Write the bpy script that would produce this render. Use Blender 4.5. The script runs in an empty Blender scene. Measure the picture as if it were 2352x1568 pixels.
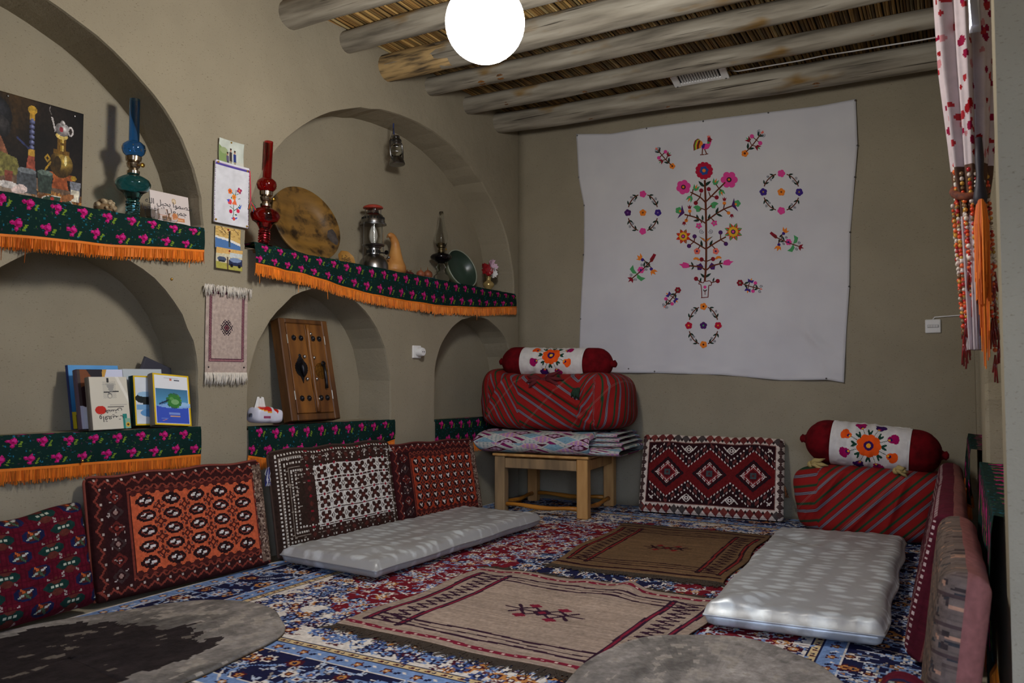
import bpy, math, random
import numpy as np
from mathutils import Vector, Matrix, noise
from mathutils.geometry import tessellate_polygon

random.seed(7)
RNG = np.random.default_rng(7)
PI = math.pi
sc = bpy.context.scene
COL = sc.collection

# ------------------------------------------------------------------ camera
FPX, CX, CY = 1825.0, 1176.0, 784.0            # focal length and centre in photo pixels (2352 x 1568)
CAM = np.array([2.895, -5.259, 0.90])
YAW, PITCH = math.radians(29.27), math.radians(2.54)
cam_data = bpy.data.cameras.new('camera')
cam_data.sensor_width = 36.0
cam_data.lens = FPX / 2352.0 * 36.0
cam_data.clip_start = 0.02
cam_data.dof.use_dof = True
cam_data.dof.focus_distance = 4.6
cam_data.dof.aperture_fstop = 6.0
cam = bpy.data.objects.new('camera', cam_data)
COL.objects.link(cam)
cam.location = CAM.tolist()
cam.rotation_euler = (PI / 2 + PITCH, 0.0, YAW)
sc.camera = cam
RM = np.array(cam.rotation_euler.to_matrix())

# ------------------------------------------------------------------ daylight from the open entry door behind the camera, exposure
world = bpy.data.worlds.new('overcast_sky')
sc.world = world
world.use_nodes = True
bg = world.node_tree.nodes['Background']
bg.inputs['Color'].default_value = (0.60, 0.72, 1.0, 1.0)
bg.inputs['Strength'].default_value = 12.0
LAMP_POWER = 116.0                               # emission of the glass globe
sc.view_settings.view_transform = 'Standard'
sc.view_settings.look = 'None'
sc.view_settings.exposure = 0.0
sc.view_settings.gamma = 1.0
sc.view_settings.use_curve_mapping = False

# ------------------------------------------------------------------ measuring: a sight line meets a wall, the floor or a shelf
KSK = 0.055
NSK = math.hypot(1, KSK)
DU = np.array([-KSK, -1, 0]) / NSK              # along the left wall, from the far corner towards the camera
DW = np.array([1, -KSK, 0]) / NSK               # out of the left wall into the room
ROT_L = math.atan2(1, KSK)                      # turns an object's front (-y) towards the room from the left wall

def LW(u, w, z):
    p = u * DU + w * DW
    return Vector((p[0], p[1], z))

def sight(px, py):
    return RM @ np.array([px - CX, -(py - CY), -FPX])

def on_floor(px, py, z=0.0):
    r = sight(px, py); t = (z - CAM[2]) / r[2]
    return CAM + t * r

def on_back(px, py, y=0.0):
    r = sight(px, py); t = (y - CAM[1]) / r[1]
    return CAM + t * r

def on_left(px, py, w=0.0):
    r = sight(px, py); t = (w - CAM @ DW) / (r @ DW); p = CAM + t * r
    return float(p @ DU), float(p[2])

# ------------------------------------------------------------------ colour and material helpers
def lin(c):
    return tuple((x / 255 / 12.92) if x / 255 <= 0.04045 else ((x / 255 + 0.055) / 1.055) ** 2.4 for x in c)

def lin_np(a):
    a = np.clip(a / 255.0, 0, 1)
    return np.where(a <= 0.04045, a / 12.92, ((a + 0.055) / 1.055) ** 2.4)

MATS = {}
def mat(name, col=(128, 128, 128), rough=0.8, metal=0.0, col2=None, nscale=8.0, nstretch=(1, 1, 1), ndetail=6.0,
        bump=0.0, bscale=60.0, bstretch=(1, 1, 1), bdist=0.004, vcol=False, trans=0.0, ior=1.45, emit=0.0, spec=0.5, sheen=0.0,
        lo=0.35, hi=0.65, vvar=0.18, backlight=0.0):
    if name in MATS:
        return MATS[name]
    m = bpy.data.materials.new(name)
    m.use_nodes = True
    nt = m.node_tree
    b = nt.nodes['Principled BSDF']
    L = nt.links.new
    def node(t, **kw):
        n = nt.nodes.new(t)
        for k, v in kw.items():
            setattr(n, k, v)
        return n
    b.inputs['Roughness'].default_value = rough
    b.inputs['Metallic'].default_value = metal
    b.inputs['IOR'].default_value = ior
    b.inputs['Specular IOR Level'].default_value = spec
    b.inputs['Transmission Weight'].default_value = trans
    b.inputs['Sheen Weight'].default_value = sheen
    b.inputs['Base Color'].default_value = (*lin(col), 1)
    tc = node('ShaderNodeTexCoord')
    def coords(stretch):
        mp = node('ShaderNodeMapping')
        mp.inputs['Scale'].default_value = stretch
        L(tc.outputs['Object'], mp.inputs['Vector'])
        return mp.outputs['Vector']
    if vcol:
        at = node('ShaderNodeAttribute', attribute_name='Col')
        nz = node('ShaderNodeTexNoise')
        nz.inputs['Scale'].default_value = nscale
        nz.inputs['Detail'].default_value = 5
        L(coords(nstretch), nz.inputs['Vector'])
        mr = node('ShaderNodeMapRange')
        mr.inputs['From Min'].default_value = 0.3; mr.inputs['From Max'].default_value = 0.7
        mr.inputs['To Min'].default_value = 1 - vvar; mr.inputs['To Max'].default_value = 1 + vvar
        L(nz.outputs['Fac'], mr.inputs['Value'])
        mx = node('ShaderNodeVectorMath', operation='MULTIPLY')
        L(at.outputs['Color'], mx.inputs[0]); L(mr.outputs['Result'], mx.inputs[1])
        L(mx.outputs['Vector'], b.inputs['Base Color'])
    elif col2 is not None:
        nz = node('ShaderNodeTexNoise')
        nz.inputs['Scale'].default_value = nscale
        nz.inputs['Detail'].default_value = ndetail
        L(coords(nstretch), nz.inputs['Vector'])
        rp = node('ShaderNodeValToRGB')
        rp.color_ramp.elements[0].position = lo; rp.color_ramp.elements[0].color = (*lin(col), 1)
        rp.color_ramp.elements[1].position = hi; rp.color_ramp.elements[1].color = (*lin(col2), 1)
        L(nz.outputs['Fac'], rp.inputs['Fac'])
        L(rp.outputs['Color'], b.inputs['Base Color'])
    if bump > 0:
        bz = node('ShaderNodeTexNoise')
        bz.inputs['Scale'].default_value = bscale
        bz.inputs['Detail'].default_value = 6
        L(coords(bstretch), bz.inputs['Vector'])
        bp = node('ShaderNodeBump')
        bp.inputs['Strength'].default_value = bump
        bp.inputs['Distance'].default_value = bdist
        L(bz.outputs['Fac'], bp.inputs['Height'])
        L(bp.outputs['Normal'], b.inputs['Normal'])
    if emit > 0:
        b.inputs['Emission Color'].default_value = (*lin(col), 1)
        b.inputs['Emission Strength'].default_value = emit
    MATS[name] = m
    return m

# mud plaster: tan clay with straw flecks, trowel unevenness and fine grit
def mud_material():
    m = bpy.data.materials.new('mud_plaster'); m.use_nodes = True
    nt = m.node_tree; b = nt.nodes['Principled BSDF']; L = nt.links.new
    tc = nt.nodes.new('ShaderNodeTexCoord')
    def nz(scale, detail=5, vec=None, rough=0.55):
        n = nt.nodes.new('ShaderNodeTexNoise'); n.inputs['Scale'].default_value = scale; n.inputs['Detail'].default_value = detail
        n.inputs['Roughness'].default_value = rough
        L(vec or tc.outputs['Object'], n.inputs['Vector']); return n
    big = nz(1.7, 4)
    r1 = nt.nodes.new('ShaderNodeValToRGB')
    r1.color_ramp.elements[0].position = 0.3; r1.color_ramp.elements[0].color = (*lin((140, 131, 112)), 1)
    r1.color_ramp.elements[1].position = 0.72; r1.color_ramp.elements[1].color = (*lin((156, 146, 125)), 1)
    L(big.outputs['Fac'], r1.inputs['Fac'])
    # dark straw and grit flecks
    mp = nt.nodes.new('ShaderNodeMapping'); mp.inputs['Scale'].default_value = (1, 1, 2.2)
    mp.inputs['Rotation'].default_value = (0.5, 0.3, 0.2)
    L(tc.outputs['Object'], mp.inputs['Vector'])
    fl = nz(95, 2, mp.outputs['Vector'], 0.4)
    r2 = nt.nodes.new('ShaderNodeValToRGB')
    r2.color_ramp.elements[0].position = 0.24; r2.color_ramp.elements[0].color = (0.66, 0.63, 0.60, 1)
    r2.color_ramp.elements[1].position = 0.36; r2.color_ramp.elements[1].color = (1, 1, 1, 1)
    L(fl.outputs['Fac'], r2.inputs['Fac'])
    mx = nt.nodes.new('ShaderNodeVectorMath'); mx.operation = 'MULTIPLY'
    L(r1.outputs['Color'], mx.inputs[0]); L(r2.outputs['Color'], mx.inputs[1])
    L(mx.outputs['Vector'], b.inputs['Base Color'])
    b.inputs['Roughness'].default_value = 0.95
    b.inputs['Specular IOR Level'].default_value = 0.1
    g1 = nz(9, 5); g2 = nz(140, 4)
    ad = nt.nodes.new('ShaderNodeMath'); ad.operation = 'MULTIPLY_ADD'; ad.inputs[1].default_value = 0.18
    L(g2.outputs['Fac'], ad.inputs[0]); L(g1.outputs['Fac'], ad.inputs[2])
    bp = nt.nodes.new('ShaderNodeBump'); bp.inputs['Strength'].default_value = 0.55; bp.inputs['Distance'].default_value = 0.012
    L(ad.outputs['Value'], bp.inputs['Height']); L(bp.outputs['Normal'], b.inputs['Normal'])
    return m
MUD = mud_material()

# ------------------------------------------------------------------ mesh helpers
class MB:
    """collects shapes; build() links them as one mesh object"""
    def __init__(s):
        s.v = []; s.f = []; s.c = []
    def add(s, vs, fs, cols=None):
        o = len(s.v)
        s.v.extend([tuple(map(float, p)) for p in vs])
        s.f.extend([tuple(i + o for i in f) for f in fs])
        if cols is not None:
            if isinstance(cols, tuple): cols = [cols] * len(fs)
            s.c.extend(cols)
        return s
    def box(s, c, d, rot=None, taper=1.0, col=None):
        x, y, z = d[0] / 2, d[1] / 2, d[2] / 2
        P = [(-x, -y, -z), (x, -y, -z), (x, y, -z), (-x, y, -z), (-x * taper, -y * taper, z), (x * taper, -y * taper, z), (x * taper, y * taper, z), (-x * taper, y * taper, z)]
        R = rot if rot is not None else Matrix.Identity(3)
        P = [R @ Vector(p) + Vector(c) for p in P]
        return s.add(P, [(0, 3, 2, 1), (4, 5, 6, 7), (0, 1, 5, 4), (1, 2, 6, 5), (2, 3, 7, 6), (3, 0, 4, 7)], col)
    def bbox(s, c, d, bev=0.004, rot=None, col=None):
        """box with chamfered edges"""
        x, y, z = d[0] / 2, d[1] / 2, d[2] / 2; b = min(bev, x * .9, y * .9, z * .9)
        R = rot if rot is not None else Matrix.Identity(3)
        P = []; F = []; idx = {}
        for sx in (-1, 1):
            for sy in (-1, 1):
                for sz in (-1, 1):
                    for k, p in enumerate(((sx * x, sy * (y - b), sz * (z - b)), (sx * (x - b), sy * y, sz * (z - b)), (sx * (x - b), sy * (y - b), sz * z))):
                        idx[(sx, sy, sz, k)] = len(P); P.append(R @ Vector(p) + Vector(c))
        I = lambda a, bb, cc, k: idx[(a, bb, cc, k)]
        for q in (-1, 1):
            F += [[I(q, -1, -1, 0), I(q, 1, -1, 0), I(q, 1, 1, 0), I(q, -1, 1, 0)], [I(-1, q, -1, 1), I(1, q, -1, 1), I(1, q, 1, 1), I(-1, q, 1, 1)], [I(-1, -1, q, 2), I(1, -1, q, 2), I(1, 1, q, 2), I(-1, 1, q, 2)]]
            for r in (-1, 1):
                F += [[I(q, r, -1, 0), I(q, r, 1, 0), I(q, r, 1, 1), I(q, r, -1, 1)], [I(q, -1, r, 0), I(q, 1, r, 0), I(q, 1, r, 2), I(q, -1, r, 2)], [I(-1, q, r, 1), I(1, q, r, 1), I(1, q, r, 2), I(-1, q, r, 2)]]
                for t in (-1, 1):
                    F.append([I(q, r, t, 0), I(q, r, t, 1), I(q, r, t, 2)])
        C = Vector(c); G = []
        for f in F:
            p = [P[i] for i in f]
            n = (p[1] - p[0]).cross(p[2] - p[0]); m = sum(p, Vector()) / len(p)
            G.append(tuple(f) if n.dot(m - C) > 0 else tuple(reversed(f)))
        return s.add(P, G, col)
    def tube(s, path, rad, n=8, cap=True, col=None):
        path = [Vector(p) for p in path]; m = len(path)
        rad = [rad] * m if not hasattr(rad, '__len__') else rad
        vs = []; fs = []; ref = None
        for i, p in enumerate(path):
            t = (path[min(i + 1, m - 1)] - path[max(i - 1, 0)]).normalized()
            if ref is None: ref = Vector((0, 0, 1)) if abs(t.z) < .9 else Vector((1, 0, 0))
            a = t.cross(ref).normalized(); b = t.cross(a).normalized(); ref = -b if False else ref
            a = (ref - t * ref.dot(t)).normalized(); b = t.cross(a); ref = a
            for k in range(n):
                q = 2 * PI * k / n
                vs.append(p + (a * math.cos(q) + b * math.sin(q)) * rad[i])
        for i in range(m - 1):
            for k in range(n):
                k2 = (k + 1) % n
                fs.append((i * n + k, i * n + k2, (i + 1) * n + k2, (i + 1) * n + k))
        if cap:
            fs.append(tuple(range(n - 1, -1, -1))); fs.append(tuple((m - 1) * n + k for k in range(n)))
        return s.add(vs, fs, col)
    def lathe(s, prof, n=24, c=(0, 0, 0), axis='z', col=None, start=0.0, closed=True, wob=None):
        """prof: list of (radius, height)"""
        vs = []; fs = []
        for i, (r, h) in enumerate(prof):
            for k in range(n):
                q = start + 2 * PI * k / n
                rr = r * (wob(q, h) if wob else 1)
                p = (rr * math.cos(q), rr * math.sin(q), h)
                if axis == 'x': p = (h, p[0], p[1])
                if axis == 'y': p = (p[0], -h, p[1])
                vs.append((p[0] + c[0], p[1] + c[1], p[2] + c[2]))
        for i in range(len(prof) - 1):
            for k in range(n):
                k2 = (k + 1) % n
                fs.append((i * n + k, i * n + k2, (i + 1) * n + k2, (i + 1) * n + k))
        if closed:
            if prof[0][0] > 1e-6: fs.append(tuple(range(n - 1, -1, -1)))
            if prof[-1][0] > 1e-6: fs.append(tuple((len(prof) - 1) * n + k for k in range(n)))
        return s.add(vs, fs, col)
    def ball(s, c, r, n=12, m=8, sq=(1, 1, 1), col=None):
        pr = [(max(1e-7, math.sin(PI * i / m)), -math.cos(PI * i / m)) for i in range(m + 1)]
        vs = []; fs = []
        for (a, h) in pr:
            for k in range(n):
                q = 2 * PI * k / n
                vs.append((c[0] + r * sq[0] * a * math.cos(q), c[1] + r * sq[1] * a * math.sin(q), c[2] + r * sq[2] * h))
        for i in range(m):
            for k in range(n):
                k2 = (k + 1) % n
                fs.append((i * n + k, i * n + k2, (i + 1) * n + k2, (i + 1) * n + k))
        return s.add(vs, fs, col)
    def prism(s, pts, f0, f1, col=None):
        """closed outline pts (2d); f0/f1 map a 2d point to the back / front 3d point"""
        n = len(pts)
        vs = [f0(*p) for p in pts] + [f1(*p) for p in pts]
        tri = tessellate_polygon([[Vector((p[0], p[1], 0)) for p in pts]])
        fs = []
        area = sum(pts[i][0] * pts[(i + 1) % n][1] - pts[(i + 1) % n][0] * pts[i][1] for i in range(n))
        for t in tri:
            a = (pts[t[1]][0] - pts[t[0]][0]) * (pts[t[2]][1] - pts[t[0]][1]) - (pts[t[2]][0] - pts[t[0]][0]) * (pts[t[1]][1] - pts[t[0]][1])
            t = t if a > 0 else (t[0], t[2], t[1])
            fs.append((t[0] + n, t[1] + n, t[2] + n)); fs.append((t[2], t[1], t[0]))
        for i in range(n):
            j = (i + 1) % n
            fs.append((i, j, j + n, i + n) if area > 0 else (j, i, i + n, j + n))
        return s.add(vs, fs, col)
    def build(s, name, m, parent=None, smooth=False, loc=None, rot=None, kind=None, angle=None):
        me = bpy.data.meshes.new(name)
        me.from_pydata(s.v, [], s.f)
        if s.c:
            a = me.attributes.new('Col', 'FLOAT_COLOR', 'FACE')
            arr = np.ones((len(me.polygons), 4), np.float32)
            arr[:, :3] = lin_np(np.array(s.c, float)[:, :3])
            a.data.foreach_set('color', arr.ravel())
        return finish(name, me, m, parent, smooth, loc, rot, kind, angle)

def finish(name, me, m, parent=None, smooth=False, loc=None, rot=None, kind=None, angle=None):
    if m is not None: me.materials.append(m)
    if smooth:
        me.polygons.foreach_set('use_smooth', [True] * len(me.polygons))
        if angle: me.set_sharp_from_angle(angle=math.radians(angle))
    me.update()
    o = bpy.data.objects.new(name, me)
    COL.objects.link(o)
    if parent is not None: o.parent = parent
    if loc is not None: o.location = loc
    if rot is not None: o.rotation_euler = rot
    if kind: o['kind'] = kind
    return o

def tag(o, label, cat, group=None):
    o['label'] = label; o['category'] = cat
    if group: o['group'] = group
    return o

def thing(name, label, cat, loc=(0, 0, 0), rot=(0, 0, 0), group=None):
    o = bpy.data.objects.new(name, None)
    o.empty_display_size = 0.05
    COL.objects.link(o)
    o.location = loc; o.rotation_euler = rot
    return tag(o, label, cat, group)

def copy_thing(o, label, loc, rot=None):
    c = o.copy(); COL.objects.link(c); c.location = loc
    if rot is not None: c.rotation_euler = rot
    c['label'] = label
    for ch in list(o.children):
        d = ch.copy(); COL.objects.link(d); d.parent = c
        for g in list(ch.children):
            e = g.copy(); COL.objects.link(e); e.parent = d
    return c

def grid(name, nu, nv, P, m, cols=None, parent=None, smooth=True, thick=None, loc=None, rot=None, back=None, kind=None):
    """P: (nv+1, nu+1, 3) points, cols: (nv, nu, 3) sRGB per cell; thick: vector array or constant offset that gives the sheet a back and rim"""
    P = np.asarray(P, float)
    nv1, nu1 = P.shape[:2]
    V = P.reshape(-1, 3)
    i = np.arange((nv1 - 1) * (nu1 - 1)); r = i // (nu1 - 1); c = i % (nu1 - 1)
    a = r * nu1 + c
    F = np.stack([a, a + 1, a + nu1 + 1, a + nu1], 1)
    C = None if cols is None else np.asarray(cols, float).reshape(-1, 3)
    rim = None
    if thick is not None:
        T = np.asarray(thick, float)
        if T.ndim != 3:                                   # a wavy sheet needs a back that follows it
            n_ = T.ravel() / (np.linalg.norm(T) + 1e-12); h_ = V @ n_
            if h_.max() - h_.min() > .4 * np.linalg.norm(T): T = np.broadcast_to(T.reshape(1, 1, 3), P.shape)
        rim = np.concatenate([np.arange(nu1), np.arange(1, nv1) * nu1 + nu1 - 1, (nv1 - 1) * nu1 + np.arange(nu1 - 2, -1, -1), np.arange(nv1 - 2, 0, -1) * nu1])
        o = len(V); k = np.arange(len(rim))
        if T.ndim == 3:                                   # padded: a full second skin
            V = np.concatenate([V, (P + T).reshape(-1, 3)])
            F2 = F[:, ::-1] + o; ro = rim + o
        else:                                             # flat sheet: rim and one plain back face
            V = np.concatenate([V, V[rim] + T.reshape(1, 3)])
            F2 = np.zeros((0, 4), int); ro = k + o
        F3 = np.stack([np.roll(rim, -1), rim, ro, np.roll(ro, -1)], 1)
        F = np.concatenate([F, F2, F3])
        if C is not None:
            bcol = np.array(back if back is not None else C[0], float)
            C = np.concatenate([C, np.tile(bcol, (len(F2), 1)), np.tile(bcol, (len(F3), 1))])
    loops = F.ravel(); starts = np.arange(len(F)) * 4
    if rim is not None and T.ndim != 3:
        starts = np.concatenate([starts, [len(loops)]]); loops = np.concatenate([loops, ro[::-1]])
        if C is not None: C = np.concatenate([C, bcol[None, :]])
    me = bpy.data.meshes.new(name)
    me.vertices.add(len(V)); me.vertices.foreach_set('co', V.astype(np.float32).ravel())
    me.loops.add(len(loops)); me.loops.foreach_set('vertex_index', loops.astype(np.int32))
    me.polygons.add(len(starts)); me.polygons.foreach_set('loop_start', starts.astype(np.int32))
    me.update(calc_edges=True)
    if C is not None:
        at = me.attributes.new('Col', 'FLOAT_COLOR', 'FACE')
        arr = np.ones((len(C), 4), np.float32); arr[:, :3] = lin_np(C)
        at.data.foreach_set('color', arr.ravel())
    return finish(name, me, m, parent, smooth, loc, rot, kind)

# fractal noise on a numpy lattice (for weaving irregularity, wrinkles, wool colour)
def fnoise(h, w, cell, seed=0, octaves=3):
    g = np.random.default_rng(seed); out = np.zeros((h, w)); amp = 1.0; tot = 0
    for _ in range(octaves):
        gh, gw = int(h / cell) + 3, int(w / cell) + 3
        n = g.random((gh, gw))
        y = np.arange(h) / cell; x = np.arange(w) / cell
        yi = y.astype(int); xi = x.astype(int); fy = (y - yi)[:, None]; fx = (x - xi)[None, :]
        fy = fy * fy * (3 - 2 * fy); fx = fx * fx * (3 - 2 * fx)
        a = n[yi][:, xi]; b = n[yi][:, xi + 1]; c = n[yi + 1][:, xi]; d = n[yi + 1][:, xi + 1]
        out += amp * ((a * (1 - fx) + b * fx) * (1 - fy) + (c * (1 - fx) + d * fx) * fy)
        tot += amp; amp *= 0.5; cell = max(cell / 2, 1.01)
    return out / tot

# a small weaving canvas: one cell per knot, row 0 at the bottom
class Cv:
    def __init__(s, w, h, bg):
        s.w, s.h = w, h
        s.a = np.zeros((h, w, 3)); s.a[:] = bg
    def _win(s, x0, y0, x1, y1):
        x0 = max(0, int(math.floor(x0))); y0 = max(0, int(math.floor(y0))); x1 = min(s.w, int(math.ceil(x1)) + 1); y1 = min(s.h, int(math.ceil(y1)) + 1)
        if x1 <= x0 or y1 <= y0: return None
        return x0, y0, x1, y1, np.arange(x0, x1)[None, :] + .5, np.arange(y0, y1)[:, None] + .5
    def rect(s, x0, y0, x1, y1, c):
        s.a[max(0, int(round(y0))):max(0, int(round(y1))), max(0, int(round(x0))):max(0, int(round(x1)))] = c
        return s
    def frame(s, x0, y0, x1, y1, t, c):
        s.rect(x0, y0, x1, y0 + t, c); s.rect(x0, y1 - t, x1, y1, c); s.rect(x0, y0, x0 + t, y1, c); s.rect(x1 - t, y0, x1, y1, c)
    def ell(s, cx, cy, rx, ry, c, ang=0):
        R = max(rx, ry); w = s._win(cx - R, cy - R, cx + R, cy + R)
        if w is None: return s
        x0, y0, x1, y1, X, Y = w; dx = X - cx; dy = Y - cy
        ca, sa = math.cos(ang), math.sin(ang)
        m = ((dx * ca + dy * sa) / rx) ** 2 + ((-dx * sa + dy * ca) / ry) ** 2 <= 1
        s.a[y0:y1, x0:x1][m] = c; return s
    def diam(s, cx, cy, rx, ry, c):
        w = s._win(cx - rx, cy - ry, cx + rx, cy + ry)
        if w is None: return s
        x0, y0, x1, y1, X, Y = w
        m = np.abs(X - cx) / rx + np.abs(Y - cy) / ry <= 1
        s.a[y0:y1, x0:x1][m] = c; return s
    def ball(s, cx, cy, rx, ry, dark, light, lx=.3, ly=.35):
        """ellipse shaded like a painted round vessel"""
        w = s._win(cx - rx, cy - ry, cx + rx, cy + ry)
        if w is None: return s
        x0, y0, x1, y1, X, Y = w; a = (X - cx) / rx; b = (Y - cy) / ry; m = a * a + b * b <= 1
        f = np.clip(1 - np.sqrt((a - lx) ** 2 + (b - ly) ** 2) * .85, 0, 1)[..., None] ** 1.4
        s.a[y0:y1, x0:x1][m] = (np.array(dark, float) * (1 - f) + np.array(light, float) * f)[m]; return s
    def poly(s, pts, c):
        xs = [p[0] for p in pts]; ys = [p[1] for p in pts]
        w = s._win(min(xs), min(ys), max(xs), max(ys))
        if w is None: return s
        x0, y0, x1, y1, X, Y = w
        m = np.zeros((y1 - y0, x1 - x0), bool); n = len(pts)
        for i in range(n):
            ax, ay = pts[i]; bx, by = pts[(i + 1) % n]
            if ay == by: continue
            k = ((ay > Y) != (by > Y)) & (X < (bx - ax) * (Y - ay) / (by - ay) + ax)
            m ^= k
        s.a[y0:y1, x0:x1][m] = c; return s
    def line(s, x0, y0, x1, y1, t, c):
        w = s._win(min(x0, x1) - t, min(y0, y1) - t, max(x0, x1) + t, max(y0, y1) + t)
        if w is None: return s
        a0, b0, a1, b1, X, Y = w; dx, dy = x1 - x0, y1 - y0; L2 = dx * dx + dy * dy + 1e-9
        q = np.clip(((X - x0) * dx + (Y - y0) * dy) / L2, 0, 1)
        m = (X - x0 - q * dx) ** 2 + (Y - y0 - q * dy) ** 2 <= (t / 2) ** 2
        s.a[b0:b1, a0:a1][m] = c; return s
    def path(s, pts, t, c):
        for p, q in zip(pts[:-1], pts[1:]): s.line(*p, *q, t, c)
        return s
    def noise(s, amt, cell=2.0, seed=0):
        n = fnoise(s.h, s.w, cell, seed, 2); s.a = np.clip(s.a * (1 + amt * (n[..., None] - .5) * 2), 0, 255); return s

FAB = lambda name, **k: mat(name, vcol=True, rough=k.pop('rough', .92), spec=k.pop('spec', .12), sheen=k.pop('sheen', .0), bump=k.pop('bump', .5), bscale=k.pop('bscale', 420), bdist=k.pop('bdist', .002), **k)
WOOL = FAB('wool_pile', nscale=60, vvar=.16)
COTTON = FAB('printed_cotton', nscale=30, vvar=.08, bump=.25)
PAPER = mat('printed_paper', vcol=True, rough=.6, spec=.2, nscale=5, vvar=.04)
BRASS = mat('brass', (190, 150, 70), .3, 1.0)
WHITE_PLASTIC = mat('white_plastic', (225, 224, 222), .4)
STEEL = mat('aged_steel', (150, 150, 152), .28, 1.0, col2=(120, 119, 118), nscale=14)
DARKMETAL = mat('dark_iron', (58, 58, 62), .42, .9, col2=(38, 38, 42), nscale=40)
# ================================================================== the room
ZC = 2.858                                       # underside of the reed ceiling
XR = 2.98                                        # right wall
YF = -5.95                                       # front wall with the door, behind the camera
UL = 6.1
YE, XE = -3.30, 4.62                              # the right wall ends here, the entry opens beyond it

def struct(o):
    o['kind'] = 'structure'
    return o

def outline_arch(u0, u1, z0, zs, zt, n=26, jit=.006, seed=1):
    """closed outline of an arched niche, jambs from z0 to zs, elliptic head to zt"""
    g = random.Random(seed); c = (u0 + u1) / 2; a = (u1 - u0) / 2; pts = []
    m = max(2, int((zs - z0) / .06))
    J = lambda: g.uniform(-jit, jit)
    pts.append((u0, z0)); pts.append((u1, z0))
    for i in range(1, m): pts.append((u1 + J(), z0 + (zs - z0) * i / m))
    for i in range(n + 1):
        t = PI * i / n
        pts.append((c + a * math.cos(t) + J(), zs + (zt - zs) * math.sin(t) + J()))
    for i in range(m - 1, 0, -1): pts.append((u0 + J(), z0 + (zs - z0) * i / m))
    return pts

def niche_wall(name, outer, niches, depths, to3, m):
    """flat wall with recessed niches; to3(u, w, z) -> world"""
    loops = [outer] + niches
    flat = [p for l in loops for p in l]
    tri = tessellate_polygon([[Vector((p[0], p[1], 0)) for p in l] for l in loops])
    mb = MB()
    mb.add([to3(p[0], 0, p[1]) for p in flat], [t for t in tri])
    for l, d in zip(niches, depths):
        n = len(l); cu = sum(p[0] for p in l) / n; cz = sum(p[1] for p in l) / n
        rows = []
        for k, (w, s) in enumerate(((0, 1.0), (-.012, .994), (-d * .5, .985), (-d, .975))):
            rows.append([to3(cu + (p[0] - cu) * s, w, (p[1] if p[1] <= min(q[1] for q in l) + 1e-6 else cz + (p[1] - cz) * s)) for p in l])
        vs = [p for r in rows for p in r]; fs = []
        for k in range(len(rows) - 1):
            for i in range(n):
                j = (i + 1) % n
                fs.append((k * n + i, k * n + j, (k + 1) * n + j, (k + 1) * n + i))
        mb.add(vs, fs)
        bt = tessellate_polygon([[Vector((p[0], p[1], 0)) for p in l]])
        mb.add(rows[-1], [t for t in bt])
    # weld so that shading is continuous
    import bmesh
    me = bpy.data.meshes.new(name); me.from_pydata(mb.v, [], mb.f)
    bm = bmesh.new(); bm.from_mesh(me)
    bmesh.ops.remove_doubles(bm, verts=bm.verts, dist=1e-5)
    bmesh.ops.recalc_face_normals(bm, faces=bm.faces)
    bm.to_mesh(me); bm.free()
    o = finish(name, me, m)
    return struct(o)

UPPER_L = outline_arch(2.765, 4.94, 1.58, 1.60, 2.43, 40, .004, 2)
UPPER_R = outline_arch(.055, 2.53, 1.525, 1.55, 2.52, 44, .004, 3)
LOWER_L = outline_arch(2.775, 3.83, .672, .86, 1.43, 26, .005, 4)
LOWER_M = outline_arch(1.44, 2.50, .64, .80, 1.385, 26, .005, 5)
LOWER_R = outline_arch(.045, 1.022, .61, .88, 1.32, 24, .004, 6)
niche_wall('wall_left', [(0, 0), (UL, 0), (UL, 3.0), (0, 3.0)], [UPPER_L, UPPER_R, LOWER_L, LOWER_M, LOWER_R], [.235, .24, .24, .25, .22], LW, MUD)

# back wall: gently uneven plaster
n = 40
xs = np.linspace(-.01, XR + .35, n + 1); zs = np.linspace(0, 3.0, n + 1)
P = np.zeros((n + 1, n + 1, 3)); P[..., 0] = xs[None, :]; P[..., 2] = zs[:, None]
struct(grid('wall_back', n, n, P, MUD, thick=(0, .3, 0)))

# right wall with two deep niches, seen edge-on
RW = lambda u, w, z: Vector((XR - w, -u, z))
RN1 = outline_arch(.20, 1.28, .57, 1.05, 1.45, 20, .004, 8)
RN2 = outline_arch(1.86, 3.16, .57, 2.2, 2.68, 20, .004, 9)
niche_wall('wall_right', [(0, 0), (-YE, 0), (-YE, 3.0), (0, 3.0)], [RN1, RN2], [.3, .34], RW, MUD)
# the pier face that ends the right wall
mb = MB(); mb.add([(XR, YE, 0), (XE + .1, YE, 0), (XE + .1, YE, 3.0), (XR, YE, 3.0), (XR + .10, YE + .08, 0), (XE + .1, YE + .08, 0), (XE + .1, YE + .08, 3.0), (XR + .10, YE + .08, 3.0)], [(0, 1, 2, 3), (5, 4, 7, 6), (3, 2, 6, 7)])
struct(mb.build('wall_entry_pier', MUD))
mb = MB(); mb.box((XE + .1, (YE + YF) / 2, 1.5), (.2, YE - YF + .6, 3.0)); struct(mb.build('wall_entry_side', MUD))

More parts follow.
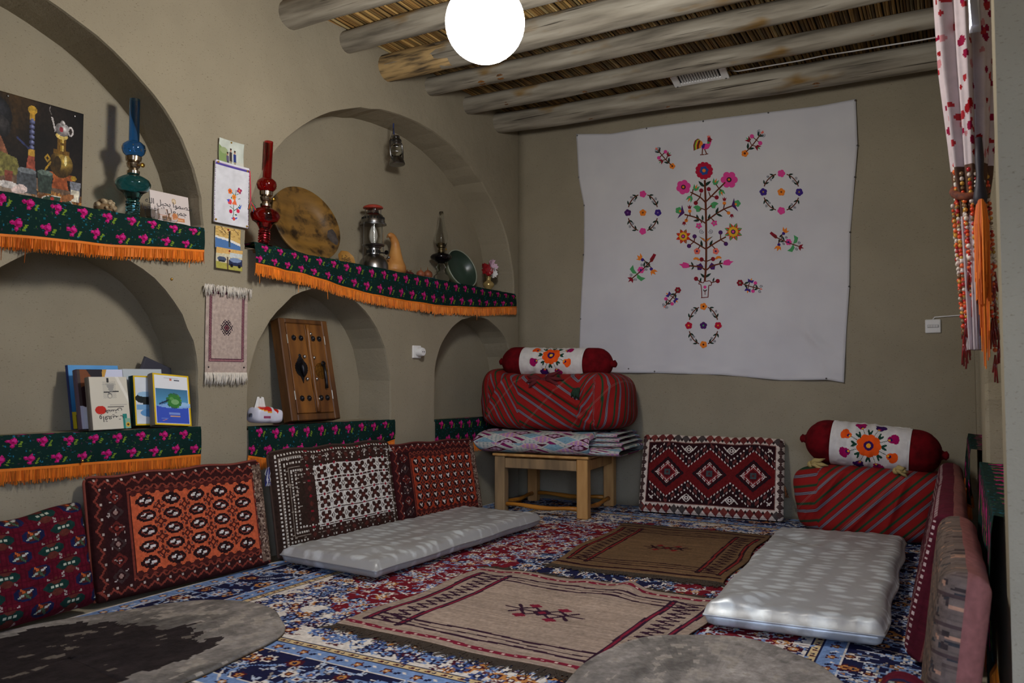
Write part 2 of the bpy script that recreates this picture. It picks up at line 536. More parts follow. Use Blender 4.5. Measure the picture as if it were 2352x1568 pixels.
# front wall behind the camera, the open doorway of the entry lets the daylight in
mb = MB()
X0 = LW(-YF, 0, 0).x - .05
DX0, DX1, DZ = 2.45, 4.25, 2.12
mb.box(((X0 + DX0) / 2, YF - .1, 1.5), (DX0 - X0, .2, 3.0)); mb.box(((DX1 + XE + .2) / 2, YF - .1, 1.5), (XE + .2 - DX1, .2, 3.0))
mb.box(((DX0 + DX1) / 2, YF - .1, (DZ + 3.0) / 2), (DX1 - DX0, .2, 3.0 - DZ))
struct(mb.build('wall_front', MUD))
mb = MB()
for x in (DX0 + .03, DX1 - .03): mb.box((x, YF - .1, DZ / 2), (.06, .1, DZ))
mb.box(((DX0 + DX1) / 2, YF - .1, DZ - .03), (DX1 - DX0 - .12, .1, .06))
struct(mb.build('door_1', mat('door_wood', (110, 78, 48), .6)))

# floor, ground outside the door
mb = MB(); mb.box((2.05, -2.9, -.05), (5.9, 6.5, .1))
struct(mb.build('floor', MUD))
mb = MB(); mb.box((2.3, -11.2, -.1), (30, 10, .1))
struct(mb.build('ground', mat('courtyard_earth', (104, 96, 84), .95)))
mb = MB(); mb.box((2.3, -15.5, .8), (30, .4, 1.9)); struct(mb.build('wall_sky_block', MUD))  # unseen wall added to block low sky, so daylight enters downwards

# ceiling: board above, reed matting below the board, laid across the logs
mb = MB(); mb.box((2.05, -3.0, ZC + .06), (5.9, 6.6, .06))
ceil = struct(mb.build('ceiling', mat('ceiling_earth', (70, 56, 38), .95)))
mb = MB(); g = random.Random(5); x = -.55
ROWS = [-.02, -.95, -1.9, -2.9, -3.9, -4.9, -5.94]
while x < XE:
    r = g.uniform(.0062, .0098); z = ZC + .018 + g.uniform(-.004, .004)
    b = g.uniform(.62, 1.12); hue = g.random()
    c = tuple(b * k for k in ((178, 142, 84) if hue < .6 else (150, 112, 62) if hue < .88 else (192, 166, 112)))
    path = [(x + g.uniform(-.006, .006), y, z + g.uniform(-.004, .004)) for y in ROWS]
    mb.tube(path, [r * g.uniform(.85, 1.12) for _ in path], 6, True, c)
    x += r * 2 + g.uniform(-.001, .003)
for i in range(260):                              # broken stalks and leaf sheaths hanging out of the matting
    x, y = g.uniform(.2, 2.9), g.choice([-1.18, -1.24, -.78, -.82, -.38, -.36, -1.66]) + g.uniform(-.05, .05)
    L = g.uniform(.03, .10); a = g.uniform(-.6, .6)
    b = g.uniform(.5, 1.0)
    mb.tube([(x, y, ZC + .012), (x + L * math.sin(a), y - L * math.cos(a), ZC - g.uniform(.0, .014))], [.003, .0015], 4, True, tuple(b * k for k in (150, 118, 66)))
mb.build('reed_matting', mat('reed', vcol=True, rough=.6, nscale=30, vvar=.25, nstretch=(1, .15, 1)), ceil, True, kind='stuff')

# logs
def wood_log_material():
    m = bpy.data.materials.new('weathered_log'); m.use_nodes = True
    nt = m.node_tree; b = nt.nodes['Principled BSDF']; L = nt.links.new
    tc = nt.nodes.new('ShaderNodeTexCoord')
    def nz(scale, stretch, detail=6):
        mp = nt.nodes.new('ShaderNodeMapping'); mp.inputs['Scale'].default_value = stretch
        L(tc.outputs['Object'], mp.inputs['Vector'])
        k = nt.nodes.new('ShaderNodeTexNoise'); k.inputs['Scale'].default_value = scale; k.inputs['Detail'].default_value = detail
        L(mp.outputs['Vector'], k.inputs['Vector']); return k.outputs['Fac']
    def ramp(f, e):
        r = nt.nodes.new('ShaderNodeValToRGB')
        for i, (p, c) in enumerate(e):
            el = r.color_ramp.elements[i] if i < 2 else r.color_ramp.elements.new(p)
            el.position = p; el.color = (*lin(c), 1)
        L(f, r.inputs['Fac']); return r.outputs['Color']
    grain = ramp(nz(22, (.10, 1, 1)), [(.3, (98, 91, 80)), (.5, (142, 134, 119)), (.68, (164, 157, 142))])
    patch = ramp(nz(3.2, (.8, 2, 2), 3), [(.64, (255, 255, 255)), (.76, (224, 186, 120))])
    crack = ramp(nz(40, (.035, 1.6, 1.6), 4), [(.27, (70, 58, 46)), (.36, (255, 255, 255))])
    m1 = nt.nodes.new('ShaderNodeVectorMath'); m1.operation = 'MULTIPLY'; L(grain, m1.inputs[0]); L(patch, m1.inputs[1])
    m2 = nt.nodes.new('ShaderNodeVectorMath'); m2.operation = 'MULTIPLY'; L(m1.outputs[0], m2.inputs[0]); L(crack, m2.inputs[1])
    L(m2.outputs[0], b.inputs['Base Color'])
    b.inputs['Roughness'].default_value = .75; b.inputs['Specular IOR Level'].default_value = .2
    bp = nt.nodes.new('ShaderNodeBump'); bp.inputs['Strength'].default_value = .6; bp.inputs['Distance'].default_value = .006
    L(nz(26, (.10, 1, 1)), bp.inputs['Height']); L(bp.outputs['Normal'], b.inputs['Normal'])
    return m
LOG = wood_log_material()
KNOT = mat('log_knot', (150, 96, 40), .7, col2=(74, 50, 28), nscale=70)

def log(label, u, z, r, yr, zr, rr, seed, xend=XR):
    p0 = LW(u, -.10, z); p1 = Vector((xend + .12, yr, zr))
    g = random.Random(seed)
    t = thing('ceiling_beam', label, 'beam', p0, (0, 0, 0), 'log beams under the reed ceiling')
    d = p1 - p0; N = 46; path = []; rad = []
    ox = g.uniform(0, 50)
    for i in range(N + 1):
        s = i / N; q = d * s
        q.y += .018 * (noise.noise(Vector((s * 3.2 + ox, 1.7, 0)))) ; q.z += .014 * noise.noise(Vector((s * 3.0 + ox, 9.1, 0)))
        path.append(q); rad.append((r + (rr - r) * s) * (1 + .05 * noise.noise(Vector((s * 6 + ox, 4.2, 1))) + .03 * noise.noise(Vector((s * 17 + ox, 2.2, 1)))))
    mb = MB(); n = 18; mb.tube(path, rad, n)
    # flatten and roughen the round section a little
    for i, v in enumerate(mb.v):
        k = 1 + .035 * noise.noise(Vector((v[0] * 3 + ox, v[1] * 14, v[2] * 14)))
        c = path[min(i // n, N)]
        mb.v[i] = (v[0], c.y + (v[1] - c.y) * k, c.z + (v[2] - c.z) * k)
    mb.build('log', LOG, t, True, angle=50)
    if 'peeled' in label:                             # the end by the wall has lost its grey skin
        k = 9; pe = MB(); pe.tube([p + Vector((0, 0, -.001)) for p in path[:k]], [r_ * (1.012 if i < k - 2 else .99) for i, r_ in enumerate(rad[:k])], n)
        pe.build('peeled_end', mat('peeled_log', (176, 146, 98), .7, col2=(70, 58, 44), nscale=12, nstretch=(.3, 2.4, 2.4), lo=.46, hi=.62, bump=.5, bscale=20, bstretch=(.3, 2, 2)), t, True)
    for q in range(6):                               # knots on the side that faces the room
        s = g.uniform(.12, .92); i = int(s * N); a = g.uniform(-2.6, -.9)
        nrm = Vector((0, math.cos(a), math.sin(a)))
        c = path[i] + nrm * (rad[i] * .955)
        R = nrm.to_track_quat('Z', 'Y').to_matrix()
        k = MB(); e = g.uniform(.009, .019)
        pr = [(e * 1.3, -.004), (e * 1.05, .0012), (e * .5, .0018), (1e-6, .0012)]
        k.lathe(pr, 10)
        k.v = [tuple(R @ Vector((v[0], v[1], v[2])) + c) for v in k.v]
        k.v = [(c.x + (v[0] - c.x) * 1.5, v[1], v[2]) for v in k.v]
        k.build('knot', KNOT, t, True)
    return t
BEAMS = [
    ('grey log beam at the top edge of the photo, left of the lamp', 2.264, 2.80, .076, -2.20, 2.80, .075, 1),
    ('grey log beam above the glowing globe, second from the top left', 1.847, 2.805, .062, -1.80, 2.81, .07, 2),
    ('thick log beam with peeled yellow end just behind the glowing globe', 1.500, 2.768, .082, -1.46, 2.78, .080, 3),
    ('grey log beam third from the back wall', 1.079, 2.785, .060, -1.03, 2.795, .060, 4),
    ('grey log beam second from the back wall, beside the vent', .666, 2.778, .060, -.62, 2.772, .054, 5),
    ('brown log beam nearest the back wall, with the white cable on it', .275, 2.762, .072, -.24, 2.708, .080, 6)]
for b in BEAMS: log(*b)
for q in range(4):
    log('log beam above and behind the view, %s from the front wall' % ('nearest', 'second', 'third', 'fourth')[q], 5.6 - q * .71, 2.79, .068, -5.6 + q * .71, 2.79, .072, 20 + q, XE)
# ================================================================== lamp, vent, cables, switch, socket
gp = Vector((1.50, -2.96, 2.118)); GR = .1365
t = thing('pendant_lamp', 'glowing white glass globe lamp hanging from the ceiling', 'lamp', gp)
mb = MB(); mb.ball((0, 0, 0), GR, 40, 24)
mb.build('globe', mat('lit_opal_glass', (255, 253, 250), .3, emit=LAMP_POWER), t, True)
mb = MB(); mb.lathe([(.045, GR - .012), (.047, GR + .03), (.03, GR + .05), (.028, GR + .09), (.008, GR + .10)], 20)
mb.build('socket_cap', WHITE_PLASTIC, t, True, angle=40)
mb = MB(); mb.tube([(0, 0, GR + .09), (.002, 0, ZC - gp.z + .03)], .004, 6)
mb.build('cord', WHITE_PLASTIC, t)

t = thing('vent_grille', 'white slotted vent grille set between the logs near the back wall', 'vent', (1.515, -.405, 2.795), (math.radians(-14), 0, .01))
W, D = .35, .20
mb = MB()
for x in (-W / 2 + .022, W / 2 - .022): mb.bbox((x, 0, 0), (.044, D, .014), .003)
for y in (-D / 2 + .02, D / 2 - .02): mb.bbox((0, y, 0), (W - .088, .04, .012), .003)
mb.build('frame', WHITE_PLASTIC, t)
mb = MB(); mb.box((0, 0, .006), (W - .09, D - .08, .002)); mb.build('backing', mat('vent_dark', (40, 40, 42), .9), t)
sl = MB(); sl.box((0, 0, 0), (.005, D - .08, .011), Matrix.Rotation(.5, 3, 'Y'))
s0 = None
for i in range(14):
    x = -W / 2 + .062 + i * (W - .124) / 13
    if s0 is None: s0 = sl.build('slat', WHITE_PLASTIC, t, loc=(x, 0, -.002))
    else:
        c = s0.copy(); COL.objects.link(c); c.parent = t; c.location = (x, 0, -.002)
for sx in (-1, 1):
    for sy in (-1, 1):
        mb = MB(); mb.lathe([(.006, -.009), (.005, -.011), (1e-6, -.012)], 8, (sx * (W / 2 - .02), sy * (D / 2 - .02), 0)); mb.build('screw', STEEL, t)

# white cable that runs along the last beam
pts = [(1.66, -.27, 2.84), (1.74, -.325, 2.800), (1.95, -.325, 2.797), (2.1, -.323, 2.795), (2.25, -.325, 2.798), (2.4, -.326, 2.792), (2.55, -.324, 2.790), (2.75, -.322, 2.785), (2.96, -.32, 2.785)]
mb = MB(); mb.tube(pts, .0045, 6)
tag(mb.build('electric_cable', WHITE_PLASTIC, None, True), 'white electric cable clipped along the last log beam', 'cable')

# light switch on the back wall
sw = on_back(2143, 749)
t = thing('light_switch', 'white square light switch on the back wall', 'switch', (sw[0], -.001, sw[2]))
mb = MB(); mb.bbox((0, -.005, 0), (.082, .012, .080), .004); mb.build('plate', WHITE_PLASTIC, t)
mb = MB(); mb.bbox((0, -.012, 0), (.06, .006, .018), .002)
mb.build('surround', mat('switch_grey', (188, 188, 190), .4), t)
r0 = MB(); r0.bbox((0, -.0155, 0), (.012, .006, .012), .002, Matrix.Rotation(.2, 3, 'X'))
o = r0.build('rocker', WHITE_PLASTIC, t, loc=(-.021, 0, 0))
for x in (-.007, .007, .021):
    c = o.copy(); COL.objects.link(c); c.parent = t; c.location = (x, 0, 0)
mb = MB(); mb.tube([(sw[0] + .0, -.006, sw[2] + .039), (sw[0] + .01, -.006, sw[2] + .052), (sw[0] + .06, -.006, sw[2] + .055), (sw[0] + .13, -.006, sw[2] + .058), (2.975, -.006, sw[2] + .066)], .004, 6)
tag(mb.build('electric_cable', WHITE_PLASTIC, None, True), 'white electric cable running from the light switch to the corner', 'cable')

# socket with a plugged adapter on the left wall
su, sz = on_left(955, 808)
t = thing('wall_socket', 'white wall socket with a plug adapter on the left wall between arches', 'socket', LW(su, 0, sz), (0, 0, ROT_L))
mb = MB(); mb.bbox((0, -.006, 0), (.080, .014, .080), .004); mb.build('plate', WHITE_PLASTIC, t)
mb = MB(); mb.lathe([(.026, .012), (.028, .016), (.028, .046), (.024, .056), (.015, .058), (1e-6, .057)], 20, (.006, 0, 0), 'y')
a = mb.build('adapter', WHITE_PLASTIC, t, True, angle=40)
for x in (-.008, .008):
    mb = MB(); mb.lathe([(.0035, .0575), (.0035, .0588), (1e-6, .0588)], 8, (.006 + x, 0, .0), 'y'); mb.build('pin_hole', mat('hole_black', (12, 12, 12), .9), a)
# brass tacks in the plaster
for lab, (px, py), w in (('small brass tack in the plaster right of the upper left shelf fringe', (394, 641), 0), ('small brass tack pinning the lower left ledge cloth', (189, 1058), .022)):
    u, z = on_left(px, py, w)
    t = thing('brass_tack', lab, 'tack', LW(u, w, z), (0, 0, ROT_L))
    mb = MB(); mb.lathe([(.0065, .001), (.0055, .004), (.003, .006), (1e-6, .0065)], 10, (0, 0, 0), 'y'); mb.build('head', BRASS, t, True)
    mb = MB(); mb.tube([(0, 0, 0), (0, .015, 0)], .0015, 5); mb.build('pin', BRASS, t)
# ================================================================== the big knotted carpet
def rosette(c, x, y, r, cols, petals=6, ph=0.0, sq=.8):
    for k in range(petals):
        a = ph + 2 * PI * k / petals
        c.ell(x + r * .62 * math.cos(a), y + r * .62 * math.sin(a), r * .42, r * .30, cols[0], a)
    c.ell(x, y, r * .55, r * .55, cols[1])
    c.ell(x, y, r * .26, r * .26, cols[2])

def vine(c, x, y, a, L, t, col, g, leafcol=None):
    pts = [(x, y)]
    k = g.uniform(-.22, .22)
    for i in range(int(L)):
        x += 1.6 * math.cos(a); y += 1.6 * math.sin(a); a += k; pts.append((x, y))
    c.path(pts, t, col)
    if leafcol:
        for p in pts[3::4]:
            b = a + g.choice((-1, 1)) * 1.1
            c.ell(p[0] + 1.8 * math.cos(b), p[1] + 1.8 * math.sin(b), 2.1, .9, leafcol, b)

NAVY, BLUE, LBLUE, CREAM, RED, GOLD, DKRED, PALE = (26, 28, 60), (66, 84, 136), (112, 138, 180), (208, 200, 190), (108, 22, 34), (178, 122, 66), (70, 22, 36), (172, 182, 198)
CW, CL, KN = 2.86, 3.64, .0066
cw, cl = int(CW / KN), int(CL / KN)
c = Cv(cw, cl, NAVY); g = random.Random(11)
B = .42 / KN
def scatter(mask, n, fn):
    k = 0; tries = 0
    while k < n and tries < n * 30:
        tries += 1
        x, y = g.uniform(0, cw), g.uniform(0, cl)
        if mask(x, y): fn(x, y); k += 1
edge = lambda x, y: min(x, y, cw - x, cl - y)
# outer guard, navy main border, light blue and gold inner guards, cream field with a crimson centre
c.frame(0, 0, cw, cl, 2, CREAM); c.frame(2, 2, cw - 2, cl - 2, 10, LBLUE); c.frame(12, 12, cw - 12, cl - 12, 1.4, CREAM)
IG = B - 17
fx, fy = IG, IG
c.frame(fx, fy, cw - fx, cl - fy, 1.2, CREAM); c.frame(fx + 1, fy + 1, cw - fx - 1, cl - fy - 1, 10, LBLUE)
c.frame(fx + 11, fy + 11, cw - fx - 11, cl - fy - 11, 1.2, NAVY); c.frame(fx + 12, fy + 12, cw - fx - 12, cl - fy - 12, 4.4, (196, 172, 128)); c.frame(fx + 16, fy + 16, cw - fx - 16, cl - fy - 16, 1, NAVY)
F0 = int(B + 1)
c.rect(F0, F0, cw - F0, cl - F0, CREAM)
xc, yc = cw / 2, cl / 2
def lobed(x, y, s=1.0):
    dx = abs(x - xc) / ((cw / 2 - B) * .96 * s); dy = abs(y - yc) / ((cl / 2 - B) * .86 * s)
    a = math.atan2(dy, dx)
    return (dx ** 2.4 + dy ** 2.4) < (1 + .10 * math.cos(a * 14)) * 1.04
Yg, Xg = np.mgrid[0:cl, 0:cw] + .5
dx = np.abs(Xg - xc) / ((cw / 2 - B) * .96); dy = np.abs(Yg - yc) / ((cl / 2 - B) * .86)
mred = (dx ** 2.4 + dy ** 2.4) < (1 + .10 * np.cos(np.arctan2(dy, dx) * 14)) * 1.04
inside = (Xg > F0) & (Xg < cw - F0) & (Yg > F0) & (Yg < cl - F0)
c.a[mred & inside] = RED
med = ((dx / .42) ** 2 + (dy / .36) ** 2) < 1 + .12 * np.cos(np.arctan2(dy / .36, dx / .42) * 16)
c.a[med & inside] = NAVY
inF = lambda x, y: edge(x, y) > B + 3
inR = lambda x, y: inF(x, y) and lobed(x, y)
inC = lambda x, y: inF(x, y) and not lobed(x, y)
inB = lambda x, y: 11 < edge(x, y) < IG - 1
scatter(inB, 1300, lambda x, y: vine(c, x, y, g.uniform(0, 6.28), g.uniform(4, 11), 1.1, g.choice((CREAM, PALE, LBLUE, LBLUE, (150, 140, 130))), g, g.choice((LBLUE, PALE, None))))
scatter(inB, 420, lambda x, y: rosette(c, x, y, g.uniform(3.0, 5.6), g.choice(((CREAM, DKRED, GOLD), (LBLUE, CREAM, DKRED), (GOLD, NAVY, CREAM), (PALE, BLUE, GOLD), (DKRED, GOLD, NAVY))), g.choice((5, 6, 8)), g.uniform(0, 6)))
scatter(inC, 1150, lambda x, y: vine(c, x, y, g.uniform(0, 6.28), g.uniform(3, 8), 1.0, g.choice((BLUE, LBLUE, (110, 74, 74), NAVY, DKRED)), g, g.choice((BLUE, LBLUE, NAVY, DKRED, None))))
scatter(inC, 520, lambda x, y: rosette(c, x, y, g.uniform(2.6, 4.8), g.choice(((BLUE, NAVY, CREAM), (NAVY, LBLUE, DKRED), (DKRED, GOLD, CREAM), (LBLUE, BLUE, CREAM), (GOLD, DKRED, CREAM), (NAVY, DKRED, PALE))), g.choice((5, 6, 8)), g.uniform(0, 6)))
scatter(inR, 2600, lambda x, y: vine(c, x, y, g.uniform(0, 6.28), g.uniform(2, 7), 1.15, g.choice((CREAM, CREAM, PALE, LBLUE, (150, 120, 120))), g, g.choice((CREAM, LBLUE, None))))
scatter(inR, 900, lambda x, y: rosette(c, x, y, g.uniform(2.2, 4.4), g.choice(((CREAM, NAVY, GOLD), (LBLUE, CREAM, NAVY), (PALE, DKRED, GOLD), (NAVY, LBLUE, CREAM), (GOLD, CREAM, DKRED))), g.choice((5, 6)), g.uniform(0, 6)))
# small repeated flowers in the guard stripes
def along(d, step, fn):
    for i in np.arange(d + step, cw - d - step, step): fn(i, d, 0); fn(i, cl - d, 0)
    for j in np.arange(d + step, cl - d - step, step): fn(d, j, 1); fn(cw - d, j, 1)
along(IG + 6, 17, lambda x, y, o: (rosette(c, x, y, 3.2, (DKRED, GOLD, CREAM), 5), c.ell(x + (6 if not o else 0), y + (6 if o else 0), 2.2, 1.0, NAVY, .8), c.ell(x + (9 if not o else 1.5), y + (9 if o else 1.5), 1.6, .8, CREAM, -.6)))
along(IG + 14.2, 9, lambda x, y, o: (c.ell(x, y, 1.5, 1.2, DKRED), c.ell(x + (3.4 if not o else 0), y + (3.4 if o else 0), .9, .9, NAVY)))
along(7, 13, lambda x, y, o: rosette(c, x, y, 3, (NAVY, GOLD, CREAM), 5))
c.noise(.10, 1.6, 4)
X = np.linspace(0, CW, cw + 1); Y = np.linspace(0, CL, cl + 1)
P = np.zeros((cl + 1, cw + 1, 3)); P[..., 0] = X[None, :]; P[..., 1] = Y[:, None]
P[..., 2] = .012 + .003 * (fnoise(cl + 1, cw + 1, 60, 3, 2) - .5)
CZ = .013
carpet = thing('knotted_carpet', 'large blue, cream and crimson floral carpet covering the floor', 'carpet', (.012, -3.66, 0))
grid('pile', cw, cl, P, WOOL, c.a, carpet, thick=(0, 0, -.010), back=(90, 80, 70))
mb = MB(); g = random.Random(3)
for y0, sgn in ((0, -1), (CL, 1)):
    for i in range(420):
        x = CW * (i + g.random()) / 420
        a = g.uniform(-.4, .4); L = g.uniform(.045, .075)
        mb.tube([(x, y0, .008), (x + L * .5 * math.sin(a), y0 + sgn * L * .5, .006), (x + L * math.sin(a), y0 + sgn * L, .003)], [.0022, .002, .001], 4)
mb.build('fringe', mat('cotton_fringe', (205, 196, 178), .9), carpet, kind='stuff')

# a second, grey floral carpet strip continues under the table and along the right wall
# ================================================================== flat-woven rugs
def weave_rug(name, label, w, l, loc, rotz, cv, ripple, seed, fringe_col, z0=.023):
    t = thing(name, label, 'rug', loc, (0, 0, rotz))
    nx, ny = cv.w, cv.h
    X = np.linspace(-w / 2, w / 2, nx + 1)[None, :].repeat(ny + 1, 0); Y = np.linspace(-l / 2, l / 2, ny + 1)[:, None].repeat(nx + 1, 1)
    # crooked edges and a soft lie on the pile below
    Xe = X + .012 * np.sin(Y * 9 + seed) * np.sign(X) * (np.abs(X) / (w / 2)) ** 4 + .018 * (fnoise(ny + 1, nx + 1, 45, seed, 2) - .5)
    Ye = Y + .020 * (fnoise(ny + 1, nx + 1, 50, seed + 1, 2) - .5)
    Z = z0 + .006 * (fnoise(ny + 1, nx + 1, 30, seed + 2, 2) - .5) + ripple(X, Y)
    grid('weave', nx, ny, np.stack([Xe, Ye, Z], 2), FAB('kilim_wool', nscale=40, vvar=.15, nstretch=(.3, 1.6, 1), bscale=260), cv.a, t, thick=(0, 0, -.0035), back=(96, 72, 50))
    mb = MB(); g = random.Random(seed)
    for sgn, row in ((-1, 0), (1, ny)):
        for i in range(380):
            k = min(nx, int(nx * (i + g.random()) / 380)); a = g.uniform(-.9, .9); L = g.uniform(.02, .085)
            x, y, z = Xe[row, k], Ye[row, k], Z[row, k]
            mb.tube([(x, y, z - .003), (x + L * .5 * math.sin(a), y + sgn * L * .5 * math.cos(a), .017), (x + L * math.sin(a * 1.5), y + sgn * L * math.cos(a * 1.5), .014 + g.random() * .006)], [.003, .0026, .0012], 4)
    mb.build('fringe', mat('dark_fringe', fringe_col, .95), t, kind='stuff')
    return t

def kilim_canvas(nx, ny, base, dark, red, white, dotted, seed):
    c = Cv(nx, ny, base); g = random.Random(seed)
    n = fnoise(ny, nx, 40, seed, 3)
    streak = fnoise(ny, 4, 2.0, seed + 5, 2)[:, :1] - .5
    c.a *= (1 + .14 * (n - .5) + .16 * streak)[..., None]
    m = .05 * nx
    wob = lambda y, a=1.2, f=.06, p=0: a * math.sin(y * f + p)
    # long sides: two bars with a zigzag between
    for s in (0, 1):
        X = (lambda x: x) if s == 0 else (lambda x: nx - x)
        for off in (m, m + .125 * nx):
            pts = [(X(off + wob(y, .8, .05, off)), y) for y in np.arange(.10 * ny, .90 * ny + 1, 4)]
            c.path(pts, 4.6, dark); c.path(pts[1:-1], 1.9, red)
        pts = []; k = 0
        for y in np.arange(.115 * ny, .885 * ny, .0255 * ny):
            pts.append((X(m + (.035 if k % 2 else .095) * nx), y)); k += 1
        c.path(pts, 2.4, dark)
    # ends: thin wavy stripes, one dotted
    for s in (0, 1):
        Y = (lambda y: y) if s == 0 else (lambda y: ny - y)
        for off, t, col in ((.045, 4.4, dark), (.115, 2.6, dark), (.15, 1.5, dark), (.185, 2.4, dark)):
            pts = [(x, Y(off * ny + wob(x, 1.0, .08, off * 40))) for x in np.arange(m * (.3 if off < .1 else 1), nx - m * (.3 if off < .1 else 1), 4)]
            c.path(pts, t, col if off > .1 else (red if dotted else dark))
            if off < .1 and dotted:
                for p in pts[1::2]: c.ell(p[0], p[1], 1.2, .9, white)
    # hooked cross in the middle
    cx, cy = nx / 2, ny / 2; s = nx * .055
    for a in (0, 1):
        for sg in (-1, 1):
            p = [(0, 0), (sg * s * .8, s * .8), (sg * s * 1.5, s * .2), (sg * s * 2.0, s * .8)] if a == 0 else [(0, 0), (sg * s * .8, -s * .8), (sg * s * 1.4, -s * .1), (sg * s * 1.9, -s * .7)]
            c.path([(cx + q[0], cy + q[1]) for q in p], 2.6, dark)
            c.diam(cx + p[1][0] * 1.25, cy + p[1][1] * 1.35, s * .5, s * .42, red)
    c.diam(cx, cy, s * .7, s * .7, dark); c.diam(cx, cy, s * .36, s * .36, red)
    for sg in (-1, 1): c.path([(cx + sg * s * .4, cy), (cx + sg * s * 2.6, cy + s * .1)], 2.0, dark)
    c.noise(.12, 1.5, seed)
    return c

k1 = kilim_canvas(200, 176, (150, 132, 118), (48, 24, 42), (116, 28, 48), (206, 180, 170), True, 5)
rip1 = lambda X, Y: .020 * np.exp(-((Y - .47) / .10) ** 2) * (np.exp(-((X - .16) / .05) ** 2) + .55 * np.exp(-((X + .03) / .06) ** 2)) + .008 * np.exp(-((Y - .40) / .2) ** 2) * np.maximum(0, np.sin(X * 14))
weave_rug('kilim_rug', 'tan flat-woven rug with dotted maroon stripes lying nearest the camera', 1.13, .98, (1.525, -2.58, 0), math.radians(-1.5), k1, rip1, 5, (58, 46, 34))
k2 = kilim_canvas(160, 200, (106, 82, 58), (44, 20, 24), (118, 34, 32), (200, 170, 150), False, 9)
weave_rug('kilim_rug', 'brown flat-woven rug with dark zigzag border lying nearer the back wall', .83, 1.12, (1.57, -1.28, 0), math.radians(2.5), k2, lambda X, Y: .003 * np.sin(X * 8), 9, (52, 42, 30))

# ================================================================== felt mats
def felt_mat(label, cx, cy, a, b, rot, patch, seed, z0):
    t = thing('felt_mat', label, 'rug', (cx, cy, 0), (0, 0, rot))
    N, Mr = 160, 60
    th = np.linspace(0, 2 * PI, N + 1); rr = np.linspace(0.0, 1, Mr + 1) ** .75
    g = np.random.default_rng(seed)
    wob = 1 + .035 * np.sin(th * 3 + 1 + seed) + .022 * np.sin(th * 5 + seed * 2) + .012 * np.sin(th * 9)
    ex = 2.25
    ux = np.sign(np.cos(th)) * np.abs(np.cos(th)) ** (2 / ex) * a * wob; uy = np.sign(np.sin(th)) * np.abs(np.sin(th)) ** (2 / ex) * b * wob
    P = np.zeros((Mr + 1, N + 1, 3)); P[..., 0] = rr[:, None] * ux; P[..., 1] = rr[:, None] * uy
    P[..., 2] = z0 + .004 * (fnoise(Mr + 1, N + 1, 14, seed, 2) - .5); P[:, -1] = P[:, 0]
    P[-1, :, 2] -= .006
    cxs = (P[:-1, :-1, 0] + P[1:, 1:, 0]) / 2; cys = (P[:-1, :-1, 1] + P[1:, 1:, 1]) / 2
    S = 260
    big = fnoise(S, S, 46, seed + 3, 4); fine = fnoise(S, S, 9, seed + 8, 3)
    ix = np.clip(((cxs / a / 1.2 + 1) / 2 * (S - 1)).astype(int), 0, S - 1); iy = np.clip(((cys / b / 1.2 + 1) / 2 * (S - 1)).astype(int), 0, S - 1)
    nb, nf = big[iy, ix], fine[iy, ix]
    colr = np.array((128, 122, 116.)) * (1 + .8 * (nb - .5) + .5 * (nf - .5))[..., None]
    colr = np.where((nf > .66)[..., None], np.array((150, 142, 132.)), colr)
    if patch:
        dxp = (cxs - patch[0]) / patch[2]; dyp = (cys - patch[1]) / patch[3]
        m = (np.abs(dxp) ** 2.4 + np.abs(dyp) ** 2.4) < 1 + 1.7 * (nb - .5) + .7 * (nf - .5)
        dark = np.array((44, 38, 38.)) * (1 + .5 * (nf - .5))[..., None]
        dark = np.where(((nf > .70) & (nb < .55))[..., None], np.array((104, 96, 88.)), dark)
        colr = np.where(m[..., None], dark, colr)
    grid('felt', N, Mr, P, FAB('felt_wool', nscale=50, vvar=.22, bscale=160, bdist=.004, bump=.7), colr, t, thick=(0, 0, -.007), back=(110, 100, 86))
    return t
felt_mat('oval grey felt mat with a large dark brown patch, lower left', .47, -3.74, .46, .70, math.radians(-8), (-.03, -.12, .33, .55), 2, .027)
felt_mat('oval grey felt mat with no dark patch at the bottom edge', 2.29, -3.19, .40, .63, math.radians(4), None, 13, .040)
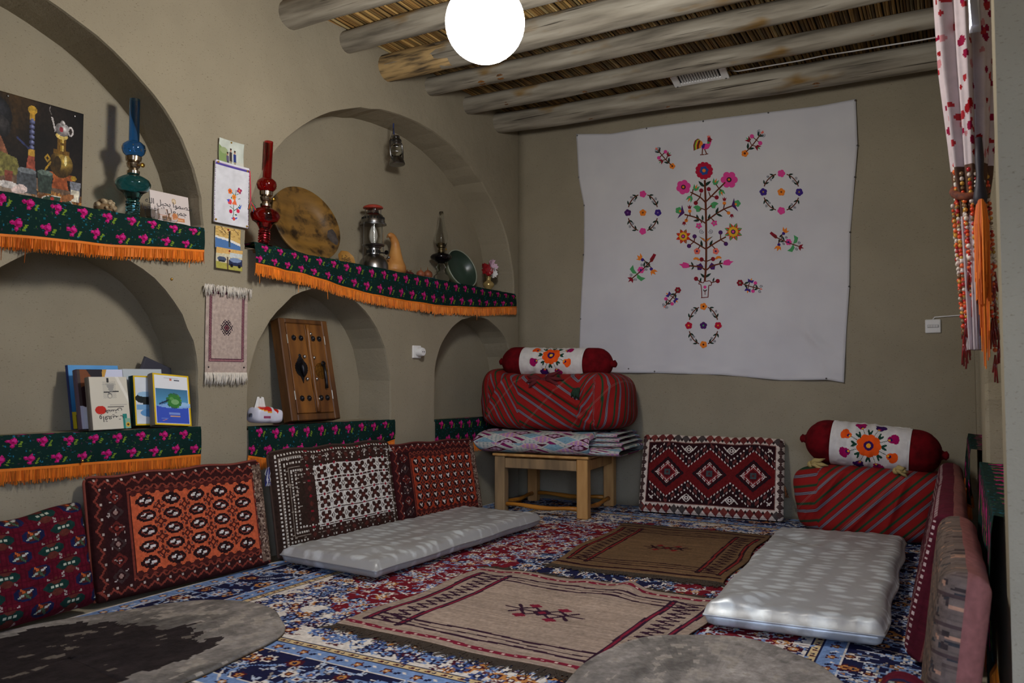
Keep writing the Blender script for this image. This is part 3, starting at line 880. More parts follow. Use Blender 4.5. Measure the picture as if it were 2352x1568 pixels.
# ================================================================== woven back cushions
def cushion(name, label, w, h, t, cv, loc, rotz, lean, back, piping=None, tassels=(), seed=0, group='woven back cushions along the walls', sag=0.0, rough_edge=.004):
    """stands on its long edge, front (-y), leans back by `lean`"""
    e = thing(name, label, 'cushion', loc, (-lean, 0, rotz), group)
    nx, ny = cv.w, cv.h
    X = np.linspace(-w / 2, w / 2, nx + 1)[None, :].repeat(ny + 1, 0); Z = np.linspace(0, h, ny + 1)[:, None].repeat(nx + 1, 1)
    r = t * .40
    d = np.minimum(np.minimum(X + w / 2, w / 2 - X), np.minimum(Z, h - Z))
    prof = np.where(d < r, np.sqrt(np.clip(1 - ((r - d) / r) ** 2, 0, 1)), 1.0)
    bulge = np.clip(np.cos(X / w * PI), 0, 1) * np.clip(np.cos((Z / h - .5) * PI), 0, 1)
    n = fnoise(ny + 1, nx + 1, 28, seed, 3) - .5
    Yf = -(t / 2) * prof * (.95 + .10 * bulge) - .006 * n * prof
    # rounded corners in outline
    cr = .022
    ax = np.abs(X) - (w / 2 - cr); az = np.abs(Z - h / 2) - (h / 2 - cr)
    m = (ax > 0) & (az > 0); q = np.sqrt(ax ** 2 + az ** 2) + 1e-9; mx = np.maximum(ax, az)
    k = np.where(m, mx / q, 1.0)
    Xr = np.where(m, np.sign(X) * (w / 2 - cr + ax * k), X); Zr = np.where(m, h / 2 + np.sign(Z - h / 2) * (h / 2 - cr + az * k), Z)
    Zr = Zr - sag * (Z / h) * np.cos(X / w * PI) + rough_edge * np.sin(X * 23 + seed) * (Z / h)
    Yb = (t / 2) * prof * .9
    grid('cover', nx, ny, np.stack([Xr, Yf, Zr], 2), WOOL, cv.a, e, thick=np.stack([0 * X, Yb - Yf, 0 * X], 2), back=back)
    if piping:
        mb = MB(); pts = []
        for i in range(nx + 1): pts.append((Xr[ny, i], Yf[ny, i], Zr[ny, i] + .002))
        mb.tube(pts[::3], .006, 6); pts = [(Xr[j, 0] - .002, Yf[j, 0], Zr[j, 0]) for j in range(ny + 1)]; mb.tube(pts[::3], .006, 6)
        pts = [(Xr[j, nx] + .002, Yf[j, nx], Zr[j, nx]) for j in range(ny + 1)]; mb.tube(pts[::3], .006, 6)
        mb.build('piping', mat('piping_%d_%d_%d' % piping, piping, .9), e, True)
    g = random.Random(seed)
    for (sx, zz, col, L) in tassels:
        mb = MB()
        for i in range(22):
            x, y, z = sx * (w / 2 + .004), g.uniform(-.01, .01), zz * h
            path = [(x, y, z)]
            for q in range(3): path.append((x + sx * g.uniform(.0, .03) * (q + 1) / 3, y + g.uniform(-.012, .012), z - L * (q + 1) / 3))
            mb.tube(path, [.0022, .002, .0016, .0008], 4, True, g.choice(col))
        mb.build('tassel', mat('tassel_yarn', vcol=True, rough=.9, nscale=40), e)
    return e

def guls(c, x0, y0, x1, y1, nx, ny, field, seed=0, small=False):
    dark, white, mid = (38, 20, 22), (206, 200, 196), (96, 40, 34)
    sx, sy = (x1 - x0) / nx, (y1 - y0) / ny
    g = random.Random(seed)
    for j in range(ny):
        for i in range(nx):
            cx, cy = x0 + sx * (i + .5), y0 + sy * (j + .5)
            a, b = sx * .36, sy * .40
            c.poly([(cx - a, cy - b * .25), (cx - a * .6, cy - b * .8), (cx - a * .2, cy - b), (cx + a * .2, cy - b), (cx + a * .6, cy - b * .8), (cx + a, cy - b * .25), (cx + a, cy + b * .25), (cx + a * .6, cy + b * .8), (cx + a * .2, cy + b), (cx - a * .2, cy + b), (cx - a * .6, cy + b * .8), (cx - a, cy + b * .25)], dark)
            if not small:
                c.poly([(cx - a * .74, cy), (cx - a * .35, cy - b * .55), (cx + a * .35, cy - b * .55), (cx + a * .74, cy), (cx + a * .35, cy + b * .55), (cx - a * .35, cy + b * .55)], (120, 58, 48))
                c.poly([(cx - a * .62, cy), (cx - a * .3, cy - b * .42), (cx + a * .3, cy - b * .42), (cx + a * .62, cy), (cx + a * .3, cy + b * .42), (cx - a * .3, cy + b * .42)], dark)
                c.rect(cx - a * .55, cy - b * .05, cx - a * .12, cy + b * .30, white); c.rect(cx + a * .12, cy - b * .30, cx + a * .58, cy + b * .06, white)
                c.rect(cx - a * .30, cy + b * .22, cx - a * .02, cy + b * .50, white); c.rect(cx, cy - b * .50, cx + a * .28, cy - b * .20, (170, 160, 158))
            else:
                c.diam(cx, cy, a * .55, b * .6, mid)
                c.line(cx - a * .4, cy + b * .4, cx, cy, 1.7, white); c.line(cx + a * .4, cy + b * .4, cx, cy, 1.7, white); c.line(cx, cy, cx + a * .2, cy - b * .4, 1.7, white)
            if i < nx - 1 and j < ny - 1:
                mx, my = cx + sx / 2, cy + sy / 2; q = sx * .14
                c.diam(mx, my, q * 1.1, q * 1.1, (74, 32, 28)); c.diam(mx, my, q * .55, q * .55, field)
                for aa in range(4):
                    c.ell(mx + q * 1.25 * math.cos(aa * PI / 2), my + q * 1.25 * math.sin(aa * PI / 2), 1.5, 1.5, (74, 32, 28)); c.ell(mx + q * 1.3 * math.cos(aa * PI / 2 + .78), my + q * 1.3 * math.sin(aa * PI / 2 + .78), 1.0, 1.0, (104, 66, 60))

def border_zig(c, x0, y0, x1, y1, t, base, col, dot=None, step=6):
    c.frame(x0, y0, x1, y1, t, base)
    k = 0
    for a0, b0, a1, b1, hz in ((x0, y0, x1, y0 + t, 1), (x0, y1 - t, x1, y1, 1), (x0, y0, x0 + t, y1, 0), (x1 - t, y0, x1, y1, 0)):
        L = (a1 - a0) if hz else (b1 - b0); pts = []
        for i in range(int(L / step) + 1):
            s = i * step; v = 1.2 if i % 2 else t - 1.2
            pts.append((a0 + s, b0 + v) if hz else (a0 + v, b0 + s))
        c.path(pts, 1.5, col)
        if dot:
            for i in range(0, len(pts), 2): c.ell(pts[i][0] + (step * .5 if hz else 0), pts[i][1] + (0 if hz else step * .5), 1.2, 1.0, dot)

def cv_orange(nx, ny, gx, gy, field, dk, small=False, seed=1):
    c = Cv(nx, ny, dk)
    lw = int(nx * .14)
    border_zig(c, 2, 2, nx - 2, ny - 2, 8, dk, (120, 54, 44), (176, 160, 152), 6)
    border_zig(c, 10, 10, nx - 10, ny - 10, 5, (54, 24, 24), (128, 60, 46), None, 4)
    # broad ornamented left border
    c.rect(10, 10, lw + 8, ny - 10, (46, 20, 22))
    for k, y in enumerate(np.arange(18, ny - 12, 13)):
        x = 10 + (lw - 2) / 2
        c.diam(x, y, 8, 6, (92, 36, 32) if k % 2 else (60, 44, 44)); c.diam(x, y, 5, 3.6, (46, 20, 22)); c.diam(x, y, 2.5, 2, (150, 120, 112) if k % 2 == 0 else (120, 44, 36))
        for q in range(5): c.ell(x + random.Random(k * 7 + q).uniform(-7, 7), y + random.Random(k * 9 + q).uniform(-5, 5), .8, .8, (170, 156, 150))
    c.frame(lw + 8, 14, nx - 14, ny - 14, 2, (112, 50, 40))
    c.rect(lw + 11, 17, nx - 15, ny - 17, field)
    # scalloped edge of the field
    for x in np.arange(lw + 14, nx - 15, 9): c.ell(x, 16.5, 3, 2.6, (70, 30, 28)); c.ell(x, ny - 16.5, 3, 2.6, (70, 30, 28))
    guls(c, lw + 12, 18, nx - 16, ny - 18, gx, gy, field, seed, small)
    c.rect(nx - 13, 4, nx, ny - 4, (104, 84, 72))
    for k in range(260):
        g = random.Random(k + 40); c.ell(nx - 13 + g.random() * 12, 4 + g.random() * (ny - 8), .9, .9, g.choice(((60, 40, 36), (150, 130, 116))))
    return c.noise(.14, 1.6, seed)

def lean_cushion(name, label, pB0, pB1, wt, h, t, cv, back, wall='L', **k):
    """bottom front edge runs from pB0 to pB1 on the carpet"""
    a, b = Vector(pB0), Vector(pB1); d = b - a
    mid = (a + b) / 2; rz = math.atan2(d.y, d.x)
    n = Vector((-d.y, d.x)).normalized()                 # towards the wall
    lean = k.pop('lean')
    # bottom centre of the pad sits half a thickness behind the front edge
    base = Vector((mid.x, mid.y, 0)) + Vector((n.x, n.y, 0)) * (t / 2 * math.cos(lean) + .004)
    return cushion(name, label, d.length if wt is None else wt, h, t, cv, (base.x, base.y, CZ + t / 2 * math.sin(lean) * .9), rz, lean, back, **k)

V2 = lambda u, w: LW(u, w, 0).to_2d()
TB = [(26, 32, 110), (200, 200, 206)]
# crimson cushion at the left edge
c = Cv(110, 92, (82, 14, 30)); g = random.Random(4)
for j in range(6):
    for i in range(6):
        x, y = 10 + i * 20 + (10 if j % 2 else 0), 8 + j * 16
        c.frame(x - 12, y - 11, x + 12, y + 11, .9, (72, 10, 26))
        if (i + j) % 2:
            c.ell(x, y, 7.5, 6, (24, 28, 62)); c.ell(x, y, 4.5, 4.5, (70, 32, 30))
            for a in range(4): c.line(x, y, x + 4.5 * math.cos(a * PI / 2 + .5), y + 4.5 * math.sin(a * PI / 2 + .5), 1.6, ((176, 176, 170), (170, 84, 40), (150, 160, 150), (60, 80, 60))[a])
        else:
            c.poly([(x - 9, y), (x - 6, y - 4), (x + 6, y - 4), (x + 9, y), (x + 6, y + 4), (x - 6, y + 4)], (20, 48, 44)); c.ell(x, y + 5, 4, 3, (84, 40, 34)); c.ell(x, y - 5, 4, 3, (84, 40, 34))
            for q in (-3, 0, 3): c.ell(x + q, y, .9, .8, (170, 176, 160))
            for sx in (-1, 1):
                for sy in (-1, 1): c.line(x + sx * 4, y + sy * 5, x + sx * 6, y + sy * 8, 1.2, (150, 140, 136))
c.noise(.16, 1.8, 3)
RED_CV = c
lean_cushion('woven_cushion', 'crimson pillow with dark green medallions at the left edge', V2(3.98, .32), V2(3.345, .25), None, .40, .15, c, (86, 14, 30), lean=.28, seed=3, sag=.03)
lean_cushion('woven_cushion', 'orange woven cushion with large dark medallions under the left ledge', V2(3.33, .18), V2(2.51, .225), None, .485, .065, cv_orange(176, 100, 5, 5, (186, 88, 56), (50, 22, 22), False, 2), (60, 30, 28), lean=.215, piping=(120, 56, 44), seed=5)
# black and white cushion
c = Cv(176, 106, (50, 36, 30)); W_ = (196, 190, 182)
for k, o in enumerate((4, 9, 14, 22, 27)):
    for x in np.arange(o, 176 - o, 3.0 if k % 2 else 4.0): c.ell(x, o, .8, .8, W_); c.ell(x, 106 - o, .8, .8, W_)
    for y in np.arange(o, 106 - o, 3.0 if k % 2 else 4.0): c.ell(o, y, .8, .8, W_); c.ell(176 - o, y, .8, .8, W_)
for o in (7, 18): c.frame(o, o, 176 - o, 106 - o, 1, (128, 116, 106))
for k in range(40):
    g = random.Random(k); x = 12 + g.random() * 26; y = 8 + g.random() * 90; c.rect(x, y, x + 3, y + 1.2, (150, 140, 130))
x0, y0, x1, y1 = 52, 24, 166, 88
c.rect(x0, y0, x1, y1, (206, 202, 196))
for j in range(-1, 5):
    for i in range(-1, 7):
        cx, cy = x0 + 11 + i * 19.2, y0 + 9 + j * 15.6
        dk = (56, 34, 30)
        for (ax, ay) in ((0, 0),):
            c.rect(cx - 3.3, cy - 3, cx + 3.3, cy + 3, dk)
            for sx in (-1, 1):
                for sy in (-1, 1):
                    c.ell(cx + sx * 4.4, cy + sy * 3.6, 2.9, 2.6, dk)
        c.diam(cx, cy, 3.2, 3, (84, 42, 36)); c.diam(cx + 9.6, cy, 2.6, 3.2, (70, 52, 46)); c.diam(cx + 9.6, cy, 1.4, 2, (206, 202, 196))
        c.ell(cx, cy + 7.8, 2.2, 1.2, (130, 28, 42)); c.line(cx - 9, cy + 7.8, cx - 3, cy + 7.8, 1, (60, 40, 36)); c.line(cx + 3, cy + 7.8, cx + 9, cy + 7.8, 1, (60, 40, 36))
a = c.a.copy()
c.rect(0, 0, 176, 106, (0, 0, 0)); msk = np.zeros((106, 176), bool); msk[y0:y1, x0:x1] = True
base = Cv(176, 106, (50, 36, 30)).a
c.a = a
c.a[:y0 - 2][:, x0 - 6:] = np.where((np.abs(c.a[:y0 - 2, x0 - 6:] - np.array((206, 202, 196))).sum(-1) < 5)[..., None], np.array((50, 36, 30.)), c.a[:y0 - 2, x0 - 6:])
c.noise(.14, 1.6, 8)
lean_cushion('woven_cushion', 'dark brown woven cushion with a white lattice of crosses', V2(2.43, .195), V2(1.56, .195), None, .52, .065, c, (52, 36, 30), lean=.18, piping=(62, 44, 36), seed=8, tassels=((-1, .86, TB, .09), (1, .95, [(200, 196, 188)], .04)))
lean_cushion('woven_cushion', 'dark orange woven cushion with rows of small medallions beside the table', V2(1.53, .165), V2(.83, .275), None, .485, .065, cv_orange(170, 100, 8, 6, (150, 58, 36), (58, 22, 24), True, 6), (66, 24, 26), lean=.21, piping=(92, 36, 32), seed=11)

# maroon cushion with three diamonds on the back wall
c = Cv(190, 96, (196, 182, 170)); DK = (40, 16, 20)
g = random.Random(6)
for x in np.arange(6, 190, 11):
    for y in (5, 91): c.diam(x, y, 5, 5, random.Random(int(x)).choice(((96, 40, 38), (70, 62, 60), (110, 50, 44)))); c.diam(x + 5.5, y + (2 if y < 50 else -2), 2, 2, (40, 24, 24))
for y in np.arange(6, 96, 9):
    for x in (4, 186): c.diam(x, y, 4, 4, (70, 52, 50)); c.diam(x, y + 4.5, 1.8, 1.8, (50, 24, 26))
c.rect(10, 11, 180, 86, DK); c.frame(10, 11, 180, 86, 1, (110, 70, 64))
ZX = [38, 95, 152]; half = 28.5
top = lambda x: 48.5 + 8 + 21 * (1 - min(abs(x - z) for z in ZX) / half)
for x in range(12, 179):
    t = top(x + .5) - 48.5
    c.rect(x, 48.5 - t, x + 1, 48.5 + t, (96, 22, 24))
    for q in (0, 9):
        for sgn in (-1, 1):
            y = 48.5 + sgn * (t + 1 + q)
            if 13 < y < 84 and (x // 2) % 2: c.rect(x, y - 1, x + 1, y + 1, (206, 196, 188))
    for sgn in (-1, 1):
        y = 48.5 + sgn * (t + 5.5)
        if 13 < y < 84: c.rect(x, y - 2, x + 1, y + 2, (96, 46, 44) if (x // 5) % 2 else (30, 22, 26))
for z in ZX:
    c.diam(z, 48.5, 23, 19, (30, 20, 26)); c.diam(z, 48.5, 20, 16.5, (48, 18, 22)); c.diam(z, 48.5, 16.5, 13.5, (206, 194, 186)); c.diam(z, 48.5, 12, 10, (130, 40, 42))
    for a in np.arange(0, 1, .1):
        for sx in (-1, 1):
            for sy in (-1, 1): c.ell(z + sx * 14.5 * a, 48.5 + sy * 11.8 * (1 - a), .9, .9, (110, 30, 34))
    c.diam(z, 48.5, 9.5, 8, (80, 18, 24)); c.rect(z - 4, 45, z + 4, 52, (62, 72, 74)); c.diam(z, 48.5, 2, 2, (90, 40, 40))
for x in (66, 123):
    for sgn, y in ((1, 15), (-1, 82)):
        for q, cc in ((7, (206, 196, 188)), (5, (40, 16, 20)), (3.4, (206, 196, 188)), (1.6, (40, 16, 20))): c.diam(x, y + sgn * 4, q, q * .8, cc)
        c.line(x - 11, y, x - 4, y + sgn * 6, 1.4, (206, 196, 188)); c.line(x + 11, y, x + 4, y + sgn * 6, 1.4, (206, 196, 188))
for x, sx in ((14, 1), (176, -1)):
    for y, sy in ((16, 1), (81, -1)): c.line(x, y + sy * 4, x + sx * 6, y, 1.4, (206, 196, 188)); c.line(x + sx * 2, y, x + sx * 7, y + sy * 4, 1.4, (206, 196, 188))
c.noise(.12, 1.6, 9)
CUSH_BACK = c
lean_cushion('woven_cushion', 'maroon woven cushion with three white diamonds against the back wall', (1.052, -.305), (1.955, -.243), None, .515, .065, c, (48, 30, 30), lean=.30, seed=14, tassels=((1, .42, [(120, 70, 30), (60, 44, 36)], .07),))

# cushions along the right wall, seen edge-on
def cv_dots(base, dots, seed, nx=150, ny=84):
    c = Cv(nx, ny, base); g = random.Random(seed)
    for k in range(5):
        o = 4 + k * 4
        for x in np.arange(o, nx - o, 3.5): c.ell(x, o, .8, .8, dots); c.ell(x, ny - o, .8, .8, dots)
        for y in np.arange(o, ny - o, 3.5): c.ell(o, y, .8, .8, dots); c.ell(nx - o, y, .8, .8, dots)
    for i in range(7):
        for j in range(4): c.diam(28 + i * 16, 26 + j * 11, 5, 4, (40, 16, 20)); c.diam(28 + i * 16, 26 + j * 11, 2, 1.6, dots)
    return c.noise(.14, 1.6, seed)
DOTS = cv_dots((74, 22, 34), (176, 156, 156), 21)
PINK = (126, 80, 74)
lean_cushion('woven_cushion', 'dark maroon cushion with white dots at the far end of the right wall', (2.705, -.80), (2.715, -1.63), None, .47, .11, DOTS, PINK, lean=.22, seed=15)
lean_cushion('woven_cushion', 'dark maroon cushion with white dots beside the right mattress', (2.712, -1.66), (2.715, -2.50), None, .47, .11, DOTS, PINK, lean=.22, seed=16)
c = Cv(210, 118, (96, 82, 74))
for k in range(1800):
    g = random.Random(k); c.ell(g.random() * 210, g.random() * 118, 1.6, .9, g.choice(((56, 46, 44), (80, 66, 60), (150, 112, 90), (48, 48, 50))), g.random() * 3)
for y in np.arange(8, 118, 16): c.line(0, y, 210, y, 1.3, (66, 52, 50))
c.noise(.15, 1.6, 31)
lean_cushion('woven_cushion', 'grey and beige patterned cushion with pink back, near the doorway side', (2.775, -2.53), (2.79, -3.32), None, .47, .11, c, PINK, lean=.12, seed=17)
lean_cushion('woven_cushion', 'crimson pillow with dark medallions in the bottom right corner', (2.645, -3.36), (2.66, -4.0), None, .27, .11, RED_CV, (86, 14, 30), lean=.40, seed=18)

# ================================================================== satin mattresses
def satin_material():
    m = bpy.data.materials.new('silver_satin'); m.use_nodes = True
    nt = m.node_tree; b = nt.nodes['Principled BSDF']; L = nt.links.new
    tc = nt.nodes.new('ShaderNodeTexCoord'); mp = nt.nodes.new('ShaderNodeMapping')
    mp.inputs['Scale'].default_value = (9.5, 17, 1); L(tc.outputs['Object'], mp.inputs['Vector'])
    # rows of feathery jacquard clouds: a brick-wise repeat broken up by noise
    nz = nt.nodes.new('ShaderNodeTexNoise'); nz.inputs['Scale'].default_value = 16; nz.inputs['Detail'].default_value = 6
    L(tc.outputs['Object'], nz.inputs['Vector'])
    mx = nt.nodes.new('ShaderNodeMixRGB'); mx.blend_type = 'LINEAR_LIGHT'; mx.inputs['Fac'].default_value = .34
    L(mp.outputs['Vector'], mx.inputs['Color1']); L(nz.outputs['Color'], mx.inputs['Color2'])
    vo = nt.nodes.new('ShaderNodeTexVoronoi'); vo.inputs['Scale'].default_value = 1.0; vo.inputs['Randomness'].default_value = .42
    L(mx.outputs['Color'], vo.inputs['Vector'])
    r = nt.nodes.new('ShaderNodeValToRGB')
    r.color_ramp.elements[0].position = .24; r.color_ramp.elements[0].color = (*lin((205, 210, 210)), 1)
    r.color_ramp.elements[1].position = .44; r.color_ramp.elements[1].color = (*lin((164, 164, 162)), 1)
    L(vo.outputs['Distance'], r.inputs['Fac']); L(r.outputs['Color'], b.inputs['Base Color'])
    b.inputs['Metallic'].default_value = .25; b.inputs['Roughness'].default_value = .42
    b.inputs['Anisotropic'].default_value = .5
    bz = nt.nodes.new('ShaderNodeTexNoise'); bz.inputs['Scale'].default_value = 26; bz.inputs['Detail'].default_value = 4
    L(tc.outputs['Object'], bz.inputs['Vector'])
    bp = nt.nodes.new('ShaderNodeBump'); bp.inputs['Strength'].default_value = .25; bp.inputs['Distance'].default_value = .006
    L(bz.outputs['Fac'], bp.inputs['Height']); L(bp.outputs['Normal'], b.inputs['Normal'])
    return m
SATIN = satin_material()

def mattress(label, corners, t, seed, folds):
    """corners: four floor points, near-left, near-right, far-right, far-left"""
    cs = [Vector((p[0], p[1], 0)) for p in corners]; mid = sum(cs, Vector()) / 4
    e = thing('floor_mattress', label, 'mattress', (mid.x, mid.y, CZ + .012), (0, 0, 0), 'satin floor mattresses')
    nx, ny = 60, 120
    s = np.linspace(0, 1, nx + 1)[None, :, None]; q = np.linspace(0, 1, ny + 1)[:, None, None]
    A = [np.array(p - mid) for p in cs]
    B = (A[0] * (1 - s) + A[1] * s) * (1 - q) + (A[3] * (1 - s) + A[2] * s) * q
    s2, q2 = s[..., 0] + 0 * q[..., 0], q[..., 0] + 0 * s[..., 0]
    w = (cs[1] - cs[0]).length; l = (cs[3] - cs[0]).length
    d = np.minimum(np.minimum(s2, 1 - s2) * w, np.minimum(q2, 1 - q2) * l); r = .045
    prof = np.where(d < r, np.sqrt(np.clip(1 - ((r - d) / r) ** 2, 0, 1)), 1)
    n1 = fnoise(ny + 1, nx + 1, 16, seed, 3) - .5
    gather = .0022 * np.sin(q2 * l * 95 + 14 * n1) * np.exp(-((np.minimum(s2, 1 - s2) * w - .03) / .035) ** 2) + .0022 * np.sin(s2 * w * 95 + 14 * n1) * np.exp(-((np.minimum(q2, 1 - q2) * l - .03) / .035) ** 2)
    top = t * (.5 + .5 * prof) + .012 * n1 * prof + gather * prof
    for (fs, fq, ang, L, amp, wd) in folds:
        dx, dy = (s2 - fs) * w, (q2 - fq) * l
        a = dx * math.cos(ang) + dy * math.sin(ang); b = -dx * math.sin(ang) + dy * math.cos(ang)
        top = top + amp * np.exp(-(b / wd) ** 2) * np.exp(-(a / L) ** 2) * prof
    bot = t * .5 * (1 - prof) + .0
    Pt = B.copy(); Pt[..., 2] = top
    # seams run a little crooked
    Pt[..., 0] += .006 * np.sin(q2 * 19 + seed) * (np.abs(s2 - .5) * 2) ** 6
    Th = np.zeros_like(Pt); Th[..., 2] = bot - top
    grid('cover', nx, ny, Pt, SATIN, None, e, thick=Th)
    mb = MB(); ring = [Pt[0, i] for i in range(nx + 1)] + [Pt[j, nx] for j in range(1, ny + 1)] + [Pt[ny, i] for i in range(nx - 1, -1, -1)] + [Pt[j, 0] for j in range(ny - 1, -1, -1)]
    mb.tube([tuple(p) for p in ring], .004, 6, False); mb.build('piping', SATIN, e, True)
    return e
mattress('silver satin floor mattress on the left in front of the cushions', [(.10, -2.50), (.70, -2.535), (.745, -1.075), (.20, -1.08)], .082, 3,
         [(.72, .12, 1.1, .10, .018, .05), (.9, .5, 1.2, .3, .012, .03)])
mattress('silver satin floor mattress on the right beside the maroon cushions', [(2.10, -2.47), (2.672, -2.42), (2.655, -.80), (2.04, -.86)], .088, 6,
         [(.22, .06, .9, .14, .024, .05), (.22, .82, -.9, .25, -.018, .05), (.4, .7, .9, .3, .010, .05)])
# ================================================================== low table with bedding, right bundle
tr = math.radians(5)
PINE = mat('pale_pine', (196, 152, 92), .6, col2=(160, 114, 62), nscale=16, nstretch=(1, 1, .12), bump=.3, bscale=30, bstretch=(1, 1, .1))
GREYW = mat('raw_timber', (150, 122, 86), .8, col2=(112, 92, 66), nscale=18, nstretch=(1, 1, .12), bump=.4, bscale=30, bstretch=(1, 1, .1))
GOLDW = mat('varnished_rod', (190, 126, 40), .45, col2=(150, 92, 26), nscale=14, nstretch=(.1, 1, 1))
tb = thing('low_table', 'low square wooden table carrying the folded quilt in the corner', 'table', (.527, -.415, CZ), (0, 0, tr))
TW, TD, TH, LG = .64, .62, .372, .072
for k, (sx, sy) in enumerate(((-1, -1), (1, -1), (1, 1), (-1, 1))):
    mb = MB(); mb.bbox((sx * (TW / 2 - LG / 2), sy * (TD / 2 - LG / 2), TH / 2), (LG, LG, TH), .006)
    mb.build('leg', GREYW if k in (0,) else PINE, tb)
for k, (c_, d_) in enumerate((((0, -TD / 2 + .022, TH - .045), (TW - 2 * LG, .026, .065)), ((0, TD / 2 - .022, TH - .045), (TW - 2 * LG, .026, .065)), ((-TW / 2 + .022, 0, TH - .045), (.026, TD - 2 * LG, .065)), ((TW / 2 - .022, 0, TH - .045), (.026, TD - 2 * LG, .065)))):
    mb = MB(); mb.bbox(c_, d_, .004); mb.build('apron', GREYW if k == 0 else PINE, tb)
for a, b in (((-1, -1), (1, -1)), ((1, -1), (1, 1)), ((-1, 1), (1, 1)), ((-1, -1), (-1, 1))):
    mb = MB(); p = Vector((a[0] * (TW / 2 - LG / 2), a[1] * (TD / 2 - LG / 2), .055)); q = Vector((b[0] * (TW / 2 - LG / 2), b[1] * (TD / 2 - LG / 2), .05))
    mb.tube([p.lerp(q, s) + Vector((0, 0, .006 * math.sin(s * 9))) for s in np.linspace(.06, .94, 9)], [.014 + .002 * math.sin(s * 5) for s in range(9)], 10)
    mb.build('stretcher', GOLDW, tb, True)
mb = MB(); mb.bbox((0, 0, TH + .008), (TW + .02, TD + .02, .016), .004); mb.build('top', PINE, tb)

# patchwork quilt, folded, on the table
def patch_cv(nx, ny, cell=26, seed=0):
    c = Cv(nx, ny, (176, 176, 170)); g = random.Random(seed)
    Y, X = np.mgrid[0:ny, 0:nx] + .5
    a = (X + Y * 1.0) / cell; b = (X - Y * 1.0) / cell
    ia = np.floor(a).astype(int); ib = np.floor(b).astype(int); fa = a - ia; fb = b - ib
    kind = (ia + 2 * ib) % 5
    pal = {0: (120, 152, 166), 1: (176, 176, 170), 2: (168, 124, 168), 3: (74, 24, 46), 4: (176, 178, 170)}
    for k, col in pal.items(): c.a[kind == k] = col
    dot = ((X % 5 - 2.5) ** 2 + (Y % 5 - 2.5) ** 2) < 1.7
    c.a[(kind == 1) & dot] = (112, 136, 140); c.a[(kind == 0) & dot & ((X // 5 + Y // 5) % 2 == 0)] = (96, 132, 150); c.a[(kind == 2) & dot] = (206, 178, 120)
    c.a[(kind == 4) & (np.abs(fa - .5) < .14)] = (116, 30, 84); c.a[(kind == 4) & (np.abs(fa - .5) > .28) & dot] = (120, 142, 144)
    med = (kind == 3) & (((fa - .5) ** 2 + (fb - .5) ** 2) < .12); c.a[med] = (176, 146, 168); c.a[med & dot] = (96, 40, 70)
    c.a[(fa < .04) | (fb < .04)] = (190, 186, 180)
    return c.noise(.08, 2, seed)
def quilt_slab(name, x0, x1, y0, y1, z0, z1, seed, parent, nx=130, m=None, round_x0=True):
    """folded cloth: section in y-z is a flattened loop, colour runs round it"""
    nt_ = 250; h = (z1 - z0) / 2; zc = (z0 + z1) / 2
    th = np.linspace(0, 2 * PI, nt_ + 1); xs = np.linspace(x0, x1, nx + 1)
    P = np.zeros((nt_ + 1, nx + 1, 3))
    n1 = fnoise(nt_ + 1, nx + 1, 22, seed, 3) - .5; n1[-1] = n1[0]
    ct, st = np.cos(th), np.sin(th)
    ey = np.sign(ct) * np.abs(ct) ** .35; ez = np.sign(st) * np.abs(st) ** .75
    end = np.minimum((xs - x0) / .045, 1)[None, :]; end = np.sqrt(np.clip(1 - (1 - end) ** 2, 0, 1)) if round_x0 else end * 0 + 1
    end2 = np.minimum((x1 - xs) / .02, 1)[None, :]; end = end * (.55 + .45 * np.sqrt(np.clip(1 - (1 - end2) ** 2, 0, 1)))
    P[..., 0] = xs[None, :]; P[..., 1] = (y0 + y1) / 2 - ey[:, None] * (y1 - y0) / 2 * (1 + .02 * n1); P[..., 2] = zc + ez[:, None] * h * end * (1 + .18 * n1)
    cv = patch_cv(nx, nt_, 27, seed)
    return grid(name, nx, nt_, P, COTTON, cv.a, parent)
qt = thing('folded_quilt', 'folded patchwork quilt in lilac, blue and plum on the low table', 'quilt', (.527, -.415, CZ + TH + .017), (0, 0, tr))
quilt_slab('lower_fold', .10, .53, -.325, .29, .001, .056, 3, qt, 72)
quilt_slab('upper_fold', -.455, .345, -.350, .25, .001, .145, 5, qt, 134)
for k in range(3): quilt_slab('side_fold', .30, .52 - .02 * k, -.24 + .02 * k, .27, .052 + .028 * k, .086 + .028 * k, 7 + k, qt, 40, None, False)

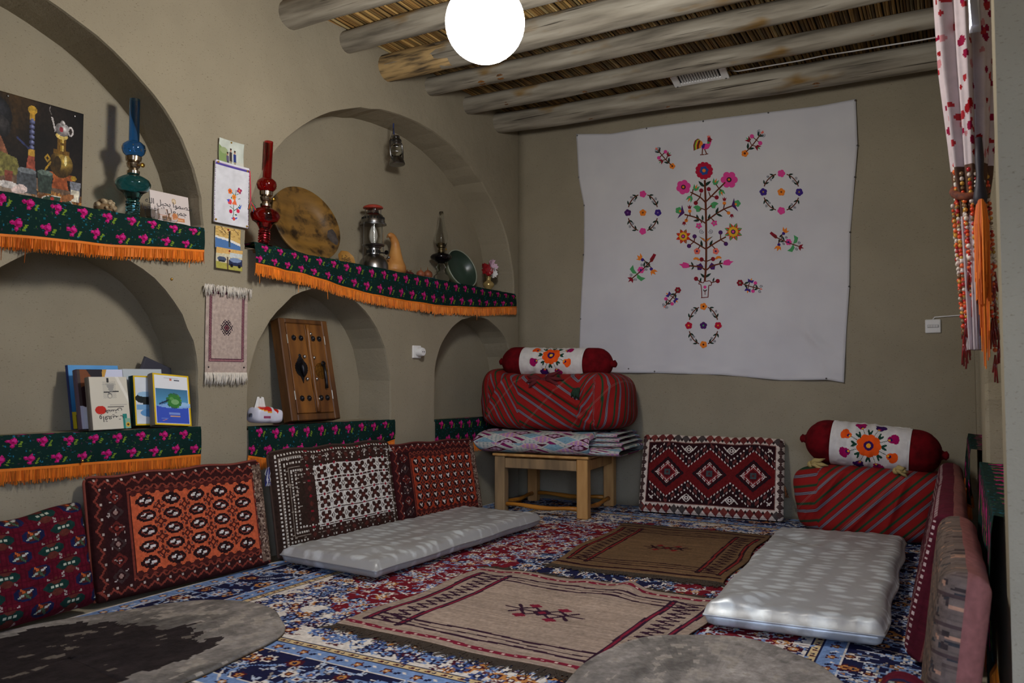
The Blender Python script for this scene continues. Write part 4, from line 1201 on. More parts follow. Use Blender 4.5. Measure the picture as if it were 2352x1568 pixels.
# striped bedding bundles
def stripe_material():
    """repeat of the red, green and white-lined purple woollen stripes, with thin pale cross lines"""
    m = bpy.data.materials.new('striped_wool'); m.use_nodes = True
    nt = m.node_tree; b = nt.nodes['Principled BSDF']; L = nt.links.new
    def period(attr, per):
        at = nt.nodes.new('ShaderNodeAttribute'); at.attribute_name = attr
        mu = nt.nodes.new('ShaderNodeMath'); mu.operation = 'MULTIPLY'; mu.inputs[1].default_value = 1 / per
        fr = nt.nodes.new('ShaderNodeMath'); fr.operation = 'FRACT'
        L(at.outputs['Fac'], mu.inputs[0]); L(mu.outputs[0], fr.inputs[0]); return fr.outputs[0]
    def ramp(f, stops):
        r = nt.nodes.new('ShaderNodeValToRGB'); r.color_ramp.interpolation = 'CONSTANT'
        for i, (p, c) in enumerate(stops):
            el = r.color_ramp.elements[i] if i < 2 else r.color_ramp.elements.new(p)
            el.position = p; el.color = (*lin(c), 1)
        L(f, r.inputs['Fac']); return r.outputs['Color']
    R_, Wh, Pu, Br, Gn, Dk = (136, 24, 22), (140, 140, 148), (58, 44, 66), (96, 48, 30), (22, 62, 38), (88, 30, 32)
    weft = ramp(period('weft', .112), [(0, R_), (.24, Dk), (.27, Wh), (.295, Pu), (.33, Wh), (.35, Pu), (.385, Wh), (.41, Dk), (.44, R_), (.66, Br), (.70, Gn), (.80, Br), (.84, R_)])
    warp = ramp(period('warp', .235), [(0, (0, 0, 0)), (.48, (120, 120, 120)), (.494, (0, 0, 0)), (.506, (120, 120, 120)), (.52, (0, 0, 0))])
    mx = nt.nodes.new('ShaderNodeMixRGB'); mx.inputs['Color2'].default_value = (*lin((150, 140, 130)), 1)
    L(warp, mx.inputs['Fac']); L(weft, mx.inputs['Color1']); L(mx.outputs['Color'], b.inputs['Base Color'])
    b.inputs['Roughness'].default_value = .85; b.inputs['Specular IOR Level'].default_value = .2
    tc = nt.nodes.new('ShaderNodeTexCoord'); nz = nt.nodes.new('ShaderNodeTexNoise'); nz.inputs['Scale'].default_value = 18; nz.inputs['Detail'].default_value = 6
    L(tc.outputs['Object'], nz.inputs['Vector'])
    bp = nt.nodes.new('ShaderNodeBump'); bp.inputs['Strength'].default_value = .4; bp.inputs['Distance'].default_value = .012
    L(nz.outputs['Fac'], bp.inputs['Height']); L(bp.outputs['Normal'], b.inputs['Normal'])
    return m
STRIPES = stripe_material()
def bundle(name, label, w, d, h, loc, rotz, field, seed, knots, pleats, e1=.42, e2=.55, top=None):
    e = thing(name, label, 'bundle', loc, (0, 0, rotz), 'striped bedding bundles')
    nu, nv = 260, 130
    S = lambda a, p: np.sign(a) * np.abs(a) ** p
    def even(a0, a1, p, k, sx, sy):                      # angles that give evenly spaced points on the rounded section
        a = np.linspace(a0, a1, 4000); x, y = S(np.cos(a), p) * sx, S(np.sin(a), p) * sy
        L = np.concatenate([[0], np.cumsum(np.hypot(np.diff(x), np.diff(y)))])
        return np.interp(np.linspace(0, L[-1], k + 1), L, a)
    u = even(-PI, PI, e2, nu, d, w)[None, :]; v = even(-PI / 2, PI / 2, e1, nv, (w + d) / 2, h)[:, None]
    cx = S(np.cos(v), e1) * S(np.sin(u), e2); cy = -S(np.cos(v), e1) * S(np.cos(u), e2); cz = S(np.sin(v), e1) + 0 * u
    n = fnoise(nv + 1, nu + 1, 26, seed, 3) - .5; n[:, -1] = n[:, 0]
    k = 1 + .10 * n
    X, Y, Z = cx * w / 2 * k, cy * d / 2 * k, h / 2 + cz * h / 2 * (1 + .05 * n)
    if top is not None: Z = Z + top(X, Y) * np.clip(cz, 0, 1)
    for (x0, z0, ang, L, amp, wd) in pleats:           # creases of the tied cloth
        dx, dz = X - x0, Z - z0
        a = dx * math.cos(ang) + dz * math.sin(ang); b = -dx * math.sin(ang) + dz * math.cos(ang)
        q = amp * 1.9 * np.exp(-(b / wd) ** 2) * np.clip(1 - (a / L) ** 2, 0, 1) * (Y < 0)
        Y = Y - q; Z = Z + q * .3
    P = np.stack([X, Y, np.maximum(Z, 0.0)], 2)
    o = grid('wrapping_cloth', nu, nv, P, STRIPES, None, e)
    for nm, val in (('weft', field(X, Y, Z)), ('warp', X * .7 - Z * .7)):
        at = o.data.attributes.new(nm, 'FLOAT', 'POINT'); at.data.foreach_set('value', val.astype(np.float32).ravel())
    for (x, y, z, L, a, col) in knots:
        mb = MB(); g = random.Random(int(x * 100) + seed)
        for q in range(3):
            aa = a + (q - 1) * .5
            pts = [(x, y, z), (x + L * .35 * math.cos(aa), y - .02, z + L * .22 * math.sin(aa) + .012), (x + L * .7 * math.cos(aa), y - .02 - .01 * q, z + L * .5 * math.sin(aa)), (x + L * math.cos(aa), y - .012, z + L * .85 * math.sin(aa) - .01)]
            mb.tube(pts, [.013, .016, .012, .003], 7)
        mb.ball((x, y, z), .020, 10, 7)
        mb.build('knot', mat('knot_cloth_%d' % col, (90, 24, 28) if col == 0 else (22, 50, 34) if col == 1 else (170, 150, 96), .9, bump=.4, bscale=200), e, True)
    return e
def field_L(X, Y, Z):
    s = Z + .62 * X
    s = np.where(X > .26, Z + .62 * .26 - 1.7 * (X - .26), s)
    s = np.where(X > .36, .12 * Z + .02 - .9 * ((X - .36) + (Y + .32)), s)
    s = np.where(X < -.16, Z * .8 + 1.35 * (X + .16) - .62 * .16 + .2 * .22, s)
    return np.where(X < -.40, .25 * Z - .35 + .9 * ((X + .40) - (Y + .32)), s)
bundle('bedding_bundle', 'red and green striped bedding bundle on the quilt over the low table', 1.04, .64, .375, (.52, -.36, CZ + TH + .017 + .142), tr * .6, field_L, 3,
       [(.02, -.285, .335, .14, .1, 0), (.0, -.29, .33, .11, 3.2, 0), (.26, -.31, .27, .06, 4.4, 1)],
       [(-.2, .33, -.55, .35, .014, .015), (.12, .25, -.5, .32, .016, .016), (.3, .2, 1.35, .2, .018, .018), (-.35, .22, 1.0, .22, .012, .014), (.2, .14, -.55, .3, .012, .012), (.42, .2, 1.2, .2, .012, .015)],
       top=lambda X, Y: .06 * np.exp(-((X + .43) / .09) ** 2) + .02 * np.exp(-((X - .36) / .12) ** 2))
def field_R(X, Y, Z):
    s = Z - .95 * X
    return np.where(X < -.24, Z * 1.15 - .95 * -.24 - .25 * (X + .24) - .15 * .15, s)
bundle('bedding_bundle', 'red and green striped bedding bundle on the floor in the right corner', .80, .50, .385, (2.46, -.32, CZ), math.radians(-6), field_R, 8,
       [(-.30, -.13, .385, .10, .1, 2), (.16, -.20, .385, .06, .1, 2)],
       [(-.18, .25, 1.0, .25, .016, .02), (.16, .2, 1.2, .2, .012, .016), (-.28, .15, .9, .2, .012, .014), (.02, .16, .85, .25, .010, .012)])

# bolsters: velvet ends, white sleeve embroidered with flowers
def bolster(label, L, r, loc, rot, phase, seed, sag=.0):
    e = thing('bolster', label, 'bolster', loc, rot, 'white embroidered bolsters on the bundles')
    VEL = mat('red_velvet', (104, 10, 18), .9, col2=(76, 6, 12), nscale=20, spec=.12, bump=.35, bscale=60, bstretch=(.2, 1, 1), bdist=.006)
    def prof(x):
        q = (abs(x) - (L / 2 - r * 1.0)) / (r * 1.0)
        return r * (1.0 if q <= 0 else math.sqrt(max(0, 1 - q ** 2.2)) * .92 + .08 * (1 - q))
    N = 48
    for sg in (-1, 1):
        mb = MB(); pts = np.linspace(L * .24, L / 2, 26)
        pr = [(prof(x) * (.97 if x < L * .288 else 1.03 if x < L * .42 else 1), sg * x) for x in pts]
        if sg > 0: pr = pr
        mb.lathe(pr, N, axis='x', wob=lambda q, h: 1 + .015 * math.sin(q * 11) * min(1, max(0, (abs(h) - L * .36) / .06)) + .006 * math.sin(q * 3 + seed))
        mb.build('velvet_end', VEL, e, True)
        mb = MB(); mb.lathe([(.030, sg * (L / 2 - .012)), (.020, sg * (L / 2 + .006)), (.024, sg * (L / 2 + .018)), (.010, sg * (L / 2 + .03))], 12, axis='x', wob=lambda q, h: 1 + .12 * math.sin(q * 5))
        mb.build('end_knot', VEL, e, True)
    # sleeve
    nx, nt_ = 160, 220; half = L * .285
    cv = Cv(nx, nt_, (206, 202, 198)); PXM = nx / (2 * half); PYM = nt_ / (2 * PI * r)
    OR, PU, MG, YE, GN = (226, 84, 24), (54, 22, 84), (150, 14, 84), (222, 160, 40), (26, 62, 48)
    def fl(x, y, R, c1, c2, c3, n=9):
        for k in range(n):
            a = 2 * PI * k / n; cv.ell(x + R * .72 * math.cos(a) * PXM, y + R * .72 * math.sin(a) * PYM, R * .36 * PXM, R * .36 * PYM, c1)
        cv.ell(x, y, R * .74 * PXM, R * .74 * PYM, c1); cv.ell(x, y, R * .42 * PXM, R * .42 * PYM, c2); cv.ell(x, y, R * .2 * PXM, R * .2 * PYM, c3)
    x0, y0 = nx * .5, nt_ * phase
    D = .122
    for k in range(8):
        a = k * PI / 4 + .39
        fx_, fy_ = math.cos(a), math.sin(a)
        cv.line(x0, y0, x0 + fx_ * D * PXM, y0 + fy_ * D * PYM, 1, (60, 80, 66))
        for s_ in (-.32, .32):
            cv.ell(x0 + math.cos(a + s_) * .076 * PXM, y0 + math.sin(a + s_) * .076 * PYM, .016 * PXM, .007 * PYM, GN, a)
        c1 = (OR, MG, PU, MG)[k % 4]
        cx_, cy_ = x0 + fx_ * D * PXM, y0 + fy_ * D * PYM
        for s_ in (-.8, -.4, 0, .4, .8): cv.ell(cx_ + math.cos(a + s_) * .022 * PXM, cy_ + math.sin(a + s_) * .022 * PYM, .015 * PXM, .015 * PYM, c1)
        cv.ell(cx_, cy_, .022 * PXM, .020 * PYM, c1); cv.ell(cx_ - fx_ * .006 * PXM, cy_ - fy_ * .006 * PYM, .009 * PXM, .009 * PYM, PU if c1 != PU else MG); cv.ell(cx_ - fx_ * .013 * PXM, cy_ - fy_ * .013 * PYM, .006 * PXM, .006 * PYM, YE)
    fl(x0, y0, .060, OR, PU, YE)
    th = np.linspace(0, 2 * PI, nt_ + 1)[:, None] + PI / 2; xs = np.linspace(-half, half, nx + 1)[None, :]
    n = fnoise(nt_ + 1, nx + 1, 14, seed, 2) - .5; n[-1] = n[0]
    rr = r * 1.035 + .010 * n * (np.abs(xs) < half * .95) + .003 * np.sin(xs * 120 + 2 * np.sin(th * 2)) * (np.cos(th) < .2) * np.exp(-((xs + .05) / .12) ** 2)
    rr = rr - sag * np.exp(-(xs / (half * .7)) ** 2)
    P = np.stack([xs + 0 * th, rr * np.cos(th), rr * np.sin(th)], 2); P[-1] = P[0]
    grid('embroidered_sleeve', nx, nt_, P, COTTON, cv.a, e)
    return e
# the sleeve's canvas starts at the top and runs down the side that faces the room (phase .25)
bolster('white embroidered bolster with red velvet ends on the left bundle', .80, .100, (.545, -.46, CZ + TH + .159 + .375 + .074), (0, math.radians(1.5), tr * .4), .165, 3, .006)
bolster('white embroidered bolster with red velvet ends on the right bundle', .71, .122, (2.462, -.35, CZ + .385 + .108), (0, math.radians(5.0), math.radians(-2)), .23, 6)
# ================================================================== shelf cloths with orange fringe
def valance_cv(nx, ny, cell, seed):
    c = Cv(nx, ny, (16, 40, 36)); g = random.Random(seed)
    for k in range(int(nx * ny / 26)):
        c.ell(g.random() * nx, g.random() * ny, g.uniform(.5, 1.1), g.uniform(.5, .9), g.choice(((20, 84, 96), (36, 60, 52), (30, 96, 120), (60, 44, 60), (56, 84, 44), (24, 52, 46))))
    def spray(x, y):
        s = g.choice((-1, 1)) if False else 1
        for dx_, dy_, r in ((0, 0, 3.5), (-4.9, .6, 1.9), (-1.4, -5.0, 1.9), (.8, 3.8, 1.2)):
            c.ell(x + dx_, y + dy_, r, r, (158, 18, 92)); c.ell(x + dx_ + r * .25, y + dy_ + r * .3, r * .6, r * .55, (196, 44, 128)); c.ell(x + dx_ - r * .2, y + dy_ - r * .35, r * .42, r * .3, (128, 8, 70))
        for dx_, dy_ in ((5.6, -3.2), (4.8, -5.6), (6.6, -1.2)): c.ell(x + dx_, y + dy_, 1.6, .9, (104, 132, 40), g.uniform(-1, 1))
    for j, yy in enumerate(np.arange(ny - 9, -4, -20)):
        for x in np.arange(6 + (11 if j % 2 else 0), nx, cell): spray(x + g.uniform(-1, 1), yy + g.uniform(-1, 1))
    return c
FRINGE = mat('orange_fringe', vcol=True, rough=.7, nscale=20, vvar=.1)
def valance(label, ufar, unear, ztop, drop, w0=.020, lip=.10, seed=0, fr=.052, puff=0.0, group='flowered shelf cloths with orange fringe', right=False, cell=.0042, bulge=lambda s: 0 * s):
    """cloth lies on the ledge and hangs over its edge. ztop(s), drop(s): s from 0 (near the camera) to 1"""
    e = thing('shelf_cloth', label, 'shelf cloth', (0, 0, 0), (0, 0, 0), group)
    L = unear - ufar; nx = int(L / cell)
    s = np.linspace(0, 1, nx + 1)
    to = (lambda u, w, z: np.stack([XR - w, -u, z], -1)) if right else (lambda u, w, z: np.stack([u * DU[0] + w * DW[0], u * DU[1] + w * DW[1], z], -1))
    zt = np.array([ztop(q) for q in s]); dr = np.array([drop(q) for q in s])
    nb = int(.16 / cell); nt_ = int(lip / cell)
    rows = []
    for j in range(nb + 1):                              # from hem up to the edge
        q = j / nb
        w = w0 + bulge(s) + .010 * (1 - q) * np.sin(s * L * 13 + seed) + .004 * np.sin(s * L * 31 + seed * 2) * (1 - q) + .003 * math.sin(q * 5) - .004 * max(0, q - .9) * 10
        rows.append(to(unear - s * L + 0 * w, w, zt - dr * (1 - q) - .004 * max(0, q - .92) * 12))
    n2 = fnoise(nt_ + 1, nx + 1, 14, seed, 2) - .5
    for j in range(1, nt_ + 1):
        q = j / nt_
        rows.append(to(unear - s * L, w0 + bulge(s) - (lip + bulge(s)) * q - .004 + 0 * s, zt + .0035 + .006 * n2[j] * (1 if q < .9 else 0) - (puff + .004) * min(1, q * 2)))
    P = np.stack(rows, 0)
    cv = valance_cv(nx, nb + nt_, 24.5, seed)
    grid('cloth', nx, nb + nt_, P, COTTON, cv.a, e, thick=np.array((0, 0, -.0015)) if False else None)
    mb = MB(); g = random.Random(seed + 1)
    bandz = .010
    hem = P[0]
    # woven heading band
    for i in range(0, nx, 2):
        a, b = Vector(hem[i]), Vector(hem[min(i + 2, nx)])
        nrm = Vector((b - a).cross(Vector((0, 0, 1)))).normalized() * -.002
        mb.add([a + nrm, b + nrm, b + nrm + Vector((0, 0, bandz)), a + nrm + Vector((0, 0, bandz)), a - nrm, b - nrm, b - nrm + Vector((0, 0, bandz)), a - nrm + Vector((0, 0, bandz))], [(0, 1, 2, 3), (7, 6, 5, 4), (3, 2, 6, 7)], (218, 116, 22))
    # the densely knotted threads right under the band read as one strip
    for i in range(0, nx, 2):
        a, b = Vector(hem[i]), Vector(hem[min(i + 2, nx)])
        mb.add([a - Vector((0, 0, fr * .74)), b - Vector((0, 0, fr * .74)), b, a], [(0, 1, 2, 3)], (214, 112, 20))
    cnt = int(L / .0022)
    for k in range(cnt):
        f = g.random() * nx; i = min(int(f), nx - 1); p = Vector(hem[i]).lerp(Vector(hem[i + 1]), f - i)
        ln = fr * g.uniform(.82, 1.06) * (g.choice((1.5, 1.8)) if g.random() < .006 else 1)
        out = Vector((DW[0], DW[1], 0)) if not right else Vector((-1, 0, 0))
        t = Vector((g.uniform(-.006, .006), g.uniform(-.006, .006), 0)); p = p + out * g.uniform(-.002, .003)
        q1 = p + t * .4 + Vector((0, 0, -ln * .5)); q2 = p + t + Vector((0, 0, -ln))
        b = g.uniform(.8, 1.06)
        mb.tube([p, q1, q2], [.0019, .0019, .0012], 3, False, tuple(min(255, b * x) for x in g.choice(((224, 122, 20), (232, 134, 30), (206, 104, 18)))))
    mb.build('fringe', FRINGE, e, kind='stuff')
    return e
lerp = lambda a, b, t: a + (b - a) * t
pw = lambda xs, ys: (lambda s: float(np.interp(s, xs, ys)))
valance('green flowered shelf cloth with orange fringe on the upper left shelf', 2.768, 4.95, lambda s: 1.585, pw([0, .6, .8, 1], [.17, .165, .145, .108]), seed=1)
valance('green flowered shelf cloth with orange fringe under the red lamp and lantern', .058, 2.528, pw([0, 1], [1.553, 1.517]), pw([0, .15, .36, .6, .8, 1], [.112, .118, .170, .178, .150, .100]), seed=2, bulge=lambda s: .055 * np.clip(1 - (s / .16) ** 2, 0, 1))
struct((lambda m_: (m_.bbox((0, 0, 0), (.15, .085, .02), .004), m_.build('trim_1', mat('shelf_board', (120, 86, 50), .7), loc=LW(2.405, -.008, 1.522), rot=(0, 0, ROT_L)))[1])(MB()))
valance('green flowered ledge cloth with orange fringe under the books', 2.765, 3.85, pw([0, 1], [.682, .668]), pw([0, .2, 1], [.135, .128, .132]), seed=3, w0=.016)
valance('green flowered ledge cloth with orange fringe under the wooden door panel', 1.415, 2.50, pw([0, 1], [.653, .640]), pw([0, .1, .45, .8, 1], [.145, .165, .19, .16, .125]), seed=4, w0=.016)
valance('green flowered ledge cloth with orange fringe partly behind the low table', .05, 1.025, pw([0, 1], [.618, .612]), pw([0, 1], [.175, .18]), seed=5, w0=.016)
valance('green flowered ledge cloth with orange fringe in the far niche of the right wall', .20, 1.28, pw([0, 1], [.585, .585]), pw([0, 1], [.25, .25]), seed=6, w0=.05, right=True)
valance('green flowered ledge cloth with orange fringe in the near niche of the right wall', 1.86, 3.16, pw([0, 1], [.585, .585]), pw([0, 1], [.42, .42]), seed=7, w0=.03, right=True)

# ================================================================== flat printed things
def sheet(name, w, h, cv, m, parent, curl=0.0, thick=.0012, loc=(0, 0, 0), rot=(0, 0, 0), back=(210, 206, 198)):
    """upright sheet, front towards -y, lower edge at z = 0"""
    nx, ny = cv.w, cv.h
    X = np.linspace(-w / 2, w / 2, nx + 1)[None, :].repeat(ny + 1, 0); Z = np.linspace(0, h, ny + 1)[:, None].repeat(nx + 1, 1)
    Y = -curl * ((X / w * 2) ** 2 * .6 + (Z / h * 2 - 1) ** 2 * .6)
    return grid(name, nx, ny, np.stack([X, Y, Z], 2), m, cv.a, parent, thick=(0, thick, 0), loc=loc, rot=rot, back=back)

# still-life poster in the upper left niche
c = Cv(200, 124, (22, 17, 15)); g = random.Random(2)
nn = fnoise(124, 200, 40, 5, 3)
c.a += (nn[..., None] - .5) * np.array((34, 24, 14)); X_ = np.arange(200)[None, :, None]
c.a += np.clip(1 - np.abs(X_ - 92) / 40, 0, 1) * np.array((54, 36, 8)) * np.clip((np.arange(124)[:, None, None] - 60) / 60, 0, 1)
c.a = np.clip(c.a, 0, 255)
c.poly([(0, 0), (200, 0), (200, 22), (130, 34), (0, 40)], (104, 82, 66)); c.poly([(130, 0), (200, 0), (200, 14), (140, 24)], (150, 104, 54))
c.poly([(0, 0), (128, 0), (128, 18), (0, 24)], (150, 132, 116))
for k in range(160): c.ell(120 + g.random() * 80, g.random() * 20, 3, 1.2, g.choice(((120, 76, 36), (170, 124, 66), (96, 60, 34))), g.random())
# sleeve, arm and cap of the figure at the cut-off side
c.ball(62, 96, 26, 22, (10, 10, 12), (52, 52, 58)); c.ball(66, 84, 20, 14, (24, 24, 26), (70, 66, 66)); c.ball(60, 68, 12, 14, (80, 46, 32), (176, 118, 90)); c.poly([(60, 70), (72, 74), (92, 40), (80, 34)], (132, 84, 60)); c.poly([(30, 20), (104, 34), (96, 52), (62, 58), (30, 60)], (112, 106, 56)); c.poly([(40, 30), (76, 34), (70, 52), (40, 54)], (132, 126, 70))
# water pipe
c.ell(118, 112, 7, 5, (190, 150, 50)); c.rect(114, 100, 122, 110, (170, 130, 44)); c.rect(115.5, 66, 120.5, 102, (110, 116, 150))
for y in range(68, 102, 6): c.ball(118, y, 4.2, 3, (50, 52, 80), (156, 164, 210))
c.rect(113, 58, 123, 66, (176, 136, 52)); c.poly([(113, 58), (123, 58), (126, 30), (108, 30)], (142, 70, 52)); c.ball(117, 30, 10, 9, (70, 44, 26), (206, 160, 100)); c.line(96, 76, 114, 66, 2.5, (44, 50, 84))
# samovar and teapot
GO, GD, GH = (164, 128, 40), (104, 74, 24), (224, 196, 110)
c.poly([(150, 26), (178, 26), (174, 40), (154, 40)], (150, 76, 40)); c.rect(146, 38, 184, 45, (156, 84, 42)); c.ball(165, 56, 19, 16, (60, 42, 14), (214, 180, 84)); c.ell(159, 56, 6, 9, (52, 38, 16)); c.ell(172, 61, 2, 6, (244, 226, 160)); c.rect(152, 68, 178, 73, GD); c.rect(158, 72, 172, 90, GD); c.rect(163, 72, 169, 90, GO); c.rect(166, 72, 168, 90, GH); c.rect(159, 79, 171, 82, GD); c.ell(165, 90, 10, 4, GH); c.line(140, 46, 148, 56, 2.5, GO); c.diam(143, 60, 5, 6, GO); c.diam(143, 60, 2, 3, (40, 30, 20)); c.ell(186, 42, 5, 3, GO)
c.ball(166, 98, 12, 8, (110, 104, 104), (226, 222, 220)); c.ball(166, 106, 4, 3, (120, 114, 112), (226, 222, 220)); c.poly([(155, 96), (150, 110), (147, 110), (154, 92)], (192, 186, 184)); c.ell(179, 98, 5, 6, (192, 186, 184)); c.ell(179, 98, 2.6, 3.6, (50, 40, 36)); c.ell(164, 98, 3, 3, (150, 50, 60)); c.path([(148, 112), (144, 118), (146, 123)], 1, (110, 104, 100))
# glasses, plate, milk
c.poly([(130, 18), (150, 18), (152, 42), (128, 42)], (52, 64, 58)); c.ell(140, 42, 12, 3, (90, 104, 96)); c.poly([(182, 14), (196, 14), (198, 38), (180, 38)], (120, 122, 130)); c.poly([(183, 14), (195, 14), (196, 28), (182, 28)], (214, 206, 186)); c.ell(160, 10, 26, 7, (190, 190, 186)); c.ell(160, 11, 23, 5.5, (40, 64, 50)); c.ell(152, 13, 3, 2, (170, 50, 40)); c.ell(166, 10, 3, 2.2, (196, 70, 50)); c.ell(176, 17, 12, 4, (150, 96, 56), .3)
c.poly([(96, 14), (128, 14), (126, 40), (98, 40)], (70, 74, 78)); c.ell(112, 40, 14, 3.5, (110, 116, 120)); c.poly([(80, 22), (90, 22), (91, 36), (79, 36)], (120, 64, 50)); c.ell(84, 20, 16, 4, (196, 190, 186)); c.ell(104, 18, 9, 5, (216, 196, 190)); c.ell(96, 15, 7, 4, (206, 186, 180)); c.ell(186, 3, 12, 5, (196, 192, 190)); c.ell(132, 4, 10, 5, (200, 196, 190))
c.noise(.30, 3.5, 5); c.noise(.14, 1.6, 9)
u1, zt = on_left(192, 262, -.222); u0_ = u1 + .515; zb = 1.60
pz = thing('still_life_poster', 'dark poster of a brass samovar, teapot and water pipe in the upper left niche', 'poster', LW((u0_ + u1) / 2, -.222, zb), (0, 0, ROT_L))
sheet('print', u0_ - u1, zt - zb, c, PAPER, pz, .0, .0015)
for x, z in ((-.05, zt - zb - .012), (-.22, zt - zb - .012), (.22, zt - zb - .02)): mb = MB(); mb.lathe([(.005, .001), (.004, .004), (1e-6, .005)], 8, (x, 0, z), 'y'); mb.build('pin', STEEL, pz)

# the small things on the pillar
def flower2(c, x, y, r, col, mid, n=5):
    for k in range(n): c.ell(x + r * .6 * math.cos(2 * PI * k / n + .3), y + r * .6 * math.sin(2 * PI * k / n + .3), r * .48, r * .48, col)
    c.ell(x, y, r * .35, r * .35, mid)
def people_cv():
    c = Cv(56, 40, (188, 194, 184)); c.a += (fnoise(40, 56, 14, 4, 3)[..., None] - .5) * 50
    c.poly([(0, 0), (26, 0), (20, 20), (0, 30)], (128, 150, 96)); c.ell(12, 22, 9, 5, (150, 164, 120)); c.rect(36, 0, 56, 8, (196, 196, 186))
    for x, h, cc in ((21, 15, (92, 84, 110)), (28, 22, (62, 54, 56)), (37, 20, (44, 58, 122))):
        c.rect(x - 3.2, 6, x + 3.2, h, cc); c.ell(x, h + 2.6, 2.2, 2.8, (170, 130, 110)); c.ell(x, h + 4.6, 2.2, 1.4, (50, 40, 40)); c.rect(x - 2.4, 0, x + 2.4, 7, (150, 140, 120) if x != 21 else (70, 60, 84))
    return c
def beach_cv():
    c = Cv(56, 36, (202, 168, 100)); c.poly([(0, 0), (56, 0), (56, 8), (30, 14), (0, 17)], (78, 116, 168)); c.poly([(0, 17), (30, 14), (56, 8), (56, 12), (30, 18), (0, 20)], (222, 220, 214))
    for k in range(50):
        g = random.Random(k); c.ell(g.random() * 56, 20 + g.random() * 16, 3, .8, g.choice(((172, 138, 78), (222, 190, 124))), g.uniform(-.4, .4))
    c.line(12, 36, 24, 26, 1.4, (90, 70, 50)); c.line(8, 30, 20, 24, 1, (90, 70, 50)); c.line(40, 36, 52, 27, 1.2, (100, 76, 50)); c.rect(30, 12, 34, 27, (40, 48, 44)); c.ell(32, 29, 2, 2.4, (60, 40, 34)); c.rect(30.4, 4, 33.6, 12, (64, 78, 84))
    return c
def van_cv():
    c = Cv(56, 36, (206, 198, 168)); c.poly([(0, 0), (56, 0), (56, 9), (0, 12)], (164, 158, 76)); c.poly([(0, 26), (56, 28), (56, 36), (0, 36)], (214, 172, 104)); c.poly([(30, 22), (56, 24), (56, 30), (30, 30)], (196, 204, 206))
    c.ell(13, 17, 10, 4.5, (70, 84, 110)); c.rect(6, 12, 20, 15, (40, 44, 56)); c.poly([(28, 8), (56, 8), (56, 20), (32, 21), (28, 16)], (40, 48, 78)); c.ell(42, 18, 12, 4, (120, 140, 176)); c.rect(24, 0, 27, 22, (90, 70, 50)); c.ell(34, 8, 3, 3, (20, 20, 24)); c.ell(50, 8, 3, 3, (20, 20, 24))
    return c.noise(.08, 2, 3)
def wall_card(name, label, cat, px0, px1, cv, tilt, curl, w=.006, pins=((0, 1),)):
    (ua, za), (ub, zb_) = px0, px1
    e = thing(name, label, cat, LW((ua + ub) / 2, w, zb_), (0, 0, ROT_L))
    e.rotation_euler = (0, tilt, ROT_L)
    W, H = ua - ub, za - zb_
    sheet('print', W, H, cv, PAPER, e, curl)
    for q in pins:
        mb = MB(); mb.lathe([(.005, -.004), (.0045, .003), (.003, .006), (1e-6, .007)], 8, (q[0] * W / 2, -.0015, H * q[1] - .008), 'y'); mb.build('pin', mat('red_pin', (150, 24, 26), .4) if q[0] == 0.01 else BRASS, e, True)
    return e
wall_card('snapshot', 'small photo of three people pinned above the white pouch', 'photo', (2.695, 2.034), (2.552, 1.915), people_cv(), .0, .008)
wall_card('postcard', 'small photo of a man on a beach pinned below the pouch', 'photo', (2.706, 1.612), (2.562, 1.508), beach_cv(), .0, .004, .007, ((0.01, .98),))
wall_card('postcard', 'small photo of vehicles on sand pinned above the woven hanging', 'photo', (2.706, 1.510), (2.556, 1.41), van_cv(), .01, .006, .013, ((0.01, .98),))

# white pouch with embroidered flowers and a tassel
c = Cv(66, 98, (208, 208, 214)); c.a += (fnoise(98, 66, 18, 3, 3)[..., None] - .5) * 22
c.rect(0, 91, 66, 93.5, (84, 74, 150)); c.rect(0, 93.5, 66, 95, (150, 120, 170))
for y in range(0, 98, 3): c.rect(0, y, 1, y + 1.5, (110, 60, 120)); c.rect(65, y, 66, y + 1.5, (110, 60, 120))
GN = (40, 96, 66)
c.path([(36, 12), (38, 22), (37, 34), (40, 48), (42, 58)], 1, GN); c.path([(38, 24), (46, 30), (50, 36)], 1, GN); c.path([(38, 26), (30, 30)], 1, GN); c.path([(40, 48), (32, 54)], 1, GN); c.path([(40, 50), (50, 54), (50, 46), (46, 44)], .9, GN)
flower2(c, 30, 54, 4.2, (222, 106, 40), (60, 40, 90)); flower2(c, 38, 46, 4, (226, 140, 50), (200, 60, 60)); flower2(c, 48, 58, 4.6, (150, 34, 92), (220, 120, 60), 4); c.ell(30, 37, 4, 4.5, (216, 70, 76)); c.poly([(34, 34), (44, 34), (40, 44)], (226, 112, 70)); c.ell(32, 22, 3.4, 3.4, (190, 30, 70)); c.ell(46, 25, 3, 3, (206, 50, 80)); c.poly([(46, 30), (53, 36), (50, 28)], (50, 90, 190)); c.poly([(24, 40), (28, 36), (30, 41)], (60, 80, 190)); c.poly([(32, 12), (38, 8), (46, 14), (38, 13)], (50, 80, 190)); c.ell(38, 11, 2.6, 2.6, (206, 70, 60)); c.ell(42, 18, 2, 1, GN); c.ell(33, 44, 2, 1, GN, 1)
pch = thing('embroidered_pouch', 'white embroidered cloth pouch with flowers pinned to the pillar', 'pouch', LW(2.625, .017, 1.625), (0, math.radians(.5), ROT_L))
sheet('cloth', .196, .296, c, COTTON, pch, .006, .008, back=(200, 200, 204))
for x, z in ((-.085, .286), (.085, .280), (-.09, .012), (.088, .008)): mb = MB(); mb.lathe([(.0055, .001), (.0045, .005), (1e-6, .006)], 8, (x, -.006, z), 'y'); mb.build('pin', BRASS, pch)
mb = MB(); g = random.Random(4)
